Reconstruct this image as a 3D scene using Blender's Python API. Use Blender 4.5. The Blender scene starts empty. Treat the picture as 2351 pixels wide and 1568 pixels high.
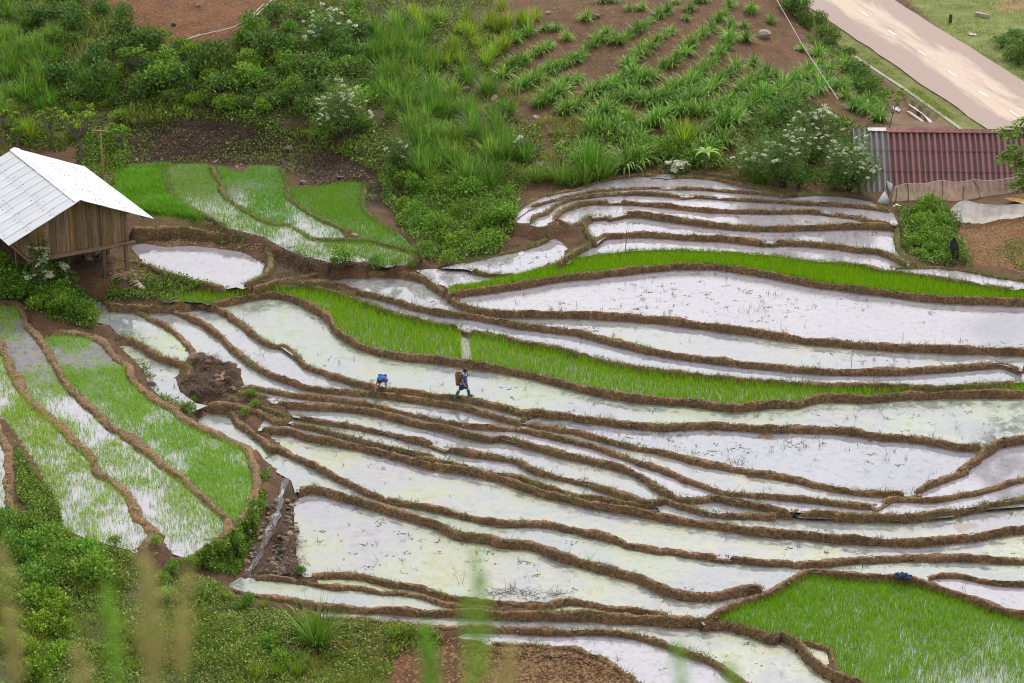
import bpy, bmesh, math, random
import numpy as np
from mathutils import Vector, Matrix
from mathutils.geometry import tessellate_polygon, delaunay_2d_cdt

rnd = random.Random(7)
rng = np.random.default_rng(7)
scene = bpy.context.scene
R = math.radians
COL = scene.collection

# ------------------------------------------------------------------ camera
CZ, PITCH, HFOV = 40.6, R(22.5), R(24.0)
cam_d = bpy.data.cameras.new('camera'); cam = bpy.data.objects.new('camera', cam_d); COL.objects.link(cam)
cam.location = (0, 0, CZ); cam.rotation_euler = (math.pi/2 - PITCH, 0, 0)
cam_d.sensor_width = 36; cam_d.lens = 18/math.tan(HFOV/2)
cam_d.clip_start = 0.2; cam_d.clip_end = 6000
cam_d.dof.use_dof = True; cam_d.dof.focus_distance = 101.0; cam_d.dof.aperture_fstop = 3.4
scene.camera = cam

# ------------------------------------------------------------------ sky and sun (bright overcast)
SUN_EL, SUN_AZ = R(52), R(20)          # azimuth from +Y (away from the camera) towards +X
world = bpy.data.worlds.new('World'); scene.world = world; world.use_nodes = True
wn = world.node_tree.nodes; wl = world.node_tree.links
bg = wn['Background']
sky = wn.new('ShaderNodeTexSky'); sky.sky_type = 'NISHITA'; sky.sun_disc = False
sky.sun_elevation = SUN_EL; sky.sun_rotation = SUN_AZ
sky.air_density = 1.0; sky.dust_density = 4.0; sky.altitude = 1200
hs = wn.new('ShaderNodeHueSaturation'); hs.inputs['Saturation'].default_value = 0.22
wl.new(sky.outputs[0], hs.inputs['Color'])
mixw = wn.new('ShaderNodeMixRGB'); mixw.blend_type = 'MIX'; mixw.inputs[0].default_value = 0.55
mixw.inputs[2].default_value = (7.6, 7.5, 7.9, 1)      # even white cloud deck over the blue
wl.new(hs.outputs[0], mixw.inputs[1])
wtc = wn.new('ShaderNodeTexCoord'); wnz = wn.new('ShaderNodeTexNoise'); wnz.inputs['Scale'].default_value = 3.0
wnz.inputs['Detail'].default_value = 5
wl.new(wtc.outputs['Generated'], wnz.inputs['Vector'])
wmr = wn.new('ShaderNodeMapRange'); wmr.inputs[3].default_value = 0.72; wmr.inputs[4].default_value = 1.28
wl.new(wnz.outputs[0], wmr.inputs[0])
mulw = wn.new('ShaderNodeMixRGB'); mulw.blend_type = 'MULTIPLY'; mulw.inputs[0].default_value = 1
wl.new(mixw.outputs[0], mulw.inputs[1]); wl.new(wmr.outputs[0], mulw.inputs[2])
wl.new(mulw.outputs[0], bg.inputs['Color']); bg.inputs['Strength'].default_value = 0.105
sun_d = bpy.data.lights.new('sun', 'SUN'); sun = bpy.data.objects.new('sun', sun_d); COL.objects.link(sun)
sun_d.energy = 1.5; sun_d.angle = R(11); sun_d.color = (1, 0.96, 0.9)
sdir = Vector((math.sin(SUN_AZ)*math.cos(SUN_EL), math.cos(SUN_AZ)*math.cos(SUN_EL), math.sin(SUN_EL)))
sun.rotation_euler = sdir.to_track_quat('Z', 'Y').to_euler(); sun.location = (0, 60, 80)
scene.view_settings.view_transform = 'Standard'; scene.view_settings.look = 'None'
scene.view_settings.exposure = 1.03; scene.view_settings.gamma = 1.0
scene.render.engine = 'CYCLES'
scene.cycles.max_bounces = 6; scene.cycles.transparent_max_bounces = 8
scene.cycles.use_denoising = True; scene.cycles.filter_width = 1.1

# ------------------------------------------------------------------ pixel <-> place
FPX = 1175.5/math.tan(HFOV/2)
SP, CP = math.sin(PITCH), math.cos(PITCH)
def ray(u, v):
    a = (np.asarray(u, float)-1175.5)/FPX; b = (784-np.asarray(v, float))/FPX
    return np.stack([a, CP+b*SP, -SP+b*CP], -1)
def unproj(u, v, z):
    d = ray(u, v); t = (z-CZ)/d[..., 2]
    return np.stack([d[..., 0]*t, d[..., 1]*t, np.broadcast_to(np.asarray(z, float), t.shape)], -1)
def proj(p):
    p = np.asarray(p, float); q = p[..., 2]-CZ
    dep = p[..., 1]*CP-q*SP; up = p[..., 1]*SP+q*CP
    return 1175.5+p[..., 0]/dep*FPX, 784-up/dep*FPX
S1, S2 = 0.34768, 0.26856
CR = {'1': (0, 0, S1), '2': (1000, 0, S1), '3': (2000, 0, S1), '4': (2996, 0, S1), 'A': (0, 900, S1), 'B': (1000, 900, S1),
      'C': (2000, 600, S1), 'D': (2996, 600, S1), 'E': (0, 1782, S1), 'F': (1000, 1782, S1), 'G': (2000, 1782, S1),
      'H': (2996, 1782, S1), 'I': (2000, 1200, S2), 'J': (2996, 1200, S2), '8': (0, 520, 0.42092/1.74224), '7': (1450, 1420, 0.12207),
      'N': (3500, 600, 0.35080/1.74224), 'P': (0, 0, 1.0)}
def px(s):
    out = []
    for seg in s.split(';'):
        t = seg.split(); ox, oy, k = CR[t[0]]
        for c in t[1:]:
            a, b = c.split(','); q = (ox/1.74224+float(a)*k, oy/1.74224+float(b)*k)
            if not out or math.hypot(q[0]-out[-1][0], q[1]-out[-1][1]) > 5: out.append(q)
    return out
def inpoly(x, y, poly):
    x = np.asarray(x, float); y = np.asarray(y, float); r = np.zeros(x.shape, bool)
    n = len(poly)
    for i in range(n):
        x1, y1 = poly[i][:2]; x2, y2 = poly[(i+1) % n][:2]
        if y1 == y2: continue
        c = ((y1 > y) != (y2 > y)) & (x < (x2-x1)*(y-y1)/(y2-y1)+x1)
        r ^= c
    return r

def _h(ix, iy, s):
    n = (ix*374761393+iy*668265263+s*2147483647) & 0xffffffff
    n = ((n ^ (n >> 13))*1274126177) & 0xffffffff
    return ((n ^ (n >> 16)) & 0xffff)/65535.0
def vn(x, y, s=0):
    x = np.asarray(x, float); y = np.asarray(y, float)
    ix = np.floor(x).astype(np.int64); iy = np.floor(y).astype(np.int64)
    fx = x-ix; fy = y-iy; fx = fx*fx*(3-2*fx); fy = fy*fy*(3-2*fy)
    a = _h(ix, iy, s); b = _h(ix+1, iy, s); c = _h(ix, iy+1, s); d = _h(ix+1, iy+1, s)
    return (a*(1-fx)+b*fx)*(1-fy)+(c*(1-fx)+d*fx)*fy-0.5
def fbm(x, y, s=0, o=4):
    r = 0; k = 1
    for i in range(o):
        r = r+vn(np.asarray(x)*k, np.asarray(y)*k, s+i*17)/k; k *= 2
    return r

# ------------------------------------------------------------------ mesh helpers
def mesh_np(name, V, Q=None, T=None, smooth=False):
    """mesh from vertex array, quads (n,4) and/or triangles (n,3)"""
    me = bpy.data.meshes.new(name)
    V = np.ascontiguousarray(V, np.float32)
    loops = []; starts = []; tot = []; off = 0
    if Q is not None and len(Q):
        Q = np.asarray(Q, np.int32); loops.append(Q.ravel()); starts.append(off+np.arange(len(Q))*4); off += len(Q)*4
    if T is not None and len(T):
        T = np.asarray(T, np.int32); loops.append(T.ravel()); starts.append(off+np.arange(len(T))*3); off += len(T)*3
    me.vertices.add(len(V)); me.vertices.foreach_set('co', V.ravel())
    L = np.concatenate(loops); S = np.concatenate(starts).astype(np.int32)
    me.loops.add(len(L)); me.loops.foreach_set('vertex_index', L)
    me.polygons.add(len(S)); me.polygons.foreach_set('loop_start', S)
    if smooth: me.polygons.foreach_set('use_smooth', np.ones(len(S), bool))
    me.update(calc_edges=True); me.validate()
    return me
def obj(name, me, mat=None, parent=None, loc=None, rot=None, scale=None):
    o = bpy.data.objects.new(name, me); COL.objects.link(o)
    if mat is not None and me is not None and len(me.materials) == 0: me.materials.append(mat)
    if parent is not None: o.parent = parent
    if loc is not None: o.location = loc
    if rot is not None: o.rotation_euler = rot
    if scale is not None: o.scale = scale if hasattr(scale, '__len__') else (scale,)*3
    return o
def tag(o, label, cat, group=None):
    o['label'] = label; o['category'] = cat
    if group: o['group'] = group
    return o
def struct(o): o['kind'] = 'structure'; return o
def stuff(o, label=None, cat=None):
    o['kind'] = 'stuff'
    if label: o['label'] = label
    if cat: o['category'] = cat
    return o
class MB:
    """collects boxes, tubes and lathes into one mesh"""
    def __init__(self): self.v = []; self.f = []
    def add(self, v, f):
        n = len(self.v); self.v += [tuple(p) for p in v]; self.f += [tuple(i+n for i in q) for q in f]; return self
    def box(self, c, s, rot=None, jit=0):
        x, y, z = [k/2 for k in s]
        P = [Vector((a*x, b*y, d*z)) for a in (-1, 1) for b in (-1, 1) for d in (-1, 1)]
        if jit: P = [p+Vector((rnd.uniform(-jit, jit), rnd.uniform(-jit, jit), rnd.uniform(-jit, jit))) for p in P]
        if rot is not None: P = [rot @ p for p in P]
        c = Vector(c)
        return self.add([p+c for p in P], [(0, 1, 3, 2), (4, 6, 7, 5), (0, 4, 5, 1), (2, 3, 7, 6), (0, 2, 6, 4), (1, 5, 7, 3)])
    def tube(self, pts, rad, n=6, cap=True):
        pts = [Vector(p) for p in pts]; rad = rad if hasattr(rad, '__len__') else [rad]*len(pts)
        base = []; ref = Vector((0.31, 0.2, 1)).normalized()
        V = []; F = []
        for i, p in enumerate(pts):
            d = (pts[min(i+1, len(pts)-1)]-pts[max(i-1, 0)])
            d = d.normalized() if d.length > 1e-9 else Vector((0, 0, 1))
            a = d.cross(ref)
            if a.length < 0.1: a = d.cross(Vector((1, 0, 0)))
            a.normalize(); b = d.cross(a)
            for k in range(n):
                t = 2*math.pi*k/n; V.append(p+(a*math.cos(t)+b*math.sin(t))*rad[i])
        for i in range(len(pts)-1):
            for k in range(n):
                F.append((i*n+k, i*n+(k+1) % n, (i+1)*n+(k+1) % n, (i+1)*n+k))
        if cap: F.append(tuple(range(n))); F.append(tuple((len(pts)-1)*n+k for k in range(n))[::-1])
        return self.add(V, F)
    def build(self, name, mat, parent=None, smooth=False, **k):
        me = bpy.data.meshes.new(name); me.from_pydata(self.v, [], self.f); me.update()
        if smooth: me.polygons.foreach_set('use_smooth', np.ones(len(me.polygons), bool))
        return obj(name, me, mat, parent, **k)

# ------------------------------------------------------------------ materials
def newmat(name):
    m = bpy.data.materials.new(name); m.use_nodes = True
    nt = m.node_tree; return m, nt.nodes, nt.links, nt.nodes['Principled BSDF']
def ramp(N, stops):
    r = N.new('ShaderNodeValToRGB'); e = r.color_ramp.elements
    while len(e) < len(stops): e.new(0.5)
    for k, (p, c) in enumerate(stops):
        e[k].position = p; e[k].color = (*c, 1) if len(c) == 3 else c
    return r
def noise(N, L, vec, scale, detail=4, rough=0.55, dist=0):
    n = N.new('ShaderNodeTexNoise'); n.inputs['Scale'].default_value = scale; n.inputs['Detail'].default_value = detail
    n.inputs['Roughness'].default_value = rough; n.inputs['Distortion'].default_value = dist
    if vec is not None: L.new(vec, n.inputs['Vector'])
    return n
def mixc(N, L, fac, a, b, mode='MIX'):
    m = N.new('ShaderNodeMixRGB'); m.blend_type = mode
    for i, s in ((0, fac), (1, a), (2, b)):
        if hasattr(s, 'default_value') or hasattr(s, 'is_linked'): L.new(s, m.inputs[i])
        elif isinstance(s, (int, float)): m.inputs[i].default_value = s if i == 0 else (s, s, s, 1)
        else: m.inputs[i].default_value = (*s, 1)
    return m.outputs[0]
def bump(N, L, h, bsdf, strength=0.5, dist=0.05):
    b = N.new('ShaderNodeBump'); b.inputs['Strength'].default_value = strength; b.inputs['Distance'].default_value = dist
    L.new(h, b.inputs['Height']); L.new(b.outputs[0], bsdf.inputs['Normal'])
def leafmat(name, cols, trans=0.3, rough=0.55, objvar=0.25, gain=1.0, spec=0.3):
    """per-leaf colour variation; leaves pass some light"""
    m, N, L, B = newmat(name)
    g = N.new('ShaderNodeNewGeometry'); oi = N.new('ShaderNodeObjectInfo')
    r = ramp(N, [(i/(len(cols)-1), tuple(min(0.9, k*gain) for k in c)) for i, c in enumerate(cols)])
    L.new(g.outputs['Random Per Island'], r.inputs[0])
    hv = N.new('ShaderNodeHueSaturation'); L.new(r.outputs[0], hv.inputs['Color'])
    mr = N.new('ShaderNodeMapRange'); mr.inputs[3].default_value = 1-objvar; mr.inputs[4].default_value = 1+objvar
    L.new(oi.outputs['Random'], mr.inputs[0]); L.new(mr.outputs[0], hv.inputs['Value'])
    mr2 = N.new('ShaderNodeMapRange'); mr2.inputs[3].default_value = 0.485; mr2.inputs[4].default_value = 0.515
    wn_ = N.new('ShaderNodeTexWhiteNoise'); wn_.noise_dimensions = '1D'; L.new(oi.outputs['Random'], wn_.inputs['W'])
    L.new(wn_.outputs['Value'], mr2.inputs[0]); L.new(mr2.outputs[0], hv.inputs['Hue'])
    L.new(hv.outputs[0], B.inputs['Base Color']); B.inputs['Roughness'].default_value = rough
    B.inputs['Specular IOR Level'].default_value = spec
    if trans:
        t = N.new('ShaderNodeBsdfTranslucent'); L.new(hv.outputs[0], t.inputs['Color'])
        mx = N.new('ShaderNodeMixShader'); mx.inputs[0].default_value = trans
        L.new(B.outputs[0], mx.inputs[1]); L.new(t.outputs[0], mx.inputs[2])
        L.new(mx.outputs[0], N['Material Output'].inputs[0])
    return m
def plainmat(name, c1, c2, scale=6, rough=0.8, bmp=0.3, bd=0.02, spec=0.3, stretch=None, lo=0.78):
    m, N, L, B = newmat(name)
    tc = N.new('ShaderNodeTexCoord'); vec = tc.outputs['Object']
    if stretch:
        mp = N.new('ShaderNodeMapping'); mp.inputs['Scale'].default_value = stretch; L.new(vec, mp.inputs[0]); vec = mp.outputs[0]
    n = noise(N, L, vec, scale, 6, 0.6)
    r = ramp(N, [(0.3, c1), (0.7, c2)]); L.new(n.outputs[0], r.inputs[0])
    oi = N.new('ShaderNodeObjectInfo'); mr = N.new('ShaderNodeMapRange'); mr.inputs[3].default_value = lo; mr.inputs[4].default_value = 2-lo-0.02
    L.new(oi.outputs['Random'], mr.inputs[0])
    c = mixc(N, L, 1.0, r.outputs[0], mr.outputs[0], 'MULTIPLY')
    L.new(c, B.inputs['Base Color']); B.inputs['Roughness'].default_value = rough; B.inputs['Specular IOR Level'].default_value = spec
    if bmp: bump(N, L, n.outputs[0], B, bmp, bd)
    return m
M = {}
def soil_mat():
    m, N, L, B = newmat('bund_soil')
    g = N.new('ShaderNodeNewGeometry'); P = g.outputs['Position']
    n1 = noise(N, L, P, 1.3, 6, 0.65); n2 = noise(N, L, P, 9, 6, 0.7); n3 = noise(N, L, P, 0.25, 3)
    r1 = ramp(N, [(0.3, (0.062, 0.038, 0.019)), (0.48, (0.155, 0.097, 0.052)), (0.70, (0.33, 0.22, 0.128))])
    L.new(n2.outputs[0], r1.inputs[0])
    r2 = ramp(N, [(0.35, (0.72, 0.74, 0.78)), (0.65, (1.25, 1.12, 1.0))]); L.new(n1.outputs[0], r2.inputs[0])
    c = mixc(N, L, 1, r1.outputs[0], r2.outputs[0], 'MULTIPLY')
    at = N.new('ShaderNodeAttribute'); at.attribute_name = 'moss'
    nm = noise(N, L, P, 3.5, 5, 0.7); ad = N.new('ShaderNodeMath'); ad.operation = 'ADD'
    L.new(nm.outputs[0], ad.inputs[0]); L.new(at.outputs['Fac'], ad.inputs[1])
    rm = ramp(N, [(0.86, (0, 0, 0)), (1.12, (1, 1, 1))]); L.new(ad.outputs[0], rm.inputs[0])
    c = mixc(N, L, rm.outputs[0], c, (0.10, 0.105, 0.028))
    L.new(c, B.inputs['Base Color']); B.inputs['Roughness'].default_value = 0.85; B.inputs['Specular IOR Level'].default_value = 0.25
    bump(N, L, n2.outputs[0], B, 0.9, 0.06)
    return m
M['soil'] = soil_mat()
def terrain_mat():
    m, N, L, B = newmat('hill_ground')
    g = N.new('ShaderNodeNewGeometry'); P = g.outputs['Position']
    at = N.new('ShaderNodeAttribute'); at.attribute_name = 'soilcol'
    n1 = noise(N, L, P, 1.1, 6, 0.65); n2 = noise(N, L, P, 8, 6, 0.7)
    r1 = ramp(N, [(0.3, (0.55, 0.55, 0.58)), (0.55, (1.0, 1.0, 1.0)), (0.75, (1.5, 1.42, 1.35))]); L.new(n2.outputs[0], r1.inputs[0])
    r2 = ramp(N, [(0.35, (0.75, 0.78, 0.8)), (0.65, (1.22, 1.15, 1.1))]); L.new(n1.outputs[0], r2.inputs[0])
    c = mixc(N, L, 1, at.outputs['Color'], r1.outputs[0], 'MULTIPLY'); c = mixc(N, L, 1, c, r2.outputs[0], 'MULTIPLY')
    L.new(c, B.inputs['Base Color']); B.inputs['Roughness'].default_value = 0.9; B.inputs['Specular IOR Level'].default_value = 0.2
    bump(N, L, n2.outputs[0], B, 0.9, 0.08)
    return m
M['terrain'] = terrain_mat()
def water_mat(name, algae=0.0, mud=0.0, tint=(0.36, 0.345, 0.355), acol=(0.50, 0.53, 0.24), red=0.15, seed=0):
    """shallow silty paddy water; pale floating algae mats and reddish weed scum lie on it in patches"""
    m, N, L, B = newmat(name)
    g = N.new('ShaderNodeNewGeometry'); mp = N.new('ShaderNodeMapping'); mp.inputs['Location'].default_value = (seed*7.3, seed*3.1, 0)
    L.new(g.outputs['Position'], mp.inputs[0]); P = mp.outputs[0]
    big = noise(N, L, P, 0.28, 3, 0.5); med = noise(N, L, P, 1.7, 7, 0.72, 0.4); fin = noise(N, L, P, 7.0, 5, 0.75)
    c = mixc(N, L, 1, tint, ramp_of(N, L, big, [(0.3, (0.9, 0.92, 0.95)), (0.7, (1.06, 1.04, 1.03))]), 'MULTIPLY')
    mot = noise(N, L, P, 3.4, 8, 0.78, 0.3)
    c = mixc(N, L, 1, c, ramp_of(N, L, mot, [(0.36, (0.60, 0.56, 0.55)), (0.47, (0.95, 0.95, 0.95)), (0.6, (1.05, 1.05, 1.05))]), 'MULTIPLY')
    def mask(a, b, amount, soft=0.10):
        s = N.new('ShaderNodeMath'); s.operation = 'MULTIPLY_ADD'; s.inputs[1].default_value = 0.55
        L.new(a.outputs[0], s.inputs[0]); L.new(b.outputs[0], s.inputs[2])
        th = 1.06-0.36*amount
        r = ramp(N, [(max(0, min(0.98, th-soft)), (0, 0, 0)), (max(0.01, min(0.99, th+soft)), (1, 1, 1))])
        L.new(s.outputs[0], r.inputs[0]); return r.outputs[0]
    # green tinge of submerged growth
    if algae > 0:
        g1 = ramp_of(N, L, big, [(0.38, (0, 0, 0)), (0.62, (min(1, algae),)*3)])
        c = mixc(N, L, g1, c, (0.20, 0.26, 0.18))
        ka = mask(big, med, algae)
        kc = mixc(N, L, fin.outputs[0], tuple(0.72*k for k in acol), tuple(1.25*k for k in acol))
        c2 = mixc(N, L, ka, c, kc)
    else: c2 = c; ka = None
    if red > 0:
        n4 = noise(N, L, P, 2.6, 6, 0.75, 0.6)
        rr = ramp(N, [(0.66-0.1*red, (0, 0, 0)), (0.74-0.08*red, (0.8, 0.8, 0.8))]); L.new(n4.outputs[0], rr.inputs[0])
        rk = mixc(N, L, 1, rr.outputs[0], ramp_of(N, L, fin, [(0.42, (0, 0, 0)), (0.58, (1, 1, 1))]), 'MULTIPLY')
        c2 = mixc(N, L, rk, c2, (0.30, 0.20, 0.15))
    if mud > 0:
        n5 = noise(N, L, P, 0.5, 4, 0.6); rr = ramp(N, [(0.70-0.25*mud, (0, 0, 0)), (0.74-0.22*mud, (1, 1, 1))]); L.new(n5.outputs[0], rr.inputs[0])
        c2 = mixc(N, L, rr.outputs[0], c2, (0.17, 0.11, 0.07))
    L.new(c2, B.inputs['Base Color'])
    B.inputs['IOR'].default_value = 2.5
    if ka is not None:
        rg = mixc(N, L, ka, 0.07, 0.5); L.new(rg, B.inputs['Roughness'])
        sg = mixc(N, L, ka, 0.5, 0.06); L.new(sg, B.inputs['Specular IOR Level'])
    else: B.inputs['Roughness'].default_value = 0.07
    nb = noise(N, L, P, 2.2, 3, 0.5); bump(N, L, nb.outputs[0], B, 0.05, 0.02)
    return m
def ramp_of(N, L, n, stops):
    r = ramp(N, stops); L.new(n.outputs[0], r.inputs[0]); return r.outputs[0]
# ------------------------------------------------------------------ bund lines (crest), traced; z = crest height
BUND = {}; ZS = 0.74
def wide(p): return [(u+(320 if u > 2362 else 0), v) for u, v in p]      # paddies go on beyond the edge of the picture
def bund(key, path, z, w=1.0, moss=0.15, ends=(1, 1)):
    z = tuple(q*ZS for q in z) if isinstance(z, tuple) else z*ZS
    BUND[key] = dict(px=wide(px(path)), z=z, w=w*(0.82 if key[0] == 'L' else 0.62), moss=moss, ends=ends)
# top block
bund('b0', 'C 950,146 1100,138 1350,142 1500,172 1650,215 1780,245; D 220,262 300,278', 2.66, 0.6, 0.4)
bund('b1a', 'C 95,462 100,420 150,370 280,305 400,275 540,245 640,205 800,175 950,158 1060,165', (2.5, 2.62), 0.75, 0.3)
bund('b1b', 'C 1150,168 1300,172 1450,192 1550,215 1650,240 1816,262; D 250,292', 2.6, 0.65, 0.25)
bund('b2a', 'C 190,372 330,332 480,290 650,258 850,245 1000,240 1095,243', 2.56, 0.62, 0.3)
bund('b2b', 'C 1135,243 1300,248 1500,263 1816,288; D 262,300', 2.56, 0.62, 0.2)
bund('b3a', 'C 190,470 240,428 310,400 380,345 480,312 700,284 900,277 1100,286 1215,298', 2.5, 0.62, 0.3)
bund('b3b', 'C 1250,295 1400,305 1600,318 1816,330; D 300,338 600,352 800,372 940,392', 2.5, 0.62, 0.25)
bund('b4a', 'C 355,450 385,405 430,378 500,352 600,335 742,333', 2.41, 0.7, 0.25)
bund('b4b', 'C 778,332 900,340 1100,355 1300,380 1600,393 1816,393; D 400,392 494,398', 2.41, 0.7, 0.25)
bund('b4c', 'D 538,408 700,430 800,455 880,462 965,486', 2.41, 0.7, 0.3)
bund('b5a', 'C 640,590 595,560 562,500 552,455 580,435 632,430', 2.27, 0.8, 0.35)
bund('b5m', 'C 657,428 735,430', 2.24, 0.72, 0.2)
bund('b5b', 'C 815,412 900,408 1050,428 1250,455 1500,488 1816,500; D 500,492 800,487 982,497', 2.27, 0.85, 0.22)
bund('b6a', 'C 375,745 440,700 540,640 640,580 700,555 850,543 1000,543 1200,558 1500,572 1762,600', 2.05, 0.8, 0.25)
bund('b6b', 'D 160,593 400,602 600,622 690,638 860,655 950,690 1055,748', 2.05, 0.8, 0.3)
bund('bR', 'D 300,290 450,282 600,290 700,308 800,330 900,370 962,430 985,500 985,600 990,650 1045,715 1100,752', (2.56, 1.9), 1.12, 0.55)
bund('bX2', 'B 1270,285 1390,255 1550,215 1816,148; C 200,630 330,572', (1.45, 1.75), 0.81, 0.45)
bund('bX1', 'B 1450,288 1560,310 1700,325 1790,330', 1.62, 0.6, 0.4)
bund('bWall', 'C 355,455 420,470 480,488 525,470 548,455', 2.3, 0.99, 0.3)
bund('b7', 'B 1310,408 1500,385 1651,355; C 130,820 300,770 480,715 650,690 850,665 1100,655 1400,665 1816,695; D 400,725 700,750 900,790 1100,810 1400,860 1600,890 1760,912', (1.56, 1.84), 0.9, 0.45)
bund('b8', 'B 1320,440 1500,415; C 0,890 200,860 400,825 650,800 900,770 1200,745 1400,745 1600,770 1816,810; D 500,870 800,910 1200,955 1500,975 1900,982', 1.6, 0.9, 0.05)
bund('bX3', 'D 940,775 1100,765 1250,770 1500,800 1700,840 1900,868', 1.86, 0.81, 0.45)
bund('b9', 'B 0,412 200,358 340,330 600,318 860,306 1000,310 1130,330 1220,385 1300,440 1380,500 1480,535 1651,557; C 200,1060 500,1065 800,1080 1100,1100 1300,1130 1600,1170 1816,1200; D 400,1235 650,1255 1000,1280 1400,1295 1700,1305 1900,1320', (0.95, 1.2, 1.32, 1.32, 1.32, 1.32, 1.32, 1.32), 0.9, 0.15)
bund('b10', 'B 330,372 480,368 600,388 740,425 900,465 1060,515 1300,565 1500,590 1816,650; C 400,1172 550,1195 700,1235 900,1285 1200,1340 1500,1380 1816,1410; D 300,1425 650,1445 900,1440 1200,1430 1400,1415 1550,1400 1680,1400 1800,1445', 1.02, 0.9, 0.15)
bund('b11a', 'A 1080,500 1250,450 1450,425; B 0,410 200,396 400,402 560,437 740,497 900,552 1100,612 1280,648 1392,668', (0.5, 0.62, 0.78, 0.78, 0.78, 0.78), 0.95, 0.5)
bund('b11b', 'B 1440,685 1600,708 1816,772; C 300,1283 600,1358 900,1423 1200,1463 1500,1493 1816,1518; D 500,1538 900,1548 1250,1558 1600,1535 1785,1518', 0.78, 0.9, 0.35)
bund('b12', 'A 1370,512 1600,468; B 0,452 150,438 280,462 400,518 530,598 570,675 640,728 760,787 900,826 1050,846 1250,868 1500,903 1816,962; I 400,648 800,748 1200,815 1600,845 1900,885 2050,895 2351,862; J 400,862 600,808 1000,815 1400,785 2000,772 2450,785', 0.56, 0.85, 0.05)
bund('b13', 'A 700,512 900,522 1100,525 1370,522 1450,550 1600,638 1816,785; B 200,785 400,925 600,998 830,1055 1060,1085 1300,1120 1500,1146 1650,1186 1816,1226; I 300,930 450,960 520,955 700,985 1000,1025 1400,1055 1700,1045 1900,1045 2351,1075; J 400,1070 900,1095 1100,1130 1500,1165 1800,1220 2030,1235', 0.26, 0.99, 0.12)
bund('b13r', 'J 2450,1135 2351,1150 2150,1185 2050,1240 1950,1330 1800,1440; H 1430,148 1200,246 1090,305', (0.28, 0.28, 0.24, 0.12, 0.02, 0.0), 0.9, 0.12)
bund('b14', 'A 870,535 1050,538 1150,550 1300,618 1450,718 1550,808 1700,926 1816,985; B 200,996 400,1060 600,1086 830,1106 1000,1126 1200,1155 1400,1188 1600,1246 1750,1286 1816,1292', 0.06, 0.95, 0.25)
bund('b15', 'I 190,1030 450,1075 700,1115 900,1175 1200,1245 1400,1285 1550,1325 1900,1405 2351,1475; H 0,165 300,206 600,276 900,298 1050,312', 0.04, 0.95, 0.15)
bund('b16', 'A 1600,1050 1700,1065 1816,1090; B 170,1092 400,1122 700,1156 900,1196 1200,1266 1500,1316 1816,1342; I 400,1136 800,1236 1100,1340 1400,1436; G 1190,196 1390,266 1500,296 1816,326; H 300,338 600,368 838,392', -0.10, 0.99, 0.15)
bund('b16r', 'H 872,372 920,352 1000,345 1200,348 1450,306 1600,270 1816,212 1950,180', -0.12, 0.99, 0.1)
bund('b17', 'B 150,1158 300,1172 600,1186 800,1216 1000,1262 1300,1328 1600,1398; I 0,1160 300,1230 600,1305 900,1376 1100,1436; G 1000,226 1100,298 1180,335 1300,335 1400,322 1550,346 1816,396; H 170,398 300,428', -0.19, 0.99, 0.15)
bund('b17r', 'H 300,428 700,448 1000,455 1300,425 1500,390 1816,342 1950,320', -0.28, 0.95, 0.3)
bund('b18a', 'B 290,1252 500,1286 700,1316 900,1360 1050,1396 1225,1440', -0.42, 0.81, 0.25)
bund('b18b', 'B 1285,1462 1500,1496 1700,1526; F 1816,106; G 200,136 400,196 600,246 800,306 930,352 1020,362 1100,346 1200,380 1350,425 1500,445 1650,450 1816,455; H 150,446 300,440', -0.42, 0.85, 0.2)
bund('b19', 'B 258,1292 400,1326 600,1376 750,1416 1000,1476 1200,1526; F 1100,75 1300,98 1500,146 1651,176; G 80,190 300,256 500,316 650,336 850,370 1020,385', -0.56, 0.85, 0.25)
bund('b20', 'B 55,1332 260,1348 400,1386 600,1426 800,1466 1000,1516; F 1200,112 1450,150; G 0,198 250,286 500,345 700,380 900,420 1100,456 1300,486 1500,512 1816,556; H 300,562 600,597 900,612 1200,606 1500,576 1816,526 1950,500', (-0.62, -0.56), 0.72, 0.1)
bund('b21', 'A 1330,1188 1490,1198 1560,1275 1700,1386 1816,1475; F 130,-5 300,58 500,156 700,256 900,336 1200,396 1500,466 1700,496 1816,496; G 300,498 500,540 700,586 850,636 1100,676 1462,726', -0.86, 0.95, 0.05)
bund('b21r', 'G 1492,728 1816,756; H 400,762 700,742 1100,722 1500,726 1816,742 1950,750', -0.86, 0.9, 0.05)
bund('b22', 'F 300,292 400,262 600,306 800,366 1000,426 1200,490 1400,566 1600,601; G 0,616 200,636 400,706 600,766 800,816 950,866 1100,936 1250,966 1400,966 1550,941 1700,931; H 110,948', -1.04, 0.95, 0.1)
bund('b23', 'G 1350,1132 1450,1078 1600,1008; H 0,996 150,946 300,866 390,818 600,832 900,852 1080,868 1300,936 1500,1006 1700,1076 1900,1140', -1.06, 0.9, 0.02)
bund('b24', 'H 1158,872 1250,848 1400,852 1550,886 1816,902 1950,910', -1.02, 0.85, 0.02)
bund('b25', 'F 365,850 500,838 650,838 800,866 940,896 1100,926 1250,966 1400,1006 1651,1030; G 300,1040 480,1015 620,1036 750,1070 900,1076 1050,1092 1135,1122', -1.34, 0.9, 0.1)
bund('b26', 'F 0,858 300,882 550,926 700,926 850,956 1000,962 1150,988 1300,1036 1500,1060 1651,1068', -1.52, 0.85, 0.1)
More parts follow.
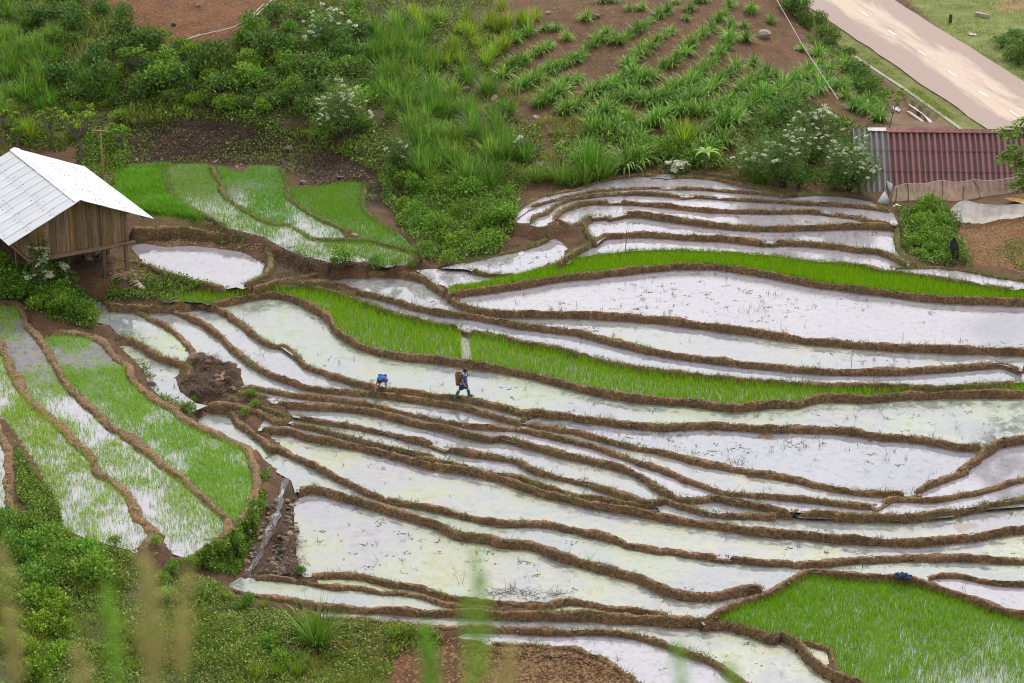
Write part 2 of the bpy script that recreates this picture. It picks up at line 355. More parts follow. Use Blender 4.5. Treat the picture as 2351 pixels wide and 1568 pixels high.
bund('b27', 'F -170,930 0,972 200,997 400,1037 600,1057 900,1067 1200,1085 1500,1085; G 0,1096 300,1093 700,1098 1100,1126 1350,1136 1500,1156 1700,1206 1816,1246; H 200,1226 330,1286 420,1396 500,1456 650,1526 780,1568 900,1640', (-1.56, -1.56, -1.5, -1.42, -1.34, -1.34, -1.36, -1.36, -1.36), 0.99, 0.1)
bund('b28', 'F 320,1058 480,1126 700,1136 1000,1166 1280,1192 1500,1188; G 0,1192 300,1206 700,1216 900,1236 1100,1296 1300,1366 1450,1436 1550,1506 1620,1568 1700,1640', -1.72, 0.95, 0.15)
bund('b29', 'F 1560,1290; G 0,1298 150,1298 300,1313 380,1325 500,1328 560,1368 700,1408 800,1478 900,1548 960,1620', -1.88, 0.99, 0.1)
bund('b30', 'H 330,1268 450,1306 530,1336 565,1420 592,1485', -1.36, 0.81, 0.0)
bund('s1', 'A 1540,1090 1650,1103 1700,1110; B 60,1115 132,1140', -0.2, 1.1, 0.3)
bund('s2', 'A 1480,1118 1600,1145; B 0,1147 100,1195 252,1250', (-0.42, -0.4), 1.3, 0.35)
bund('s3', 'A 1360,1168 1530,1187 1650,1210; B 60,1228 150,1262 222,1290', (-0.62, -0.5), 1.3, 0.15)
# left strips
bund('L1', 'A -80,505 0,500 90,498 140,540 180,640 260,740 330,850 380,950 450,1050 550,1150 700,1290 850,1390 1000,1500 1040,1535; E 1150,168 1300,298 1450,428 1500,500 1485,570 1400,640 1235,742', (0.0, -0.12), 1.22, 0.0)
bund('L2', 'A -60,700 0,745 25,830 80,960 150,1090 200,1160 330,1260 450,1370 550,1470; E 545,0 610,85 640,170 740,230 830,310 890,390 910,460 980,510 1012,570 965,640 890,690', 0.16, 1.22, 0.0)
bund('L3', 'A 330,712 400,700 550,712 650,738 730,830 840,920 870,1000 960,1090 1050,1158 1150,1198 1220,1268 1350,1338 1500,1398 1600,1450; E 1620,0 1662,80 1690,200 1690,300 1640,390 1588,500', -0.42, 1.26, 0.0)
bund('L4', 'A 780,715 900,758 1000,818 1100,866 1200,896 1250,945 1215,1000', -0.15, 0.72, 0.2)
bund('L5', 'A 780,512 900,558 1000,608 1130,678 1220,768 1272,830 1240,885', -0.1, 0.9, 0.15)
bund('L0', 'A -40,1300 0,1380 50,1460; E 40,0 60,100 62,250 60,420', 0.86, 1.17, 0.1)
# upper left terraces and pond
bund('u1', '1 1050,1078 1100,1200 1150,1300 1250,1368 1350,1418 1500,1500', 1.92, 1.15, 0.5)
bund('u2', '1 1390,1088 1450,1200 1490,1290 1560,1350 1680,1420 1816,1480; B 240,-5 350,52 400,88 560,148 700,198 760,228', (1.92, 1.72), 1.15, 0.5)
bund('u3', '2 210,1098 240,1200 260,1300 330,1358 420,1418 560,1488 680,1540; B 690,78', (1.9, 1.76), 1.15, 0.5)
bund('u3b', 'B 380,88 620,86 760,90 900,118 1080,168', 1.72, 1.15, 0.55)
bund('u4', '2 752,1200 742,1300 762,1380 850,1470 960,1545', (1.9, 1.7), 1.15, 0.6)
bund('p1', 'A 850,18 1000,8 1200,12 1400,40 1560,70 1700,102 1785,180 1775,280 1720,340 1600,385', (1.85, 1.15), 1.2, 0.35)
bund('p2', 'A 760,222 860,232 960,258 1100,308 1300,366 1500,408', 1.08, 1.0, 0.3)

def bpx(*keys):
    out = []
    for k in keys: out += BUND[k]['px'] if k in BUND else wide(px(k))
    return out
# ------------------------------------------------------------------ fields: level, outline from the bunds around them
FIELD = {}
def field(key, z, up, lo, mat, rice=None, weeds=0.0):
    lo2 = bpx(*lo)
    FIELD[key] = dict(z=z*ZS, poly=bpx(*up)+lo2[::-1], mat=mat, rice=rice, weeds=weeds)
field('T0', 2.5, ['C 1000,150 1100,145 1160,150'], ['C 1000,170 1060,172 1100,190 1150,172'], 'w0')
field('T1', 2.44, ['C 300,310', 'b1a', 'b1b'], ['C 330,325', 'b2a', 'b2b'], 'w0', None, 0.5)
field('T2', 2.38, ['b1a', 'C 1110,240', 'b2b', 'D 300,300 450,295 600,305 800,345 930,390'], ['C 130,480', 'b3a', 'b3b'], 'w0', None, 0.4)
field('T3', 2.27, ['b3a', 'C 1230,298', 'b3b', 'D 962,430 975,490'], ['C 200,495 280,510 340,470', 'b4a', 'C 760,335', 'b4b', 'b4c'], 'w0', None, 0.6)
field('T4', 2.12, ['C 380,450', 'b4a', 'b4b', 'b4c'], ['C 400,470 470,492 530,472 550,440', 'C 645,430', 'b5b'], 'w0', None, 0.7)
field('T5', 1.9, ['C 575,520 570,460 645,430', 'b5b', 'D 985,600'], ['C 600,560 640,585', 'C 700,555 850,543 1000,543 1200,558 1500,572 1762,600', 'b6b'], 'w1', None, 1.0)
field('T6', 1.68, ['C 420,715', 'C 540,640 640,580 700,555 850,543 1000,543 1200,558 1500,572 1762,600', 'b6b'], ['C 450,715 650,690 850,665 1100,655 1400,665 1816,695; D 400,725 700,750 900,790 1075,790'], 'w1', None, 1.2)
field('X2', 1.5, ['bX2', 'C 400,610 440,650'], ['B 1460,290', 'bX1', 'C 200,790 320,740 375,745'], 'w1', None, 1.0)
field('X1', 1.32, ['B 1100,300 1270,287 1450,288', 'bX1'], ['B 1150,330 1220,385 1290,400', 'B 1310,408 1500,385 1651,355'], 'w1', None, 0.8)
field('X3', 1.72, ['bX3'], ['D 1000,790 1100,808 1400,858 1600,888 1760,912 1900,960'], 'w0', None, 0.3)
field('G1', 1.44, ['b7', 'D 1816,930 1900,935'], ['b8'], 'wg', 1.0)
field('W1', 1.16, ['b8'], ['B 1360,480', 'B 1480,535 1651,557; C 200,1060 500,1065 800,1080 1100,1100 1300,1130 1600,1170 1816,1200; D 400,1235 650,1255 1000,1280 1400,1295 1700,1305 1900,1320'], 'w1', None, 1.6)
field('W2', 0.88, ['B 500,350', 'B 600,325 860,306 1000,310 1130,330 1220,385 1300,440 1380,500 1480,535 1651,557; C 200,1060 500,1065 800,1080 1100,1100 1300,1130 1600,1170 1816,1200; D 400,1235 650,1255 1000,1280 1400,1295 1700,1305 1830,1330'], ['b10'], 'w2', None, 1.2)
field('W3', 0.64, ['B 640,410', 'B 740,425 900,465 1060,515 1300,565 1500,590 1816,650; C 400,1172 550,1195 700,1235 900,1285 1200,1340 1500,1380 1816,1410; D 300,1425 650,1445 900,1440 1200,1430 1400,1415 1550,1400 1680,1400 1830,1445'], ['B 740,497 900,552 1100,612 1280,648 1392,668', 'b11b', 'D 1830,1530'], 'w3', None, 0.7)
field('G2', 0.42, ['b11a', 'b11b', 'D 1900,1540'], ['b12'], 'wg', 1.0)
field('W4', 0.12, ['b12'], ['A 1450,550 1600,638 1816,785; B 200,785 400,925 600,998 830,1055 1060,1085 1300,1120 1500,1146 1650,1186 1816,1226; I 300,930 450,960 520,955 700,985 1000,1025 1400,1055 1700,1045 1900,1045 2351,1075; J 400,1070 900,1095 1100,1130 1500,1165 1800,1220 2030,1235 2150,1185 2351,1150 2450,1135'], 'w4', None, 0.6)
field('W5', -0.06, ['A 1150,545', 'A 1370,522 1450,550 1600,638 1816,785; B 200,785 400,925 600,998 830,1055 1060,1085 1300,1120 1500,1146 1650,1186 1816,1226; I 300,940'], ['A 1150,550 1300,618 1450,718 1550,808 1700,926 1816,985; B 200,996 400,1060 600,1086 830,1106 1000,1126 1200,1155 1400,1188 1600,1246 1750,1286'], 'w2', None, 1.3)
field('W6', -0.24, ['A 980,545', 'A 1150,550 1300,618 1450,718 1550,808 1700,926 1816,985; B 200,996 400,1060 600,1086 830,1106 1000,1126 1200,1155 1400,1188 1600,1246 1750,1286'], ['A 1000,608 1130,678 1220,768 1272,830 1340,850 1450,900 1560,920 1600,1000 1620,1050', 'b16'], 'w2', None, 0.9)
field('W8', -0.14, ['I 470,975', 'I 520,955 700,985 1000,1025 1400,1055 1700,1045 1900,1045 2351,1075; J 400,1070 900,1095 1100,1130 1500,1165 1800,1220 2030,1235'], ['b15', 'H 1090,305 1200,246 1430,148; J 1800,1440 1950,1330 2030,1260'], 'w3', None, 3.0)
field('W9', -0.26, ['b15', 'H 1090,305 1200,246 1430,148; J 1800,1440 1950,1330 2050,1240 2150,1185 2351,1150 2450,1135'], ['I 230,1090 400,1136 800,1236 1100,1340 1400,1436; G 1190,196 1390,266 1500,296 1816,326; H 300,338 600,368 838,392', 'b16r'], 'w1', None, 0.7)
field('F16', -0.35, ['b16', 'b16r'], ['b17', 'b17r'], 'w1', None, 0.5)
field('F17', -0.56, ['b17', 'b17r'], ['b18a', 'b18b', 'H 700,455 1000,462'], 'w2', None, 1.0)
field('F18', -0.72, ['b18a', 'b18b', 'H 700,448 1000,455 1300,425 1500,390 1816,342 1950,320'], ['b19', 'G 1100,456 1300,486 1500,512 1816,556; H 300,562 600,597 900,612 1200,606 1500,576 1816,526 1950,500'], 'w2', None, 0.9)
field('F19', -0.84, ['B 100,1290', 'b19'], ['b20'], 'w2', None, 0.4)
field('F20', -1.00, ['B 60,1338', 'b20'], ['B 60,1345 180,1430 330,1540', 'F 300,58 500,156 700,256 900,336 1200,396 1500,466 1700,496 1816,496; G 300,498 500,540 700,586 850,636 1100,676 1462,726', 'b21r'], 'w5', None, 0.6)
field('F21', -1.18, ['A 1290,1185', 'b21', 'b21r'], ['A 1200,1232 1340,1312 1500,1386 1640,1460; F 30,60 110,130 200,185 280,230', 'b22', 'H 150,946 300,866 390,818 600,832 900,852 1080,868', 'b24'], 'w4', None, 0.6)
field('F22', -1.48, ['F 296,300', 'b22'], ['F 300,500 315,650 310,800 360,850', 'b25', 'G 1135,1122 1350,1132 1450,1078 1600,1008 1720,960'], 'w5', None, 1.0)
field('F24', -1.22, ['b24'], ['H 1100,880 1300,936 1500,1006 1700,1076 1900,1140'], 'w1', None, 0.5)
field('F25', -1.62, ['b25'], ['F 365,860 500,915', 'F 550,926 700,926 850,956 1000,962 1150,988 1300,1036 1500,1060 1651,1068; G 300,1080 600,1085'], 'w6', None, 0.2)
field('F26', -1.72, ['F -160,925 -80,870', 'b26'], ['F -150,945', 'F 0,972 200,997 400,1037 600,1057 900,1067 1200,1085 1500,1085'], 'w4', None, 0.3)
field('F27', -1.86, ['F 330,1040', 'F 400,1037 600,1057 900,1067 1200,1085 1500,1085; G 0,1096 300,1093 700,1098 1100,1126 1350,1136 1500,1156 1700,1206 1816,1246; H 200,1226 330,1286 420,1396 500,1456 650,1526 780,1568 900,1640'], ['b28'], 'w5', None, 0.9)
field('GB', -1.5, ['b23', 'P 2420,1440'], ['G 1420,1140', 'G 1500,1156 1700,1206 1816,1246; H 200,1226 330,1286 450,1306 540,1336 570,1420 592,1485 650,1526 780,1568 900,1640', 'P 2420,1640'], 'wg2', 0.85)
field('FP', -1.58, ['H 360,1300 420,1320 500,1350'], ['H 400,1360 470,1430 520,1440'], 'w6')
field('FB', -2.04, ['F 1280,1210', 'F 1500,1188; G 0,1192 300,1206 700,1216 900,1236 1100,1296 1300,1366 1450,1436 1550,1506 1620,1568 1700,1640'], ['F 1260,1235 1400,1270', 'b29'], 'w1', None, 1.0)
# left
field('LB3', -0.62, ['A 340,745', 'L3'], ['A 260,740 330,850 380,950 450,1050 550,1150 700,1290 850,1390 1000,1500 1040,1535; E 1150,168 1300,298 1450,428 1500,500 1560,510'], 'wg3', 0.4)
field('LB2', -0.28, ['A -60,520', 'A 60,530 140,540 180,640 260,740 330,850 380,950 450,1050 550,1150 700,1290 850,1390 1000,1500 1040,1535; E 1150,168 1300,298 1450,428 1500,500 1485,570 1400,640 1235,742'], ['A -60,700', 'A 0,745 25,830 80,960 150,1090 200,1160 330,1260 450,1370 550,1470; E 545,0 610,85 640,170 740,230 830,310 890,390 910,460 980,510 1012,570 1050,600 1150,715'], 'wg3', 0.4)
field('LB1', 0.0, ['A -80,760', 'A 0,745 25,830 80,960 150,1090 200,1160 330,1260 450,1370 550,1470; E 545,0 610,85 640,170 740,230 830,310 890,390 910,460 980,510 1012,570 965,640 890,690'], ['A -80,1150 0,1260 60,1350; E 150,0 270,200 360,320 380,420 430,550 560,605 700,645 850,685'], 'wg3', 0.55)
field('LB0', 0.7, ['A -80,1250', 'A -40,1300 0,1380 50,1460; E 40,0 60,100 62,250 60,420'], ['E -80,420'], 'wg3', 0.3)
field('P1', -0.30, ['A 540,505 640,500 850,540 1000,608 1130,678 1220,768 1245,860'], ['A 560,540 600,580 640,640 730,660 780,705', 'A 900,758 1000,818 1100,866 1200,890'], 'w6b', None, 0.8)
field('P2', -0.60, ['A 775,745 900,758 1000,818 1100,866 1200,896 1215,950 1150,1005 1180,1100 1290,1180 1360,1192'], ['A 780,790 880,880 955,960 1000,1070 1080,1145 1170,1185 1250,1240'], 'w4', None, 1.0)
field('U1', 1.75, ['1 1080,1100 1200,1085 1390,1085'], ['1 1100,1200 1150,1300 1250,1368 1350,1418 1500,1500; A 1760,80', 'B 200,140 340,200 560,250 740,240 760,228', 'B 700,198 560,148 400,88 350,52 240,-5; 1 1680,1420 1560,1350 1490,1290 1450,1200'], 'wg4', 0.6)
field('U2', 1.72, ['1 1420,1090 1600,1150; 2 0,1095 210,1098'], ['1 1450,1200 1490,1290 1560,1350 1680,1420 1816,1480; B 240,-5 350,52 400,80', 'B 620,82; 2 560,1488 420,1418 330,1358 260,1300 240,1200'], 'wg4', 0.55)
field('U3', 1.66, ['2 270,1240 340,1250 550,1215 752,1200'], ['2 260,1300 330,1358 420,1418 560,1488 680,1540; B 760,88 900,115 1085,165', '2 980,1545 850,1470 762,1380 742,1300'], 'wg5', 0.75)
field('U4', 1.55, ['B 400,88 620,86 760,90 900,118 1085,168'], ['B 420,100 560,150 700,205 760,240 900,280 1060,250'], 'wg5', 0.7)
field('PD', 0.88, ['A 865,118 1000,132 1100,150 1250,140 1400,152 1600,182 1745,258 1715,330 1640,380'], ['A 880,165 950,235 1100,292 1300,356 1500,400 1560,408'], 'wp')
BSEG = []
for k, b in BUND.items():
    q = b['px']; zz = np.interp(np.linspace(0, 1, len(q)), np.linspace(0, 1, len(b['z'])), b['z']) if isinstance(b['z'], tuple) else np.full(len(q), b['z'])
    for i in range(len(q)-1): BSEG.append((*q[i], zz[i], *q[i+1], zz[i+1]))
BSEG = np.array(BSEG)
def crest_z(u, v, z, zmax=0.75):
    a = BSEG[:, :2]; d = BSEG[:, 3:5]-a; t = np.clip(((u-a[:, 0])*d[:, 0]+(v-a[:, 1])*d[:, 1])/((d**2).sum(1)+1e-9), 0, 1)
    dist = np.hypot(a[:, 0]+d[:, 0]*t-u, a[:, 1]+d[:, 1]*t-v); zz = BSEG[:, 2]+(BSEG[:, 5]-BSEG[:, 2])*t
    dist = np.where((zz-z > zmax) | (zz-z < 0.0), 99, dist); i = dist.argmin()
    return zz[i] if dist[i] < 7 else z
def densify(p, step=12):
    out = []
    for (a, b), (c, d) in zip(p, p[1:]+p[:1]):
        n_ = max(1, int(math.hypot(c-a, d-b)/step))
        out += [(a+(c-a)*i/n_, b+(d-b)*i/n_) for i in range(n_)]
    return out
for k, f in FIELD.items():
    q = densify(f['poly']); xyz = np.array([unproj(u, v, crest_z(u, v, f['z'])) for u, v in q]); xyz[:, 2] = f['z']; f['xyz'] = xyz

# ------------------------------------------------------------------ road line
ROAD_Z = 3.6*ZS
_l = px('4 480,100 1500,800'); _r = px('4 1000,5 1810,555')
_L1, _L2 = unproj(*_l[0], ROAD_Z), unproj(*_l[1], ROAD_Z); _R1 = unproj(*_r[0], ROAD_Z); _R2 = unproj(*_r[1], ROAD_Z)
road_d = (_L2-_L1)[:2]; road_d /= np.linalg.norm(road_d); road_n = np.array([-road_d[1], road_d[0]])
ROAD_W = float(0.5*((_R1-_L1)[:2]@road_n+(_R2-_L1)[:2]@road_n)); ROAD_O = _L1[:2]
def road_pt(t, s, z=ROAD_Z):      # t metres along from the first traced point, s metres across from the left edge
    sg = 1 if ROAD_W > 0 else -1
    p = ROAD_O+road_d*t+road_n*s*sg; return np.array([p[0], p[1], z])

# ------------------------------------------------------------------ terrain heights
ctrl = []
def cp(s, z):
    for u, v in px(s): ctrl.append(unproj(u, v, z*ZS))
for s, z in [('P 1180,0', 7.0), ('P 1400,0', 7.4), ('P 1600,0', 7.2), ('P 1800,0', 6.4), ('P 1860,0', 5.7), ('P 1180,150', 5.6), ('P 1400,150', 5.7),
             ('P 1600,150', 5.6), ('P 1800,150', 5.0), ('P 1900,150', 4.3), ('P 1250,300', 4.1), ('P 1450,300', 3.9), ('P 1650,300', 3.8), ('P 1850,280', 3.7),
             ('P 1990,250', 3.5), ('P 1300,390', 2.85), ('P 1550,383', 2.75), ('P 1800,410', 2.65), ('P 1950,432', 2.55), ('P 2020,460', 2.45),
             ('P 0,0 300,0', 8.4), ('P 600,0', 8.2), ('P 900,0', 7.7), ('P 0,150 300,150 600,150', 6.0), ('P 900,150', 5.6), ('P 0,280', 3.8),
             ('P 300,262 450,262 600,265 750,270', 3.9), ('P 880,300', 3.8), ('P 920,400', 2.6), ('P 1050,400', 2.8), ('P 1050,250', 4.4),
             ('P 300,378 400,370 500,362 600,360', 1.9), ('P 700,400', 1.88), ('P 780,412 880,450', 1.8), ('P 300,320 450,318 600,318', 2.8), ('P 750,330', 2.9),
             ('P 950,480 1000,560', 1.6), ('P 1100,520', 1.75), ('P 1150,470', 2.3), ('P 1050,600', 1.35), ('P 1180,560', 1.55), ('P 1230,470', 2.3), ('P 1290,520', 1.6),
             ('P 280,420 320,460', 1.9), ('P 400,480', 1.82), ('P 100,380', 2.3), ('P 0,420', 2.1), ('P 100,480', 1.7), ('P 230,450', 1.95),
             ('P 150,640 250,640', 0.8), ('P 330,625', 0.85), ('P 300,580', 1.0), ('P 60,620', 0.9), ('P 0,600', 1.0), ('P 190,600', 0.95),
             ('A 1000,90 1200,90 1450,100', 1.0), ('A 900,60 1200,55', 1.12), ('P 330,660 430,660', 0.5), ('P 250,680', 0.2), ('P 150,690', 0.2), ('P 60,670', 0.3), ('P 200,740', -0.2), ('P 100,725', -0.05), ('P 600,640', 0.9), ('P 700,600 800,600', 1.35), ('P 940,590', 1.4),
             ('A 1350,900 1450,950 1500,930', -0.1), ('A 1550,1000', -0.2), ('A 1300,1000 1330,1080', -0.45), ('A 1200,1060', -0.55), ('A 1450,1100', -0.5), ('A 1250,1130', -0.7),
             ('F 230,235', -1.3), ('F 210,330', -1.38), ('F 170,470', -1.48), ('F 110,620', -1.58), ('F 60,730', -1.68), ('F 0,830', -1.75), ('F -60,880', -1.8),
             ('F 90,330', -1.0), ('F 60,470', -1.15), ('F 10,600', -1.3), ('F -60,720', -1.5), ('F 270,420 275,600 270,780', -1.5), ('F 160,770', -1.64), ('F 250,830', -1.6),
             ('E 90,250 100,400', 0.7), ('E 200,300', 0.4), ('E 300,470', 0.15), ('E 440,610 700,690', -0.05), ('E 870,730', -0.05), ('E 1010,800 1150,815', -0.55), ('E 1250,770', -0.35), ('E 1060,700', -0.35),
             ('E 1400,860', -1.0), ('E 1530,920', -1.6), ('E 1560,990', -1.8), ('E 1816,1100', -1.85), ('F 320,1100', -1.85), ('F 700,1190', -1.95), ('F 1100,1220', -1.93),
             ('E 0,430 0,600', 0.8), ('E 0,1000', 0.7), ('E 0,1568', 0.9), ('E 400,1568', 0.0), ('E 900,1568', -1.4), ('E 1400,1568', -2.0), ('F 300,1568', -2.3), ('F 900,1568', -2.5), ('F 1500,1568', -2.5),
             ('E 400,1000', 0.0), ('E 800,1000', -0.6), ('E 900,1250', -0.9), ('E 1300,1200', -1.5), ('F 200,1300', -2.1), ('F 700,1350', -2.3), ('F 1200,1380', -2.35), ('G 100,1450 500,1500', -2.35),
             ('D 1050,500', 1.95), ('D 1150,600', 1.95), ('D 1100,700', 1.75), ('D 1300,560', 2.05), ('D 1300,740', 1.8), ('D 1500,650', 2.0), ('D 1700,740', 1.9), ('D 1816,650', 2.1), ('D 1500,480', 2.3), ('D 1816,480', 2.4),
             ('D 1100,420', 2.25), ('D 1000,370', 2.4), ('D 1300,380', 2.45), ('D 1700,390', 2.5), ('D 1500,320', 2.6), ('D 1816,290', 2.7), ('D 850,300', 2.5), ('D 700,280', 2.55),
             ('4 1000,720', 2.9), ('4 1150,800', 2.85), ('4 950,780', 3.0), ('4 780,420', 3.55), ('4 500,240', 4.0), ('4 640,350', 3.75), ('4 850,600', 3.45), ('4 730,540', 3.65)]: cp(s, z)
for t in np.linspace(-14, 40, 10):
    for s in (-1.6, 0, abs(ROAD_W)/2, abs(ROAD_W), abs(ROAD_W)+4, abs(ROAD_W)+10):
        ctrl.append(road_pt(t, s, ROAD_Z-0.05+(0.0 if s < 7 else 0.25)))
for k, f in FIELD.items():
    X = f['xyz']; step = max(1, len(X)//14)
    for p in X[::step]: ctrl.append(np.array([p[0], p[1], f['z']-0.05]))
ctrl = np.array(ctrl)
keep = []                                      # thin out neighbours
for i, p in enumerate(ctrl):
    if all((p[0]-ctrl[j][0])**2+(p[1]-ctrl[j][1])**2 > 0.36 for j in keep): keep.append(i)
ctrl = ctrl[keep]
def tps(r2): return 0.5*r2*np.log(r2+1e-9)
_c = ctrl[:, :2]/10.0; n = len(_c)
_d = ((_c[:, None]-_c[None])**2).sum(-1)
_A = np.zeros((n+3, n+3)); _A[:n, :n] = tps(_d)+np.eye(n)*0.002; _A[:n, n] = 1; _A[:n, n+1:] = _c; _A[n, :n] = 1; _A[n+1:, :n] = _c.T
_w = np.linalg.solve(_A, np.concatenate([ctrl[:, 2], np.zeros(3)]))
def S_rbf(x, y):
    q = np.stack([x, y], -1)/10.0; out = np.empty(len(q))
    for a in range(0, len(q), 4000):
        b = q[a:a+4000]; out[a:a+4000] = tps(((b[:, None]-_c[None])**2).sum(-1))@_w[:n]+_w[n]+b@_w[n+1:]
    return out
GX0, GX1, GY0, GY1, GS = -37.0, 37.0, 57.0, 150.0, 0.25
gx = np.arange(GX0, GX1+1e-6, GS); gy = np.arange(GY0, GY1+1e-6, GS)
cx = np.arange(GX0, GX1+1.01, 1.0); cy = np.arange(GY0, GY1+1.01, 1.0)
_X, _Y = np.meshgrid(cx, cy); _Z = S_rbf(_X.ravel(), _Y.ravel()).reshape(_X.shape)
_Z = np.clip(_Z, -4, 11)
def bil(Z, x0, y0, s, x, y):
    fx = np.clip((x-x0)/s, 0, Z.shape[1]-1.001); fy = np.clip((y-y0)/s, 0, Z.shape[0]-1.001)
    ix = fx.astype(int); iy = fy.astype(int); fx -= ix; fy -= iy
    return (Z[iy, ix]*(1-fx)+Z[iy, ix+1]*fx)*(1-fy)+(Z[iy+1, ix]*(1-fx)+Z[iy+1, ix+1]*fx)*fy
XX, YY = np.meshgrid(gx, gy)
ZZ = bil(_Z, GX0, GY0, 1.0, XX, YY)
ZZ = ZZ+0.10*fbm(XX*0.9, YY*0.9, 3, 4)
inside = np.zeros(XX.shape, bool); FZ = np.full(XX.shape, -99.0)
for k, f in FIELD.items():
    P = f['xyz']; b0 = P.min(0); b1 = P.max(0)
    sel = (XX > b0[0]) & (XX < b1[0]) & (YY > b0[1]) & (YY < b1[1])
    idx = np.where(sel); m = inpoly(XX[idx], YY[idx], P)
    ii = (idx[0][m], idx[1][m]); FZ[ii] = np.maximum(FZ[ii], f['z']-0.12); inside[ii] = True
_mu, _mv = proj(np.stack([XX, YY, ZZ], -1)); mound = inpoly(_mu, _mv, px('A 1290,830 1480,880 1620,1000 1640,1090 1450,1130 1250,1130 1180,1060 1240,960')) | inpoly(_mu, _mv, px('F 60,850 330,860 320,300 240,300'))
ZZ = ZZ+np.where(mound, 0.42*fbm(XX*1.6, YY*1.1, 55, 3), 0)
ZZ = np.where(inside, FZ, ZZ)
def dil(m, k):
    for _ in range(k):
        r = m.copy(); r[1:] |= m[:-1]; r[:-1] |= m[1:]; r[:, 1:] |= m[:, :-1]; r[:, :-1] |= m[:, 1:]; m = r
    return m
for zt in sorted(set(np.round(FZ[inside], 3)))[::1]:
    mk = inside & (np.abs(FZ-zt) < 2e-3); ring = dil(mk, 2) & ~inside
    ZZ[ring] = np.maximum(ZZ[ring], zt+0.14+0.05*vn(XX[ring]*1.7, YY[ring]*1.7, 91))
_rs = ((XX-ROAD_O[0])*road_n[0]+(YY-ROAD_O[1])*road_n[1])*(1 if ROAD_W > 0 else -1)
_rt = (XX-ROAD_O[0])*road_d[0]+(YY-ROAD_O[1])*road_d[1]
rm = (_rs > -0.3) & (_rs < abs(ROAD_W)+0.3); ZZ[rm] = np.minimum(ZZ[rm], ROAD_Z-0.06)
rv = (_rs > -1.7) & (_rs <= 0.4) & (_rt < 70); ZZ[rv] = ROAD_Z-0.05+0.03*vn(XX[rv]*2, YY[rv]*2)
_e = unproj(*px('4 935,1270')[0], 2.42*ZS)
sm = (XX > _e[0]-2.2) & (YY > _e[1]-1.6) & (YY < _e[1]+5.6); ZZ[sm] = np.minimum(ZZ[sm], 2.36*ZS)      # levelled ground round the shed
def H(x, y): return bil(ZZ, GX0, GY0, GS, np.asarray(x, float), np.asarray(y, float))
_ts = np.arange(57.5, 149.5, 0.2)
def place(u, v):
    """pixel -> point on the ground"""
    u = np.atleast_1d(np.asarray(u, float)); v = np.atleast_1d(np.asarray(v, float)); d = ray(u, v); out = np.zeros((len(u), 3))
    for a in range(0, len(u), 3000):
        dd = d[a:a+3000]; t = _ts[None, :]/dd[:, 1:2]; x = dd[:, 0:1]*t; z = CZ+dd[:, 2:3]*t
        g = H(x, np.broadcast_to(_ts, x.shape)); below = z <= g
        i = np.where(below.any(1), below.argmax(1), len(_ts)-1); i = np.maximum(i, 1); r = np.arange(len(dd))
        d0 = z[r, i-1]-g[r, i-1]; d1 = z[r, i]-g[r, i]; k = np.clip(d0/(d0-d1+1e-9), 0, 1)
        y = _ts[i-1]+k*(_ts[i]-_ts[i-1]); tt = y/dd[:, 1]; xx = dd[:, 0]*tt
        out[a:a+3000] = np.stack([xx, y, H(xx, y)], -1)
    return out
def at(s): return place(*zip(*px(s)))

# ground sheet: fine over the valley, coarse beyond; rises behind to the hillside the camera stands on
xs = np.concatenate([-np.geomspace(2500, 40, 16), gx, np.geomspace(40, 2500, 16)])
ys = np.concatenate([[-2500, -1500, -800, -400, -200, -100, -50], np.arange(-25, 57, 1.0), gy, np.geomspace(152, 3000, 16)])
TX, TY = np.meshgrid(xs, ys)
TZ = H(np.clip(TX, GX0, GX1), np.clip(TY, GY0, GY1))
camhill = np.where(TY < 2.6, 38.3+np.clip(-TY, 0, 60)*0.25, 38.3-(TY-2.6)*0.86)+0.15*fbm(TX*0.7, TY*0.7, 9, 3)
TZ = np.where(TY < 57, np.maximum(TZ, camhill), TZ)
TU, TV = proj(np.stack([TX, TY, TZ], -1))
SC = np.empty(TX.shape+(3,)); SC[:] = (0.105, 0.062, 0.034); SC[(TU > 2420) | (TU < -60)] = (0.085, 0.095, 0.035)
def tint(poly, c):
    m = inpoly(TU, TV, px(poly)) & (TY > 40); SC[m] = c
tint('P 0,-60 1150,-60 1150,480 880,400 700,330 480,270 280,290 0,330', (0.072, 0.062, 0.026))
tint('P 235,-40 650,-40 590,60 470,105 395,115 330,80 260,30', (0.155, 0.074, 0.036))
tint('P 1120,-60 1900,-60 2000,200 1900,330 1400,380 1250,260 1150,180', (0.118, 0.066, 0.036))
tint('P 280,268 480,275 700,300 880,400 900,480 740,440 700,405 620,380 300,382', (0.040, 0.026, 0.016))
tint('P 265,375 380,378 420,460 530,510 420,505 330,490 270,450', (0.10, 0.18, 0.02))
tint('P 290,500 560,520 640,590 620,640 560,600 300,570', (0.10, 0.058, 0.034))
tint('A 1290,850 1480,880 1620,1000 1640,1090 1450,1130 1250,1130 1180,1060 1240,960', (0.05, 0.032, 0.022))
tint('P 90,610 270,600 330,640 250,660 120,650', (0.20, 0.115, 0.06))
tint('D 1380,490 1816,430 2000,430 2000,830 1816,810 1480,740 1420,600', (0.19, 0.092, 0.042))
tint('F -100,850 330,850 310,260 220,230 40,700', (0.07, 0.044, 0.028))
tint('E -60,420 200,470 430,600 860,720 1000,810 1400,900 1560,1000 1816,1090; F 480,1150 900,1190 1250,1230 1280,1300 900,1568 900,1640; E -60,1640', (0.075, 0.085, 0.03))
tint('P 690,1400 1000,1440 1150,1480 1130,1568 700,1600', (0.115, 0.055, 0.03))
tint('G -250,1300 300,1330 560,1380 800,1500 900,1600 -300,1600', (0.085, 0.042, 0.024))
tint('4 990,-60 2000,-60 2000,800 1600,400 1300,240', (0.17, 0.20, 0.062))
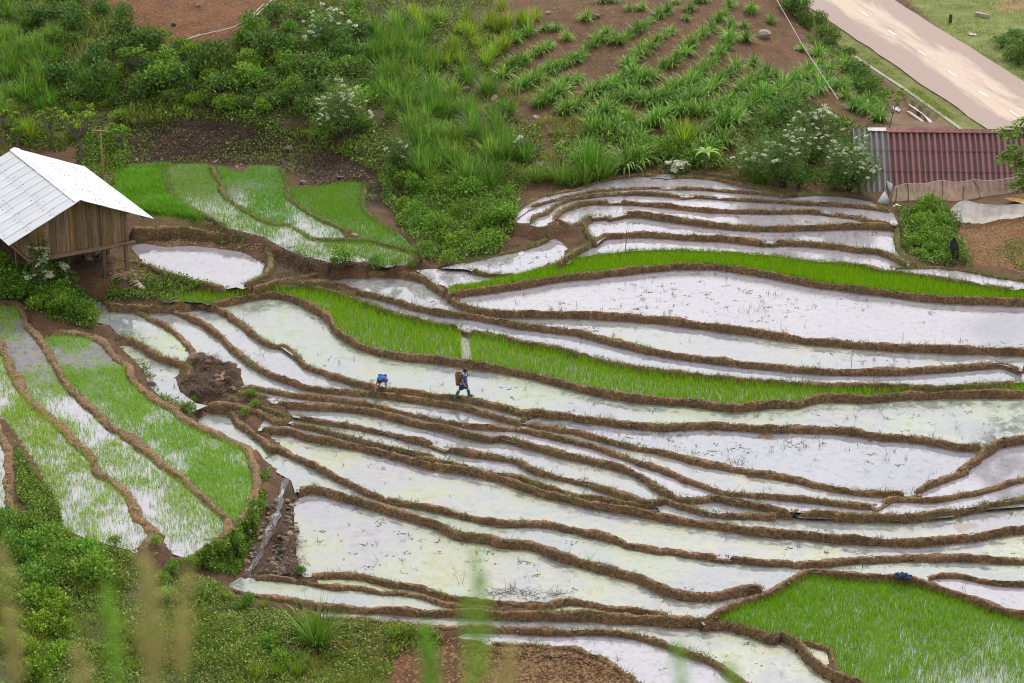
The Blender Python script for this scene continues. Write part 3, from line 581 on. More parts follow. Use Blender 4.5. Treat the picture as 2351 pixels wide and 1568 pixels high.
tint('4 1620,0 2000,0 2000,80 1680,80', (0.30, 0.19, 0.11))
tint('4 900,620 1100,640 1330,850 900,850', (0.17, 0.11, 0.07))
sl = _rs; m_ = np.zeros(TX.shape, bool)
_s = ((TX-ROAD_O[0])*road_n[0]+(TY-ROAD_O[1])*road_n[1])*(1 if ROAD_W > 0 else -1)
SC[(_s > -1.6) & (_s <= 0) & (TY > 100)] = (0.15, 0.17, 0.05)
SC[TY < 50] = (0.07, 0.09, 0.03)
for _ in range(2):
    SC[1:-1, 1:-1] = (SC[1:-1, 1:-1]*2+SC[:-2, 1:-1]+SC[2:, 1:-1]+SC[1:-1, :-2]+SC[1:-1, 2:])/6
nx, ny = len(xs), len(ys); ix = np.arange(ny*nx).reshape(ny, nx)
Q = np.stack([ix[:-1, :-1], ix[:-1, 1:], ix[1:, 1:], ix[1:, :-1]], -1).reshape(-1, 4)
me = mesh_np('terrain', np.stack([TX, TY, TZ], -1).reshape(-1, 3), Q, smooth=True)
ca = me.color_attributes.new('soilcol', 'FLOAT_COLOR', 'POINT')
ca.data.foreach_set('color', np.concatenate([SC.reshape(-1, 3), np.ones((ny*nx, 1))], 1).astype(np.float32).ravel())
struct(obj('terrain', me, M['terrain']))

# ------------------------------------------------------------------ bund meshes
def catmull(P, step):
    P = np.asarray(P, float); out = []
    for i in range(len(P)-1):
        p0 = P[max(i-1, 0)]; p1 = P[i]; p2 = P[i+1]; p3 = P[min(i+2, len(P)-1)]
        m = max(2, int(np.linalg.norm((p2-p1)[:2])/step)); t = np.linspace(0, 1, m, endpoint=False)[:, None]
        d1 = np.linalg.norm(p2-p1)+1e-6; d0 = np.linalg.norm(p1-p0)+1e-6; d2 = np.linalg.norm(p3-p2)+1e-6
        m1 = ((p2-p1)/d1+(p1-p0)/d0)*0.5*d1 if i > 0 else (p2-p1); m2 = ((p2-p1)/d1+(p3-p2)/d2)*0.5*d1 if i < len(P)-2 else (p2-p1)
        out.append((2*t**3-3*t**2+1)*p1+(t**3-2*t**2+t)*m1+(-2*t**3+3*t**2)*p2+(t**3-t**2)*m2)
    out.append(P[-1:]); return np.concatenate(out)
PROF = [(-0.48, -0.95), (-0.31, -0.42), (-0.255, -0.22), (-0.21, -0.07), (-0.12, -0.008), (0.0, 0.0), (0.12, -0.008), (0.21, -0.07), (0.255, -0.22), (0.31, -0.42), (0.48, -0.95)]
BLINE = {}
for bi, (k, b) in enumerate(BUND.items()):
    z = b['z']; npt = len(b['px'])
    if isinstance(z, tuple): z = np.interp(np.linspace(0, 1, npt), np.linspace(0, 1, len(z)), z)
    P = unproj(np.array([q[0] for q in b['px']]), np.array([q[1] for q in b['px']]), np.broadcast_to(z, npt))
    C_ = catmull(P, 0.085); m = len(C_)
    T = np.gradient(C_[:, :2], axis=0); T /= np.linalg.norm(T, axis=1)[:, None]+1e-9; Nn = np.stack([-T[:, 1], T[:, 0]], -1)
    s = np.concatenate([[0], np.cumsum(np.linalg.norm(np.diff(C_[:, :2], axis=0), axis=1))]); Ltot = s[-1]
    C_[:, :2] += Nn*(0.10*vn(s*0.9, bi*3.3+0*s, 5)+0.05*vn(s*3, bi*2.1+0*s, 6))[:, None]
    BLINE[k] = C_
    ww = b['w']*0.86*(1+0.6*vn(s*0.5, bi*5.7+0*s, 8)+0.55*vn(s*1.8, bi*5.7+0*s, 18))
    e = np.minimum(s, Ltot-s); drop = np.clip(1-e/0.32, 0, 1)**2*0.5; ww = ww*(1-np.clip(1-e/0.22, 0, 1)*0.6)
    V = []
    for j, (o, h) in enumerate(PROF):
        lat = o*ww+(0.085*vn(s*3.2, bi+j*0.8+0*s, 30)+0.06*vn(s*8, bi+j*1.7+0*s, 31) if 0 < j < 10 else 0)
        zz = C_[:, 2]+h-drop+0.11*vn(s*0.9, bi*3+0*s, 11)+(0.08*vn(s*2.7, bi+j*0.7+0*s, 12)+0.07*vn(s*7.5, bi+j*1.3+0*s, 13) if 0 < j < 10 else 0)
        px_ = C_[:, 0]+Nn[:, 0]*lat; py_ = C_[:, 1]+Nn[:, 1]*lat
        if j in (0, 10): zz = np.minimum(zz, H(px_, py_)-0.2)
        V.append(np.stack([px_, py_, zz], -1))
    nj = len(PROF); V = np.stack(V, 1).reshape(-1, 3); I = np.arange(m*nj).reshape(m, nj)
    Q = np.stack([I[:-1, :-1], I[1:, :-1], I[1:, 1:], I[:-1, 1:]], -1).reshape(-1, 4)
    T3 = [[I[0, 0], I[0, j], I[0, j+1]] for j in range(1, nj-1)]+[[I[-1, 0], I[-1, j+1], I[-1, j]] for j in range(1, nj-1)]
    me = mesh_np('earth_bund', V, Q, T3, smooth=True)
    at_ = me.attributes.new('moss', 'FLOAT', 'POINT'); at_.data.foreach_set('value', np.full(len(V), b['moss'], np.float32))
    struct(obj('earth_bund', me, M['soil']))

# ------------------------------------------------------------------ paddy water
WM = {'w0': water_mat('water_pinkish', 0, 0.03, (0.29, 0.268, 0.285), red=0.2, seed=1),
      'w1': water_mat('water_clear', 0, 0.06, (0.275, 0.258, 0.278), red=0.3, seed=2),
      'w2': water_mat('water_weedy', 0.38, 0.16, (0.235, 0.225, 0.24), (0.29, 0.27, 0.19), red=0.5, seed=3),
      'w3': water_mat('water_bluish', 0.0, 0.2, (0.225, 0.228, 0.25), red=0.4, seed=4),
      'w4': water_mat('water_green', 0.66, 0.0, (0.215, 0.225, 0.22), (0.265, 0.285, 0.20), red=0.55, seed=5),
      'w5': water_mat('water_algae', 0.7, 0.0, (0.23, 0.222, 0.235), (0.30, 0.305, 0.205), red=0.55, seed=6),
      'w6': water_mat('water_algae_dense', 0.9, 0.0, (0.215, 0.225, 0.215), (0.31, 0.31, 0.17), red=0.8, seed=7),
      'w6b': water_mat('water_lime', 0.6, 0.0, (0.22, 0.223, 0.235), (0.29, 0.35, 0.15), red=0.0, seed=8),
      'wg': water_mat('water_rice_dense', 0, 0.35, (0.12, 0.12, 0.08), red=0, seed=9),
      'wg2': water_mat('water_rice', 0, 0.0, (0.20, 0.205, 0.19), red=0, seed=10),
      'wg3': water_mat('water_rice_open', 0, 0.0, (0.25, 0.245, 0.255), red=0, seed=11),
      'wg4': water_mat('water_upper', 0.2, 0.2, (0.16, 0.17, 0.13), (0.12, 0.14, 0.06), red=0, seed=12),
      'wg5': water_mat('water_upper_green', 0, 0.3, (0.11, 0.12, 0.08), red=0, seed=13),
      'wp': water_mat('water_pond', 0, 0.0, (0.25, 0.235, 0.25), red=0.3, seed=14)}
def grow(P, d):
    a = 0.5*np.sum(P[:, 0]*np.roll(P[:, 1], -1)-P[:, 1]*np.roll(P[:, 0], -1)); sg = 1 if a > 0 else -1
    e1 = unit2(P-np.roll(P, 1, 0)); e2 = unit2(np.roll(P, -1, 0)-P); n_ = unit2(np.stack([e1[:, 1]+e2[:, 1], -e1[:, 0]-e2[:, 0]], -1))*sg
    Q = P.copy(); Q[:, :2] += n_*d; return Q
def unit2(v): v = v[:, :2]; return v/(np.linalg.norm(v, axis=1)[:, None]+1e-9)
for k, f in FIELD.items():
    P = grow(f['xyz'], 0.05); vo, _, fo = delaunay_2d_cdt([Vector((p[0], p[1])) for p in P], [], [list(range(len(P)))], 1, 1e-5)[:3]
    me = mesh_np('paddy_water', np.array([(q.x, q.y, f['z']) for q in vo]), None, fo)
    if len(me.polygons) and me.polygons[0].normal.z < 0: me.flip_normals()
    struct(obj('paddy_water', me, WM[f['mat']]))

# water running through the gaps in the bunds
for a_, b_, zu, zl in [('C 1062,165', 'C 1148,168', 2.5, 2.44), ('C 1097,243', 'C 1133,243', 2.44, 2.38), ('C 1217,298', 'C 1248,296', 2.38, 2.27), ('C 744,333', 'C 776,332', 2.27, 2.12), ('D 496,400', 'D 536,407', 2.27, 2.12),
                       ('C 634,430', 'C 655,428', 2.12, 1.9), ('C 738,430', 'C 812,414', 2.12, 1.9), ('C 1765,600', 'C 1803,600', 1.9, 1.68), ('B 1394,668', 'B 1438,684', 0.64, 0.42), ('B 1228,1441', 'B 1282,1461', -0.56, -0.72),
                       ('H 840,392', 'H 870,375', -0.26, -0.35), ('G 1464,726', 'G 1490,728', -1.0, -1.18), ('H 1052,312', 'H 1088,306', -0.14, -0.26)]:
    zu *= ZS; zl *= ZS; A_, B_ = unproj(*px(a_)[0], zu+0.08), unproj(*px(b_)[0], zu+0.08); V = []; d_ = (B_-A_)[:2]; nr = np.array([d_[1], -d_[0]])/np.linalg.norm(d_); nr = nr if nr[1] < 0 else -nr
    for o, z in ((-0.30, zu+0.004), (-0.02, zu+0.003), (0.11, zu-0.012)): V += [(*(A_[:2]+nr*o), z), (*(B_[:2]+nr*o), z)]
    me = mesh_np('inlet_water', np.array(V), [[2*i+1, 2*i, 2*i+2, 2*i+3] for i in range(2)])
    if me.polygons[0].normal.z < 0: me.flip_normals()
    struct(obj('inlet_water', me, WM['w2']))
    m = MB(); m.box((0, 0, 0), (float(np.linalg.norm(d_))+0.5, 0.42, 0.5)); struct(m.build('inlet_sill', M['soil'], loc=((A_+B_)[0]/2, (A_+B_)[1]/2, zu-0.26), rot=(0, 0, math.atan2(d_[1], d_[0]))))
# ------------------------------------------------------------------ rice
def sample_poly(P, n):
    b0 = P.min(0); b1 = P.max(0); out = []
    need = n
    x = rng.uniform(b0[0], b1[0], int(n*4)+50); y = rng.uniform(b0[1], b1[1], int(n*4)+50)
    m = inpoly(x, y, P); x, y = x[m], y[m]
    return x, y
def area(P): return abs(0.5*np.sum(P[:, 0]*np.roll(P[:, 1], -1)-P[:, 1]*np.roll(P[:, 0], -1)))
def blades(x, y, z, h, w, lean):
    n = len(x); a = rng.uniform(0, 2*np.pi, n); l = rng.normal(0, lean, (n, 2))
    dx, dy = np.cos(a)*w/2, np.sin(a)*w/2
    V = np.empty((n, 3, 3)); V[:, 0] = np.stack([x-dx, y-dy, z], -1); V[:, 1] = np.stack([x+dx, y+dy, z], -1)
    V[:, 2] = np.stack([x+l[:, 0]*h, y+l[:, 1]*h, z+h], -1)
    return V.reshape(-1, 3), np.arange(3*n).reshape(n, 3)
M['rice'] = leafmat('rice_leaf', [(0.115, 0.245, 0.004), (0.185, 0.345, 0.006), (0.27, 0.43, 0.012)], 0.35, 0.5, 0.0, 1.2, 0.12)
M['rice2'] = leafmat('young_rice_leaf', [(0.17, 0.29, 0.02), (0.25, 0.40, 0.04), (0.34, 0.50, 0.07)], 0.35, 0.5, 0.0, 1.2, 0.12)
M['rice3'] = leafmat('rice_leaf_upper', [(0.09, 0.22, 0.01), (0.14, 0.31, 0.018), (0.20, 0.38, 0.03)], 0.3, 0.5, 0.0, 1.2, 0.12)
RICE = {'G1': (600, 0.30, 0.022, 'rice', 0.0), 'G2': (520, 0.32, 0.022, 'rice', 0.0), 'GB': (560, 0.24, 0.02, 'rice', 0.55),
        'LB1': (720, 0.18, 0.024, 'rice2', 0.7), 'LB2': (640, 0.18, 0.024, 'rice2', 0.85), 'LB3': (700, 0.18, 0.024, 'rice2', 0.8), 'LB0': (150, 0.15, 0.015, 'rice2', 0.7),
        'U1': (480, 0.16, 0.02, 'rice3', 0.7), 'U2': (460, 0.16, 0.02, 'rice3', 0.75), 'U3': (560, 0.17, 0.018, 'rice3', 0.25), 'U4': (520, 0.16, 0.018, 'rice3', 0.4)}
RLAB = {'G1': 'dense bright green rice strip under the stepped upper paddies', 'G2': 'long dense bright green rice strip above the boy with the basket', 'GB': 'large bright green rice field thinning out towards its lower edge',
        'LB1': 'sparse young rice in the paddy beside the weedy bank', 'LB2': 'sparse young rice in the long middle strip paddy', 'LB3': 'sparse young rice in the strip paddy beside the stone channel', 'LB0': 'thin young rice behind the short clay bund',
        'U1': 'patchy rice in the flooded terrace next to the meadow', 'U2': 'patchy rice in the flooded terrace under the earth cliff', 'U3': 'even green rice in the small terrace below the flowering shrub', 'U4': 'green rice in the lowest upper terrace beside the brushwood'}
chan = unproj(*np.array(px('B 1385,690 1440,690 1455,800 1470,890 1395,890 1400,800')).T, 0.42*ZS)
for k, (dn, h, w, mt, var) in RICE.items():
    f = FIELD[k]; P = f['xyz']; A = area(P); x, y = sample_poly(P, int(A*dn))
    nmax = int(A*dn*1.25); x, y = x[:nmax], y[:nmax]
    d = fbm(x*0.5, y*0.35, 40, 3)+0.35*fbm(x*1.8, y*1.8, 41, 2)
    if k == 'GB':
        _, vv = proj(np.stack([x, y, 0*x+f['z']], -1)); keep = rng.random(len(x)) < np.clip(1.15-var*np.clip((vv-1400)/130, 0, 1.3)+d*0.5, 0.12, 1)
    else: keep = rng.random(len(x)) < np.clip(1-var*0.55+d*var*1.9, 0.04, 1)
    if k == 'G2': keep &= ~(inpoly(x, y, chan) & (rng.random(len(x)) < 0.93))
    x, y = x[keep], y[keep]
    # keep off the bunds around the field
    hh = h*(0.75+0.5*rng.random(len(x)))*(1+0.25*fbm(x*0.3, y*0.3, 44, 2))
    V, T = blades(x, y, np.full(len(x), f['z']-0.01), hh, w*(0.7+0.6*rng.random(len(x))), 0.22)
    stuff(obj('rice_seedlings', mesh_np('rice_seedlings', V, None, T), M[mt]), RLAB[k], 'rice')
# weeds and old stubble standing in the open water
M['weed'] = leafmat('water_weed', [(0.06, 0.09, 0.03), (0.12, 0.16, 0.04), (0.17, 0.12, 0.07), (0.10, 0.07, 0.045)], 0.2, 0.6, 0)
Vs = []; Ts = []; off = 0
for k, f in FIELD.items():
    if f['weeds'] <= 0: continue
    P = f['xyz']; n = int(area(P)*f['weeds']*1.7); x, y = sample_poly(P, n); x, y = x[:n], y[:n]
    d = fbm(x*0.35, y*0.35, 61, 3); m = rng.random(len(x)) < np.clip(0.45+d*1.6, 0.05, 1); x, y = x[m], y[m]
    nb = rng.integers(2, 8, len(x)); X = np.repeat(x, nb)+rng.normal(0, 0.055, nb.sum()); Y = np.repeat(y, nb)+rng.normal(0, 0.055, nb.sum())
    hh = np.repeat(rng.gamma(3, 0.05, len(x)), nb)*(0.5+rng.random(nb.sum()))
    V, T = blades(X, Y, np.full(len(X), f['z']-0.01), hh, 0.017*(0.6+rng.random(len(X))), 0.45)
    Vs.append(V); Ts.append(T+off); off += len(V)
    # floating bits: small flat scraps
    n2 = int(area(P)*f['weeds']*0.8); x, y = sample_poly(P, n2); x, y = x[:n2], y[:n2]; d = fbm(x*0.35, y*0.35, 61, 3); m = d > -0.05; x, y = x[m], y[m]
    if len(x):
        nb = rng.integers(3, 9, len(x)); X = np.repeat(x, nb)+rng.normal(0, 0.10, nb.sum()); Y = np.repeat(y, nb)+rng.normal(0, 0.08, nb.sum())
        a = rng.uniform(0, 6.28, len(X)); s_ = rng.uniform(0.03, 0.09, len(X)); V = np.empty((len(X), 3, 3))
        for i in range(3):
            V[:, i] = np.stack([X+np.cos(a+i*2.4)*s_, Y+np.sin(a+i*2.4)*s_*0.5, np.full(len(X), f['z']+0.006)+0.012*rng.random(len(X))], -1)
        Vs.append(V.reshape(-1, 3)); Ts.append(np.arange(3*len(X)).reshape(-1, 3)+off); off += 3*len(X)
stuff(obj('water_weeds', mesh_np('water_weeds', np.concatenate(Vs), None, np.concatenate(Ts)), M['weed']), 'scattered weeds and stubble standing in the flooded paddies', 'weeds')
# grass growing on the bunds
M['bgrass'] = leafmat('bund_grass', [(0.09, 0.14, 0.02), (0.13, 0.22, 0.03), (0.20, 0.25, 0.06), (0.22, 0.18, 0.09)], 0.3, 0.6, 0)
Vs = []; Ts = []; off = 0
for bi, (k, C_) in enumerate(BLINE.items()):
    mo = BUND[k]['moss']; n = int(len(C_)*(1.2+7.5*mo)); i = rng.integers(0, len(C_), n)
    s = i*0.11; d = vn(s*0.55, bi*3.7+0*s, 71)+0.6*vn(s*1.7, bi*3.7+0*s, 72); m = d > 0.14-1.05*mo; i = i[m]
    if not len(i): continue
    T2 = np.gradient(C_[:, :2], axis=0); T2 /= np.linalg.norm(T2, axis=1)[:, None]+1e-9
    o = rng.normal(0, 0.15, len(i)); x = C_[i, 0]-T2[i, 1]*o; y = C_[i, 1]+T2[i, 0]*o; z = C_[i, 2]-0.02-np.clip(np.abs(o)-0.12, 0, 1)*1.6
    nb = rng.integers(2, 6, len(i)); X = np.repeat(x, nb)+rng.normal(0, 0.05, nb.sum()); Y = np.repeat(y, nb)+rng.normal(0, 0.05, nb.sum())
    hh = np.repeat(rng.gamma(3, 0.028, len(i)), nb)*(0.6+0.8*rng.random(nb.sum()))+0.02
    V, T = blades(X, Y, np.repeat(z, nb), hh, 0.02*(0.6+rng.random(len(X))), 0.7); Vs.append(V); Ts.append(T+off); off += len(V)
stuff(obj('bund_grass', mesh_np('bund_grass', np.concatenate(Vs), None, np.concatenate(Ts)), M['bgrass']), 'short grass growing along the earth bunds', 'grass')

# crumbs and lumps of mud along the bunds
M['lump'] = leafmat('mud_lump', [(0.06, 0.038, 0.02), (0.12, 0.077, 0.042), (0.21, 0.14, 0.08), (0.29, 0.2, 0.12)], 0, 0.95, 0)
Vs = []; Ts = []; off = 0
for bi, (k, C_) in enumerate(BLINE.items()):
    n = int(len(C_)*2.0); i = rng.integers(0, len(C_), n); T2 = np.gradient(C_[:, :2], axis=0); T2 /= np.linalg.norm(T2, axis=1)[:, None]+1e-9
    w = BUND[k]['w']; o = rng.normal(0, 0.13, n)*w; hgt = -0.02-np.clip(np.abs(o)-0.13*w, 0, 1)*2.2
    P = np.stack([C_[i, 0]-T2[i, 1]*o, C_[i, 1]+T2[i, 0]*o, C_[i, 2]+hgt], -1); a = rng.uniform(0, 6.28, n); sz = rng.uniform(0.02, 0.065, n)
    V4 = np.empty((n, 4, 3))
    for q, (x, y, z) in enumerate([(0, 0, 0.8), (0.95, 0, -0.2), (-0.5, 0.8, -0.2), (-0.5, -0.8, -0.2)]):
        V4[:, q] = P+np.stack([(x*np.cos(a)-y*np.sin(a))*sz, (x*np.sin(a)+y*np.cos(a))*sz, z*sz*0.8], -1)*rng.uniform(0.6, 1.35, (n, 1))
    b = off+np.arange(n)[:, None]*4; Vs.append(V4.reshape(-1, 3)); Ts += [b+np.array([[0, 1, 2]]), b+np.array([[0, 2, 3]]), b+np.array([[0, 3, 1]])]; off += 4*n
stuff(obj('mud_lumps', mesh_np('mud_lumps', np.concatenate(Vs), None, np.concatenate(Ts)), M['lump']), 'crumbly mud lumps along the earth bunds', 'mud')
# ------------------------------------------------------------------ plants: builders
def unit(a): return a/(np.linalg.norm(a, axis=-1, keepdims=True)+1e-9)
def leaf_quads(C_, D, size, wid=0.5, fold=0.15):
    """rhombic leaves: base at C_, axis D, length size"""
    n = len(C_); D = unit(D); sd = unit(np.cross(D, rng.normal(0, 1, (n, 3)))); nm = np.cross(D, sd)
    size = np.asarray(size)[:, None]*np.ones((n, 1)); V = np.empty((n, 4, 3))
    V[:, 0] = C_; V[:, 2] = C_+D*size-nm*size*fold
    mid = C_+D*size*0.45+nm*size*fold*0.6
    V[:, 1] = mid+sd*size*wid*0.5; V[:, 3] = mid-sd*size*wid*0.5
    return V.reshape(-1, 3), np.arange(4*n).reshape(n, 4)
def ribbons(B, D, L, W, droop, seg=3):
    """arching grass leaves from base B, start direction D, length L, width W"""
    n = len(B); D = unit(D); sd = unit(np.cross(D, np.array([0, 0, 1.0]))+1e-4*rng.normal(0, 1, (n, 3)))
    L = np.asarray(L)[:, None]; W = np.asarray(W)[:, None]; dr = np.asarray(droop)[:, None]
    V = np.empty((n, seg+1, 2, 3)); p = B.copy(); d = D.copy()
    for i in range(seg+1):
        t = i/seg; w = W*0.5*(1-t**1.6*0.93)*(0.55+0.45*min(1, t*3))
        V[:, i, 0] = p-sd*w; V[:, i, 1] = p+sd*w
        p = p+d*L/seg; d = d.copy(); d[:, 2:] -= dr*(0.5+t)/seg*1.7; d = unit(d)
    I = np.arange(n*(seg+1)*2).reshape(n, seg+1, 2)
    Q = np.stack([I[:, :-1, 0], I[:, :-1, 1], I[:, 1:, 1], I[:, 1:, 0]], -1).reshape(-1, 4)
    return V.reshape(-1, 3), Q
def shrub_mesh(name, n=620, lobes=7, flat=0.75, leaf=0.10, spread=0.62, wid=0.5):
    c = rng.normal(0, 1, (lobes, 3)); c = unit(c)*rng.uniform(0.15, spread, (lobes, 1)); c[:, 2] = np.abs(c[:, 2])*flat+0.35*flat
    r = rng.uniform(0.30, 0.52, lobes); k = rng.integers(0, lobes, n); d = unit(rng.normal(0, 1, (n, 3))); d[:, 2] = np.where(d[:, 2] < -0.2, -d[:, 2], d[:, 2])
    P = c[k]+d*r[k, None]*rng.uniform(0.55, 1.08, (n, 1)); P[:, 2] = np.maximum(P[:, 2], 0.03)
    A = d*0.7+rng.normal(0, 0.55, (n, 3))+np.array([0, 0, 0.15])
    V, Q = leaf_quads(P, A, leaf*rng.uniform(0.7, 1.4, n), wid)
    return mesh_np(name, V, Q)
def stems_mesh(name, n=7, h=0.6, sp=0.45, r=0.018):
    m = MB()
    for i in range(n):
        a = rnd.uniform(0, 6.28); e = Vector((math.cos(a)*sp*rnd.uniform(0.4, 1), math.sin(a)*sp*rnd.uniform(0.4, 1), h*rnd.uniform(0.7, 1.2)))
        m.tube([(0, 0, -0.15), e*0.5+Vector((0, 0, 0.08)), e], [r*1.3, r, r*0.5], 4, False)
    me = bpy.data.meshes.new(name); me.from_pydata(m.v, [], m.f); me.update(); return me
def tuft_mesh(name, n, L, W, droop, spread, rad):
    a = rng.uniform(0, 2*np.pi, n); q = rng.random(n)**0.7
    B = np.stack([np.cos(a)*rad*q, np.sin(a)*rad*q, np.full(n, -0.03)], -1)
    D = np.stack([np.cos(a)*spread*q, np.sin(a)*spread*q, np.ones(n)], -1)+rng.normal(0, 0.12, (n, 3))
    V, Q = ribbons(B, D, L*rng.uniform(0.55, 1.15, n), W*rng.uniform(0.7, 1.2, n), droop*rng.uniform(0.4, 1.3, n)*(0.4+q), 4)
    return mesh_np(name, V, Q)
M['bark'] = plainmat('bark_grey', (0.10, 0.08, 0.06), (0.22, 0.19, 0.16), 9, 0.85, 0.6, 0.03)
M['bark_dark'] = plainmat('bark_dark', (0.045, 0.035, 0.025), (0.10, 0.075, 0.05), 9, 0.85, 0.6, 0.03)
M['leaf_dark'] = leafmat('leaf_dark', [(0.020, 0.043, 0.010), (0.038, 0.080, 0.015), (0.070, 0.128, 0.020), (0.128, 0.194, 0.034)], 0.22, gain=1.95)
M['leaf_mid'] = leafmat('leaf_mid', [(0.038, 0.082, 0.010), (0.070, 0.148, 0.015), (0.115, 0.214, 0.022), (0.192, 0.296, 0.038)], 0.28, gain=1.75)
M['leaf_lime'] = leafmat('leaf_lime', [(0.064, 0.122, 0.010), (0.115, 0.204, 0.015), (0.179, 0.296, 0.021), (0.256, 0.367, 0.043)], 0.3, gain=1.35)
M['leaf_elder'] = leafmat('leaf_elder', [(0.023, 0.046, 0.012), (0.045, 0.087, 0.019), (0.077, 0.133, 0.025), (0.115, 0.184, 0.038)], 0.22, gain=2.0)
M['grass_tall'] = leafmat('grass_tall', [(0.038, 0.097, 0.010), (0.070, 0.158, 0.014), (0.128, 0.245, 0.025), (0.230, 0.337, 0.060)], 0.3, 0.45, gain=1.5)
M['grass_bright'] = leafmat('grass_bright', [(0.096, 0.173, 0.009), (0.166, 0.265, 0.013), (0.256, 0.367, 0.025), (0.384, 0.439, 0.068)], 0.35, 0.45, gain=1.15)
M['fodder'] = leafmat('fodder_leaf', [(0.045, 0.13, 0.014), (0.10, 0.22, 0.025), (0.17, 0.31, 0.045), (0.29, 0.42, 0.10)], 0.25, 0.5, gain=1.2, spec=0.15)
M['dry'] = leafmat('dry_stalk', [(0.06, 0.04, 0.025), (0.12, 0.085, 0.055), (0.20, 0.15, 0.10), (0.045, 0.03, 0.02)], 0.1, 0.8)
M['flower'] = leafmat('flower_cream', [(0.62, 0.62, 0.42), (0.78, 0.77, 0.60), (0.85, 0.85, 0.75)], 0.2, 0.7, 0.05)
M['cover_a'] = leafmat('cover_leaf', [(0.028, 0.056, 0.010), (0.058, 0.112, 0.014), (0.109, 0.184, 0.020), (0.179, 0.255, 0.038)], 0.25, 0.55, 0, gain=1.75)
M['cover_b'] = leafmat('cover_grass', [(0.077, 0.112, 0.012), (0.128, 0.184, 0.017), (0.198, 0.255, 0.030), (0.307, 0.296, 0.068)], 0.3, 0.55, 0, gain=1.4)
M['cover_fg'] = leafmat('cover_near', [(0.045, 0.087, 0.015), (0.083, 0.153, 0.021), (0.141, 0.214, 0.034), (0.256, 0.265, 0.068)], 0.25, 0.5, 0, gain=1.75)
M['straw'] = leafmat('straw', [(0.16, 0.10, 0.055), (0.26, 0.17, 0.095), (0.36, 0.26, 0.15)], 0.05, 0.9, 0)

def zone_pts(poly, n):
    P = px(poly); a = np.array(P); out = np.zeros((0, 2))
    while len(out) < n:
        q = rng.uniform(a.min(0), a.max(0), (n*2, 2)); q = q[inpoly(q[:, 0], q[:, 1], P)]; out = np.concatenate([out, q])
    return out[:n]
def infield(x, y):
    fx = np.clip(((x-GX0)/GS).astype(int), 0, len(gx)-1); fy = np.clip(((y-GY0)/GS).astype(int), 0, len(gy)-1)
    return inside[fy, fx]
def cover(name, label, cat, polys, mat, hmax=0.35, leaf=0.11, wid=0.5, up=0.4, thr=-0.15, sd=0, grass=False, lean=0.6):
    Vs = []; Qs = []; off = 0
    for poly, n in polys:
        q = zone_pts(poly, n); P = place(q[:, 0], q[:, 1]); m = ~infield(P[:, 0], P[:, 1])
        d = fbm(P[:, 0]*0.55, P[:, 1]*0.55, 80+sd, 4); m &= (d > thr)
        rs = ((P[:, 0]-ROAD_O[0])*road_n[0]+(P[:, 1]-ROAD_O[1])*road_n[1])*(1 if ROAD_W > 0 else -1)
        m &= ~((rs > 0.0) & (rs < abs(ROAD_W)) & (P[:, 1] > 112))
        P = P[m]; d = d[m]; k = len(P)
        hh = hmax*np.clip((d-thr)*2.2, 0.15, 1.3)
        if grass:
            a = rng.uniform(0, 6.28, k); D = np.stack([np.cos(a)*lean, np.sin(a)*lean, np.ones(k)], -1)+rng.normal(0, 0.2, (k, 3))
            V, Q = ribbons(P-np.array([0, 0, 0.04]), D, hh*rng.uniform(0.6, 1.4, k)+0.08, leaf*rng.uniform(0.6, 1.3, k), rng.uniform(0.2, 1.3, k), 2)
        else:
            P = P+np.stack([0*hh, 0*hh, hh*rng.random(k)], -1)
            V, Q = leaf_quads(P, rng.normal(0, 1, (k, 3))+np.array([0, -0.25, up]), leaf*rng.uniform(0.6, 1.5, k), wid)
        Vs.append(V); Qs.append(Q+off); off += len(V)
    stuff(obj(name, mesh_np(name, np.concatenate(Vs), np.concatenate(Qs)), M[mat]), label, cat)

# ---- low cover that nobody could count
HL = 'P 0,-30 240,-30 300,60 400,115 480,105 600,60 650,-30 1130,-30 1150,60 1120,170 1180,260 1240,300 1260,390 1200,440 1180,540 1060,600 960,560 880,470 870,400 700,320 480,275 300,290 230,330 120,330 0,340'
cover('hill_undergrowth', 'low leafy undergrowth covering the far hillside', 'undergrowth', [(HL, 66000), ('P 0,330 280,290 300,370 260,430 150,350 20,330', 7000)], 'cover_a', 0.45, 0.125, 0.55, 0.3, -0.22, 1)
cover('hill_grass', 'rough grass between the bushes of the far hillside', 'grass', [(HL, 40000), ('P 0,320 280,290 280,370 240,420 0,380', 5000), ('P 1120,60 1300,240 1240,300 1120,200', 1500), ('P 1200,230 1420,300 1500,380 1260,395', 3000)], 'cover_b', 0.50, 0.035, 1, 0.3, -0.05, 2, True)
cover('fern_undergrowth', 'fresh green ferns and herbs in the gully beside the terraces', 'undergrowth',
      [('P 870,420 960,470 1050,430 1180,440 1200,520 1130,600 1000,605 930,570', 11000), ('D 960,380 1080,420 1180,360 1300,390 1400,500 1330,600 1400,640 1480,760 1250,770 1060,720 1010,640 1000,450', 7000), ('P 1250,300 1450,330 1700,350 1980,430 1700,400 1540,385 1300,400', 7000), ('P 1640,290 1900,250 2020,420 1950,440 1700,400', 6000)], 'cover_a', 0.5, 0.12, 0.5, 0.5, -0.35, 3)
cover('slope_weeds', 'sparse weeds and litter on the brown planted slope', 'weeds', [('P 1130,0 1850,0 1990,220 1850,320 1400,370 1250,260 1150,160', 8500), ('P 235,0 640,0 590,60 470,105 395,115 330,80', 1800)], 'cover_b', 0.18, 0.06, 0.4, 0.3, 0.02, 4)
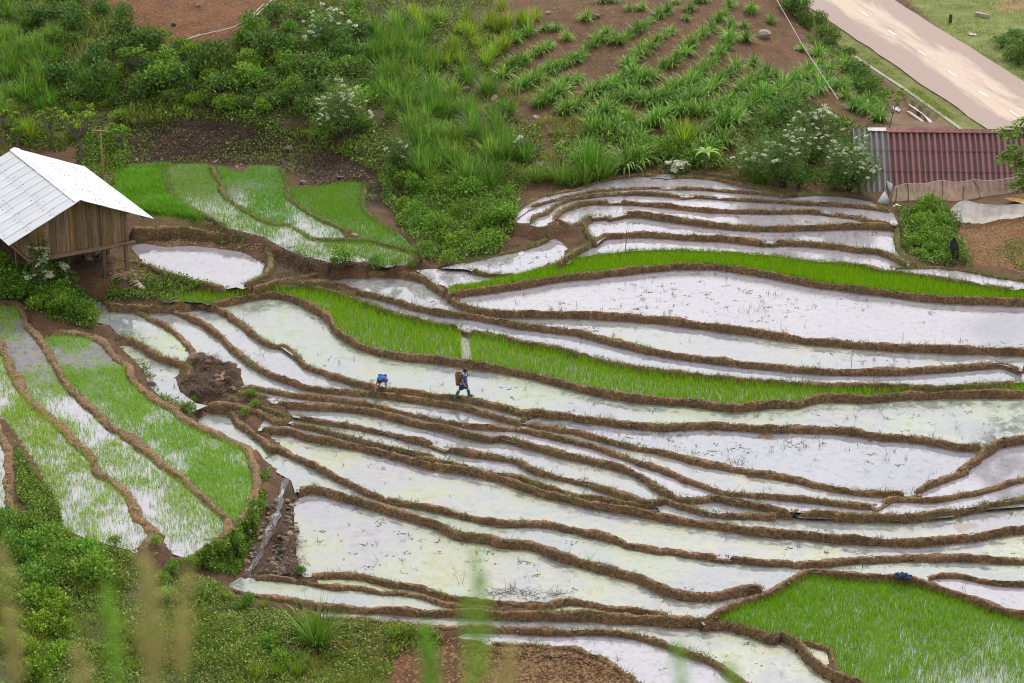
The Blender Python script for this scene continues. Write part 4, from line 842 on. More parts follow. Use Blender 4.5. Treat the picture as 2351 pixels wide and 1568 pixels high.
cover('cliff_roots', 'dry roots and brown litter hanging on the dark earth cliff', 'roots', [('P 280,275 480,280 700,310 870,400 900,470 740,440 620,375 300,375', 6500), ('A 1290,850 1480,890 1620,1000 1640,1090 1450,1130 1250,1130 1180,1060 1240,960', 2600), ('F 120,550 330,600 330,860 60,850', 2200), ('P 620,570 760,580 760,625 640,640', 1200), ('P 1150,580 1060,600 1090,560 1200,560', 500)], 'dry', 0.28, 0.022, 1, 0.3, -0.4, 5, True, 1.4)
cover('cliff_herbs', 'small green herbs dotted over the dark earth cliff', 'herbs', [('P 280,275 480,280 700,310 870,400 900,470 740,440 620,375 300,375', 6500), ('P 300,560 620,530 640,640 560,640 330,680 260,690 260,640', 2600)], 'cover_a', 0.2, 0.10, 0.5, 0.4, 0.02, 6)
cover('meadow_grass', 'short bright meadow grass beside the upper terraces', 'grass', [('P 265,378 385,378 425,462 540,512 420,500 330,488 265,450', 12000)], 'rice3', 0.22, 0.03, 1, 0.3, -0.6, 7, True)
cover('bank_herbs', 'leafy weeds on the banks under the wooden hut', 'weeds', [('P 0,600 110,610 170,660 230,690 220,760 100,730 0,690', 8000), ('P 260,640 420,640 540,660 400,690 240,690', 5000), ('E 100,0 220,180 350,330 390,430 430,570 200,470 120,350', 4200), ('E 1600,520 1720,200 1780,170 1740,420 1690,600 1600,800 1560,860 1400,840 1250,770', 11000), ('A 790,770 960,960 1080,1170 1230,1250 1350,1290 1280,1180 1050,1130 930,930', 1900)], 'cover_a', 0.35, 0.10, 0.5, 0.4, -0.25, 8)
FGP = 'E -60,420 200,470 430,600 860,720 1000,810 1400,900 1560,1000 1816,1090; F 480,1150 900,1190 1250,1230 1280,1300 900,1568 900,1640; E -60,1640'
cover('near_weeds', 'leafy weeds covering the near slope below the paddies', 'weeds', [(FGP, 44000), ('E -60,420 500,600 900,900 700,1640 -60,1640', 16000)], 'cover_fg', 0.5, 0.085, 0.5, 0.45, -0.14, 9)
cover('near_grass', 'rough grass on the near slope below the paddies', 'grass', [(FGP, 52000)], 'cover_b', 0.42, 0.022, 1, 0.3, -0.05, 10, True)
cover('verge_grass', 'short grass on the verges of the dusty road', 'grass', [('4 400,80 560,180 900,430 1200,650 1500,860 1380,860 1050,610 620,330 430,200', 7000), ('4 1000,0 1300,230 1600,400 1816,560 2000,700 2000,-40 1000,-40', 9000)], 'cover_b', 0.10, 0.03, 1, 0.3, -0.35, 11, True)
cover('road_bank_weeds', 'weeds on the bank between planted slope and concrete drain', 'weeds', [('4 330,60 460,200 640,360 900,600 920,840 760,680 560,420 380,250', 7500)], 'cover_a', 0.4, 0.10, 0.5, 0.4, -0.3, 12)
cover('clod_weeds', 'weeds sprouting on the tilled red soil by the net', 'weeds', [('D 1380,490 1816,430 1816,810 1480,740 1420,600', 2600)], 'cover_a', 0.25, 0.09, 0.5, 0.4, 0.0, 13)
# straw under the hut
q = zone_pts('8 480,1230 900,1230 1060,1380 900,1480 560,1500 500,1400', 1500); Pq = place(q[:, 0], q[:, 1])
a = rng.uniform(0, 6.28, len(Pq)); V, Q = ribbons(Pq+[0, 0, 0.02], np.stack([np.cos(a), np.sin(a), 0.12+0*a], -1), rng.uniform(0.2, 0.6, len(Pq)), rng.uniform(0.015, 0.03, len(Pq)), 0.2+0*a, 2)
stuff(obj('straw_litter', mesh_np('straw_litter', V, Q), M['straw']), 'loose brown straw strewn under the wooden hut', 'straw')

# ---- copies of plants with parts
def copy_tree(root, loc, rz=0, sc=1.0, label=None, group=None):
    r = root.copy(); COL.objects.link(r); r.location = loc; r.rotation_euler = (0, 0, rz); r.scale = (sc,)*3 if not hasattr(sc, '__len__') else sc
    if label: r['label'] = label
    if group: r['group'] = group
    for ch in root.children:
        c = ch.copy(); COL.objects.link(c); c.parent = r
        for g in ch.children:
            d = g.copy(); COL.objects.link(d); d.parent = c
    return r
LM = [(s_, at(s_)[0]) for s_ in ()]
def landmark(s_, words): LM.append((words, at(s_)[0]))
for s_, w_ in [('2 600,900', 'the large flowering shrub'), ('2 480,330', 'the flowering shrub by the bamboo pipe'), ('2 970,1130', 'the slim flowering shrub'), ('1 850,515', 'the two dark trunked trees'), ('1 530,1050', 'the pale forked tree'), ('1 60,950', 'the gnarled trees behind the hut'), ('1 1200,330', 'the lower end of the bamboo pipe'),
               ('1 1650,190', 'the bend of the bamboo pipe'), ('1 800,100', 'the bare red slope'), ('2 1430,600', 'the dark craggy outcrop'), ('3 240,780', 'the pale split rock'), ('3 270,1100', 'the large rough brown rock'), ('3 1360,1115', 'the banana plant'), ('3 1740,240', 'the tall pale boulder'), ('3 635,115', 'the flat grey slab'), ('4 430,1010', 'the overhead wire'),
               ('4 650,1260', 'the grey roof edge'), ('4 230,1235', 'the wide flowering shrub'), ('4 566,268', 'the milestone'), ('4 1000,620', 'the concrete drain'), ('N 880,1240', 'the scarecrow'), ('N 600,650', 'the dead upright stems'), ('B 1350,190', 'the gully brushwood heap'), ('B 690,85', 'the rounded boulder on the bund'), ('8 380,1610', 'the young flowering shrub'),
               ('P 0,640', 'the corner post of the hut'), ('A 600,640', 'the algae pond'), ('F 450,1320', 'the lone lush tussock'), ('E 60,430', 'the short clay bund'), ('E 900,720', 'the clay bund ends'), ('E 1560,900', 'the stone channel'), ('E 300,1450', 'the foot of the near slope'), ('E 1100,1300', 'the open weedy part of the near slope'), ('3 1000,700', 'the thickest fodder rows'), ('3 1200,150', 'the upper fodder rows'), ('3 200,450', 'the thin outer fodder rows'), ('4 300,550', 'the fodder rows under the wire'), ('1 100,150', 'the tall grass corner of the hillside'), ('2 1250,1000', 'the lower grass drift'), ('2 900,350', 'the upper grass drift')]: landmark(s_, w_)
def where(label, p, sc):
    # shape of the plant and the nearest thing one can find
    k = min(LM, key=lambda t: (t[1][0]-p[0])**2+(t[1][1]-p[1])**2)[0]; sc = sum(sc)/3 if hasattr(sc, '__len__') else sc
    sz = 'small ' if sc < 0.62 else ('large ' if sc > 1.05 else '')
    w = label.split(); cut = next((i for i, x in enumerate(w) if x in ('in', 'on', 'at', 'among', 'beside', 'between', 'behind', 'overhanging', 'filling', 'across', 'below', 'low', 'standing', 'rooted')), len(w))
    head = [x for x in w[:cut] if not (sz and x in ('small', 'large'))]
    return sz+' '.join(head[:8])+' near '+k
class Kind:
    """a family of look-alike plants: several variants, placed as individuals"""
    def __init__(self, name, cat, variants): self.name = name; self.cat = cat; self.var = variants; self.used = [False]*len(variants)
    def put(self, p, sc, label, group, rz=None, vi=None):
        i = rnd.randrange(len(self.var)) if vi is None else vi
        rz = rnd.uniform(0, 6.28) if rz is None else rz
        root = self.var[i]
        if not self.used[i]:
            self.used[i] = True; root.location = p; root.rotation_euler = (0, 0, rz); root.scale = (sc,)*3 if not hasattr(sc, '__len__') else sc
            o = root
        else: o = copy_tree(root, p, rz, sc)
        tag(o, where(label, p, sc), self.cat, group); return o
    def finish(self):
        for u, r in zip(self.used, self.var):
            if not u:
                for c in list(r.children): bpy.data.objects.remove(c)
                bpy.data.objects.remove(r)
def shrub_kind(name, mat, nv, **kw):
    out = []
    for i in range(nv):
        e = bpy.data.objects.new(name, None); COL.objects.link(e)
        obj('foliage', shrub_mesh('foliage', **kw), M[mat], e); obj('stems', stems_mesh('stems'), M['bark_dark'], e); out.append(e)
    return Kind(name, 'shrub', out)
def tuft_kind(name, mat, nv, cat, **kw):
    return Kind(name, cat, [obj(name, tuft_mesh(name, **kw), M[mat]) for i in range(nv)])
K_dark = shrub_kind('shrub', 'leaf_dark', 5, n=760, lobes=8, leaf=0.115)
K_mid = shrub_kind('shrub', 'leaf_mid', 5, n=700, lobes=7, leaf=0.125)
K_lime = shrub_kind('shrub', 'leaf_lime', 4, n=640, lobes=6, leaf=0.15)
K_tall = tuft_kind('grass_tussock', 'grass_tall', 5, 'grass tussock', n=150, L=1.25, W=0.034, droop=0.75, spread=0.75, rad=0.22)
K_bright = tuft_kind('grass_tussock', 'grass_bright', 4, 'grass tussock', n=150, L=1.15, W=0.032, droop=0.65, spread=0.65, rad=0.22)
K_fodder = tuft_kind('fodder_grass', 'fodder', 6, 'fodder plant', n=96, L=1.1, W=0.078, droop=1.7, spread=1.0, rad=0.15)

# rows of broad-leaved fodder grass on the brown slope
rows = ['3 20,510 60,455', '3 100,455 180,400 280,345', '3 90,275 190,235', '3 110,595 220,540 330,485', '3 335,470 430,440 530,405', '3 400,595 510,535', '3 250,705 400,625', '3 410,755 530,695',
        '3 330,315', '3 300,195', '3 370,195', '3 440,260', '3 545,370 620,310 700,235', '3 565,130', '3 765,295 900,215 1000,155 1100,75 1160,25', '3 850,65 930,60', '3 680,20 760,15',
        '3 840,440 940,365 1040,280 1130,225', '3 1075,455 1180,395 1250,320', '3 1260,295 1390,205 1440,140 1520,40', '3 1230,140', '3 1260,70', '3 1310,20 1350,10', '3 770,565 880,505', '3 590,635', '3 650,620 740,585',
        '3 900,575 1030,505', '3 1120,625 1250,565 1350,475 1420,405 1480,335 1530,255', '3 610,785 700,770 800,790', '3 740,695 900,645', '3 960,695 1100,655', '3 1250,685 1370,625 1460,545 1560,465',
        '3 760,855 870,830', '3 1000,835 1080,790', '3 1130,745 1260,765', '3 1330,765 1440,720 1540,665', '3 1430,865 1560,810', '3 1310,900', '3 1480,960', '3 620,890 720,900', '3 1570,605 1700,545 1816,505', '3 1600,745 1700,690 1816,655',
        '3 1670,430', '3 1625,275', '3 1600,185', '3 1520,185', '3 1660,70', '3 1790,150', '3 930,930 800,920', '3 1330,980 1380,1000', '3 1290,1080',
        '4 230,595 340,520 460,455', '4 20,685 190,630', '4 240,725 340,650 460,595 520,560', '4 590,600 690,570', '4 540,475 610,440', '4 640,650', '4 790,690', '4 120,765 190,760', '4 150,145', '4 30,85', '4 340,335', '4 450,385', '4 700,730 830,750', '4 860,800', '4 640,470']
used = []
for r in rows:
    q = px(r); pts = [q[0]]
    for a_, b_ in zip(q, q[1:]):
        n_ = max(1, int(math.hypot(b_[0]-a_[0], b_[1]-a_[1])/15.5))
        pts += [(a_[0]+(b_[0]-a_[0])*i/n_, a_[1]+(b_[1]-a_[1])*i/n_) for i in range(1, n_+1)]
    for u, v in pts: used.append((u+rnd.uniform(-3, 3), v+rnd.uniform(-2.5, 2.5)))
Pf = place(*np.array(used).T)
for (u, v), p in zip(used, Pf):
    sc = 0.62+0.48*min(1, max(0, v/300))**1.3+rnd.uniform(-0.18, 0.2)
    K_fodder.put(p, sc, 'clump of broad-leaved fodder grass in a row on the brown slope', 'fodder grass rows on the slope')
for s_, k_ in [('3 830,1120', 1.75), ('3 930,1080', 1.3), ('3 640,840', 1.1), ('3 1400,1080', 1.0)]:
    K_fodder.put(at(s_)[0], k_, 'oversized dark fodder clump at the foot of the slope above the bund', 'big fodder clumps at the slope foot')
# tall grass tussocks
def many(kind, pts, sc, label, group, jit=0.2):
    q = [t for s_ in pts for t in px(s_)]
    for p in place(*np.array(q).T): kind.put(p, sc*rnd.uniform(1-jit, 1+jit), label, group)
many(K_tall, ['2 860,300 840,230 910,330 880,420 820,380 900,520 960,500 850,560 930,640 980,700 1010,600 1080,640 1120,700 1060,740 1180,720 1250,650 1200,600 1280,700 1300,780 1160,800 1240,900 1100,900 1180,960 1250,1010 1330,930 1050,860 1130,1000 1380,950 1480,890 1590,1050 1700,1080 980,300 1000,220 700,60',
              '2 1150,1080 1250,1130 1330,1100 1180,1180 1230,1260 1330,1270 1420,1200 1560,1170 1640,1190 1120,1140 1430,1110 1590,1250'], 1.05, 'tall dark green grass tussock in the hillside drift above the gully', 'tall grass drift on the hillside')
many(K_bright, ['2 1050,430 1170,440 1300,430 1390,420 1340,370 1230,400 1640,210 1700,180 1590,180 1430,140 1380,220 1500,310 1610,370 1680,330 1560,430 1790,180 1660,70 1120,170 1080,120 1330,330 1450,240; 3 30,330 170,185 60,260 20,200 240,130', '2 1380,1060 1290,1030'], 0.95, 'bright yellow-green grass tussock beside the fodder rows', 'bright grass at the edge of the planted slope')
many(K_tall, ['3 560,1130 600,1120 640,1140'], 1.55, 'huge tall grass tussock overhanging the uppermost paddy bund', 'huge tussocks over the top bund')
many(K_bright, ['3 1210,960 1230,930'], 1.3, 'upright pale grass tussock among the lowest fodder clumps', 'pale tussocks among the fodder')
many(K_tall, ['1 30,290 90,240 60,380 150,330 230,330 200,420 280,380 320,300 100,480 250,480 40,520 160,540 330,560 540,560 600,600 690,560 720,640 560,480', '1 200,180 150,120 60,120 20,60', '3 480,1230 400,1210 330,1190 560,1210 650,1190 250,1200 700,1170', '4 40,1215 110,1220'], 1.0, 'tall green grass tussock among the bushes of the hillside', 'grass tussocks among the bushes')
many(K_bright, ['1 210,930 180,880', '1 30,330 150,480 260,580'], 0.9, 'pale grass tussock behind the white roof of the hut', 'pale tussocks behind the hut')
many(K_tall, ['F 460,1330 440,1310'], 1.2, 'lush grass tussock standing alone on the near slope by the red earth', 'lone tussock of the near slope')
zt_ = zone_pts('P 830,70 1000,40 1120,170 1180,260 1230,390 1100,430 1000,400 900,330 860,200', 70)
for p_ in place(zt_[:, 0], zt_[:, 1]): K_tall.put(p_, rnd.uniform(0.7, 1.15), 'tall dark green grass tussock in the hillside drift above the gully', 'tall grass drift on the hillside')
zt_ = zone_pts('P 0,0 120,0 160,120 120,260 0,280', 34)
for p_ in place(zt_[:, 0], zt_[:, 1]): K_tall.put(p_, rnd.uniform(0.6, 1.1), 'tall green grass tussock among the bushes of the hillside', 'grass tussocks among the bushes')
zt_ = zone_pts(FGP, 46)
for p_ in place(zt_[:, 0], zt_[:, 1]):
    if not infield(p_[0:1], p_[1:2])[0]: K_bright.put(p_, rnd.uniform(0.25, 0.55), 'small shaggy grass tuft on the near slope', 'grass tufts of the near slope')
# shrubs
MILE = at('4 566,268')[0]
def shrubs(kind, zone, n, smin, smax, label, group, seed=0):
    q = zone_pts(zone, n*3); P = place(q[:, 0], q[:, 1]); ok = ~infield(P[:, 0], P[:, 1]) & (np.hypot(P[:, 0]-MILE[0], P[:, 1]-MILE[1]-0.5) > 2.0); P = P[ok]; got = []
    for p in P:
        s_ = rnd.uniform(smin, smax)
        if all((p[0]-g[0])**2+(p[1]-g[1])**2 > (0.40*(s_+g[2]))**2 for g in got):
            got.append((p[0], p[1], s_)); kind.put(p-np.array([0, 0, 0.08]), (s_*rnd.uniform(0.9, 1.2), s_, s_*rnd.uniform(0.85, 1.35)), label, group)
        if len(got) >= n: break
LH = 'P 120,60 240,40 330,120 420,120 480,240 300,270 230,320 120,330 60,200'
shrubs(K_dark, 'P 60,-10 230,-10 310,90 420,130 560,90 640,30 830,60 840,240 700,300 480,265 300,265 220,300 120,200', 64, 0.7, 1.5, 'dense dark-leaved bush on the hillside under the bare red slope', 'dark bushes of the hillside')
shrubs(K_mid, 'P 300,60 460,120 640,40 840,30 830,330 700,300 500,270 300,200', 52, 0.5, 1.15, 'mid green bush between the dark bushes of the hillside', 'mid green bushes of the hillside')
shrubs(K_lime, 'P 0,150 480,150 560,260 300,270 150,330 0,330', 22, 0.4, 0.8, 'small light green bush on the grassy slope behind the hut', 'light green bushes behind the hut')
shrubs(K_mid, 'P 880,430 1020,420 1200,430 1180,520 1100,590 960,560 900,500', 26, 0.5, 0.95, 'leafy green bush in the gully beside the upper rice terraces', 'bushes in the gully')
shrubs(K_lime, 'P 890,450 1050,440 1150,500 1060,590 940,560', 14, 0.4, 0.75, 'fresh light green bush in the gully beside the upper terraces', 'light bushes in the gully')
shrubs(K_dark, 'P 900,330 1180,400 1230,440 1060,430 900,420', 14, 0.5, 0.9, 'dark bush at the foot of the tall grass drift', 'dark bushes under the grass drift')
shrubs(K_mid, '3 900,1080 960,900 1150,900 1250,1080 1000,1120', 9, 0.6, 0.95, 'round green bush at the foot of the planted slope', 'bushes at the slope foot')
shrubs(K_dark, '4 0,1180 20,800 300,700 700,900 900,1000 700,1260 300,1240', 18, 0.9, 1.5, 'dark bush in the thicket beside the red roof', 'thicket beside the red roof')
shrubs(K_mid, 'D 1000,440 1200,380 1320,420 1300,640 1180,720 1060,700', 16, 0.45, 0.85, 'leafy bush filling the gully between bund and tilled soil', 'bushes below the net fence')
shrubs(K_dark, '4 330,20 430,60 560,260 760,460 860,620 760,640 520,330 380,240 300,140', 16, 0.5, 1.0, 'dark bush on the bank above the concrete drain', 'bushes along the drain bank')
shrubs(K_dark, '4 230,0 360,0 340,120 240,110', 5, 1.1, 1.6, 'spreading blackish bush on the crest of the slope next to the road', 'bushes on the slope crest')

shrubs(K_dark, '4 1640,320 1700,250 1816,300 1950,380 1950,520 1760,430', 9, 0.8, 1.2, 'dense dark hedge bush across the road', 'hedge across the road')
shrubs(K_mid, 'P 0,600 100,620 200,690 215,750 100,720 0,680', 16, 0.5, 0.95, 'leafy bush on the bank below the wooden hut', 'bushes below the hut')
shrubs(K_lime, 'P 90,690 220,700 215,750 140,740', 6, 0.4, 0.6, 'light green bush at the edge of the algae pond below the hut', 'light bushes by the algae pond')
shrubs(K_mid, 'E -20,480 350,600 560,700 700,900 500,1000 300,1100 -20,1100', 26, 0.6, 1.0, 'green bush on the upper part of the near slope', 'bushes of the near slope')
shrubs(K_lime, 'E -20,1050 300,900 500,1250 350,1568 -20,1568', 16, 0.5, 0.9, 'light green bush low on the near slope', 'light bushes of the near slope')
shrubs(K_mid, 'E 1150,780 1400,870 1600,1000; F 300,1200 600,1300 300,1560; E 1300,1500 1000,1000', 16, 0.35, 0.65, 'small weed bush on the near slope below the stone channel', 'weed bushes near the channel')
for s_, k_ in [('P 20,692', 1.2), ('P 60,690', 1.1), ('P 105,698', 0.95), ('P 0,670', 1.3), ('P 140,715', 0.9)]: K_mid.put(at(s_)[0], k_, 'leafy bush on the bank below the wooden hut', 'bushes below the hut')
for s_, k_ in [('B 620,270', 0.85), ('B 1130,240', 0.8), ('B 830,290', 0.55), ('B 960,290', 0.5), ('B 1080,280', 0.4), ('B 560,280', 0.45), ('B 1300,260', 0.6), ('A 250,260', 0.8), ('A 450,400', 0.6)]:
    K_mid.put(at(s_)[0], k_, 'bright leafy weed standing on the edge between terraces and brushwood', 'leafy weeds along the brushwood')
for s_, k_ in [('A 1640,1135', 0.4), ('A 1680,1205', 0.35), ('A 1620,1255', 0.35), ('A 1290,1170', 0.3), ('F 340,850', 0.35), ('E 1460,700', 0.5), ('E 1560,640', 0.4), ('E 1240,800', 0.45), ('E 1040,650', 0.35), ('E 760,660', 0.4), ('A 1250,1240', 0.5), ('E 1720,420', 0.4)]:
    K_mid.put(at(s_)[0], k_, 'small leafy weed rooted in the bank at a paddy corner', 'weeds at paddy corners')
for K in (K_dark, K_mid, K_lime, K_tall, K_bright, K_fodder): K.finish()

# ---- elder shrubs with flat cream flower heads (each head is a part)
def umbel_mesh():
    n = 34; a = rng.uniform(0, 6.28, n); r = np.sqrt(rng.random(n)); P = np.stack([np.cos(a)*r, np.sin(a)*r, 0.35*(1-r*r)+rng.normal(0, 0.05, n)], -1)
    V, Q = leaf_quads(P-0.15, rng.normal(0, 0.6, (n, 3))+np.array([0, 0, 0.7]), np.full(n, 0.5), 0.9, 0.05); return mesh_np('flower_head', V, Q)
UMB = [umbel_mesh() for _ in range(4)]
for u_ in UMB: u_.materials.append(M['flower'])
def pinnate(name, n, R_, H_, leaf=0.085):
    c = rng.normal(0, 1, (14, 3)); c = unit(c)*rng.uniform(0.3, 0.72, (14, 1)); c[:, 2] = np.abs(c[:, 2])*0.95+0.30
    r = rng.uniform(0.20, 0.36, 14); k = rng.integers(0, 14, n); d = unit(rng.normal(0, 1, (n, 3)))
    P = c[k]+d*r[k, None]*rng.uniform(0.4, 1.1, (n, 1)); P[:, 2] = np.abs(P[:, 2]); P *= np.array([R_, R_, H_]); 
    A = unit(d*np.array([1, 1, 0.2])+rng.normal(0, 0.4, (n, 3))); Vs = []; Qs = []; off = 0
    for j in range(4):                                      # leaflets along each leaf stalk
        B = P+A*0.055*j; sd = unit(np.cross(A, rng.normal(0, 1, (n, 3)))); V, Q = leaf_quads(B, A*0.5+sd*(1 if j % 2 else -1)-np.array([0, 0, 0.2]), np.full(n, leaf)*rng.uniform(0.8, 1.3, n), 0.42)
        Vs.append(V); Qs.append(Q+off); off += len(V)
    return mesh_np(name, np.concatenate(Vs), np.concatenate(Qs)), c*np.array([R_, R_, H_]), r*R_
def elder(s_, R_, H_, nf, label, fside=None, n=900):
    p = at(s_)[0]; e = bpy.data.objects.new('flowering_shrub', None); COL.objects.link(e); e.location = p-np.array([0, 0, 0.1])
    me, c, r = pinnate('foliage', n, R_, H_); obj('foliage', me, M['leaf_elder'], e)
    m = MB()
    for i in range(9):
        q = Vector(c[i % len(c)]); m.tube([(0, 0, -0.1), q*0.5+Vector((rnd.uniform(-.1, .1), rnd.uniform(-.1, .1), 0.1)), q], [0.045, 0.03, 0.012], 5, False)
    m.build('stems', M['bark_dark'], e)
    for i in range(nf):
        j = rnd.randrange(len(c)); a = rnd.uniform(0, 6.28); el = rnd.uniform(0.1, 1.3); d = Vector((math.cos(a)*math.cos(el), math.sin(a)*math.cos(el)-0.45, math.sin(el)))
        if fside: d.x += fside
        d.normalize(); q = Vector(c[j])+d*r[j]*1.12; s2 = rnd.uniform(0.07, 0.17)
        obj('flower_head', UMB[i % 4], None, e, loc=q, rot=(rnd.uniform(-.4, .4)+0.25, rnd.uniform(-.4, .4), rnd.uniform(0, 6)), scale=s2)
    tag(e, label, 'shrub'); return e
elder('2 600,900', 2.15, 3.0, 69, 'large round flowering shrub with cream flower heads above the dark earth cliff', 0.5, 2600)
elder('2 480,330', 1.9, 2.3, 39, 'flowering shrub with cream heads at the end of the white bamboo pipe', 0, 1600)
elder('2 970,1130', 0.95, 2.0, 13, 'slim dark flowering shrub leaning over the lower end of the earth cliff', 0, 700)
elder('3 130,1010', 0.6, 0.8, 13, 'small thin flowering shrub among rocks left of the planted slope', 0, 350)
elder('3 1170,1125', 1.0, 0.55, 33, 'low flowering shrub spreading just above the top paddy bund', 0, 600)
elder('4 230,1235', 2.1, 3.2, 45, 'wide sparse flowering shrub in the thicket under the fodder rows', 0, 2400)
elder('4 430,1010', 1.9, 2.3, 51, 'flowering shrub on the slope with the overhead wire crossing above it', 0.3, 1900)
elder('4 650,1260', 1.7, 3.5, 69, 'tall flowering shrub touching the grey roof edge', 0.2, 2300)
elder('3 1700,1190', 1.6, 2.5, 30, 'dark flowering shrub next to the banana plant', 0, 1600)
elder('8 380,1610', 0.75, 3.3, 39, 'young flowering shrub in front of the plank wall of the hut', 0, 620)
elder('8 640,1500', 0.35, 1.9, 9, 'tiny flowering shrub under the floor edge of the hut', 0, 130)
# ---- small trees with pale crooked trunks
def rosette(P, n, L):
    a = rng.uniform(0, 6.28, n); D = np.stack([np.cos(a), np.sin(a), rng.uniform(0.1, 1.0, n)], -1); return leaf_quads(np.repeat(P[None], n, 0), D, L*rng.uniform(0.7, 1.2, n), 0.38, 0.12)
def crooked(s_, h, tips, label, mat='leaf_lime', lean=0.0, trunk=0.075):
    p = at(s_)[0]; e = bpy.data.objects.new('small_tree', None); COL.objects.link(e); e.location = p
    m = MB(); Vs = []; Qs = []; off = 0; fork = Vector((lean*h*0.4, 0, h*0.42))
    m.tube([(0, 0, -0.2), (0.05*h+lean*0.1, 0.02, h*0.2), fork], [trunk*1.25, trunk, trunk*0.8], 7, False)
    for i in range(tips):
        a = 6.28*i/tips+rnd.uniform(-.4, .4); rr = rnd.uniform(0.12, 0.42)*h
        q = fork+Vector((math.cos(a)*rr, math.sin(a)*rr, h*rnd.uniform(0.28, 0.6))); mid = fork.lerp(q, 0.5)+Vector((rnd.uniform(-.1, .1)*h, rnd.uniform(-.1, .1)*h, -0.04*h))
        m.tube([fork-Vector((0, 0, 0.05)), mid, q], [trunk*0.6, trunk*0.4, trunk*0.2], 5, False)
        for k in range(3):
            w = np.array(q)+rng.normal(0, 0.10, 3); V, Q = rosette(w, 15, 0.20); Vs.append(V); Qs.append(Q+off); off += len(V)
    m.build('trunk', M['bark'], e, True); obj('crown', mesh_np('crown', np.concatenate(Vs), np.concatenate(Qs)), M[mat], e)
    return tag(e, label, 'tree')
crooked('1 530,1050', 2.6, 13, 'pale forked tree with leaf rosettes behind the ridge of the white roof', trunk=0.10)
crooked('1 340,930', 1.7, 8, 'smaller pale tree left of the forked tree behind the hut')
crooked('1 20,950', 2.0, 9, 'gnarled pale tree behind the far roof corner of the hut', lean=0.2, trunk=0.11)
crooked('1 110,960', 1.1, 5, 'stunted twisted grey tree beside the far roof corner')
crooked('1 790,1010', 1.5, 11, 'grey twiggy tree behind the bamboo mast', lean=-0.1)
crooked('1 840,520', 1.7, 11, 'dark trunked tree in the bushes below the red slope', 'leaf_mid')
crooked('1 905,510', 1.5, 9, 'thin forked tree beside the dark trunked tree', 'leaf_mid')
crooked('2 500,960', 0.9, 8, 'little green tree in front of the large flowering shrub', 'leaf_lime')
crooked('4 920,845', 1.9, 8, 'slender young tree at the corner of the red roof by the drain', 'leaf_mid', 0.25, 0.03)
# ---- banana plant
p = at('3 1360,1115')[0]; e = bpy.data.objects.new('banana_plant', None); COL.objects.link(e); e.location = p
MB().tube([(0, 0, -0.1), (0.02, 0, 0.4), (0, 0, 0.8)], [0.08, 0.07, 0.04], 8).build('stem', M['straw'], e)
for i in range(7):
    a = i*0.9+0.3; V, Q = ribbons(np.array([[0, 0, 0.75]]), np.array([[math.cos(a)*0.9, math.sin(a)*0.9, 0.9]]), np.array([1.05]), np.array([0.30]), np.array([1.6]), 7)
    obj('leaf', mesh_np('leaf', V, Q), M['leaf_mid'], e)
tag(e, 'small banana plant with drooping broad leaves above the top paddy bund', 'banana plant')
# ---- feathery tree reaching into view beside the red roof
e = bpy.data.objects.new('feathery_tree', None); COL.objects.link(e); base = place(2425, 640)[0]; e.location = base
m = MB(); m.tube([(0, 0, -0.3), (-0.1, 0, 2.0), (-0.2, 0, 4.2), (-0.3, 0.2, 6.2)], [0.16, 0.13, 0.10, 0.05], 8)
tips = []
dscale = (base[1]*CP-(base[2]-CZ)*SP)/FPX
for (u, v) in px('4 1760,800 1700,860 1650,900 1816,780 1690,1010 1650,1050 1780,990 1760,1080 1816,1090 1740,1210 1790,1190 1816,1240 1850,1150 1870,900 1900,1000 1900,760'):
    dx = (u-2425)*dscale; dz = -(v-640)*dscale/math.cos(R(19)); q = Vector((dx, rnd.uniform(-.5, .5), dz)); tips.append(q)
    m.tube([(-0.15, 0, q.z-0.9), q*0.5+Vector((-0.1, 0, q.z*0.5-0.25)), q], [0.05, 0.03, 0.01], 5, False)
m.build('trunk', M['bark_dark'], e, True)
Vs = []; Qs = []; off = 0
for q in tips:
    for k in range(13):                                      # drooping pinnate fronds
        a = rng.uniform(0, 6.28); d = np.array([math.cos(a), math.sin(a), 0.25]); L = rng.uniform(0.5, 0.95); t = np.linspace(0.15, 1, 14)[:, None]
        P = np.array(q)+d*L*t-np.array([0, 0, 1])*0.30*t**2; sd = np.array([-d[1], d[0], 0])
        for sg in (-1, 1):
            V, Q = leaf_quads(P, np.repeat((d*0.3+sd*sg-np.array([0, 0, 0.25]))[None], 14, 0), np.full(14, 0.17), 0.42, 0.05); Vs.append(V); Qs.append(Q+off); off += len(V)
obj('crown', mesh_np('crown', np.concatenate(Vs), np.concatenate(Qs)), M['leaf_mid'], e)
tag(e, 'tree with feathery drooping leaves in front of the red corrugated roof', 'tree')
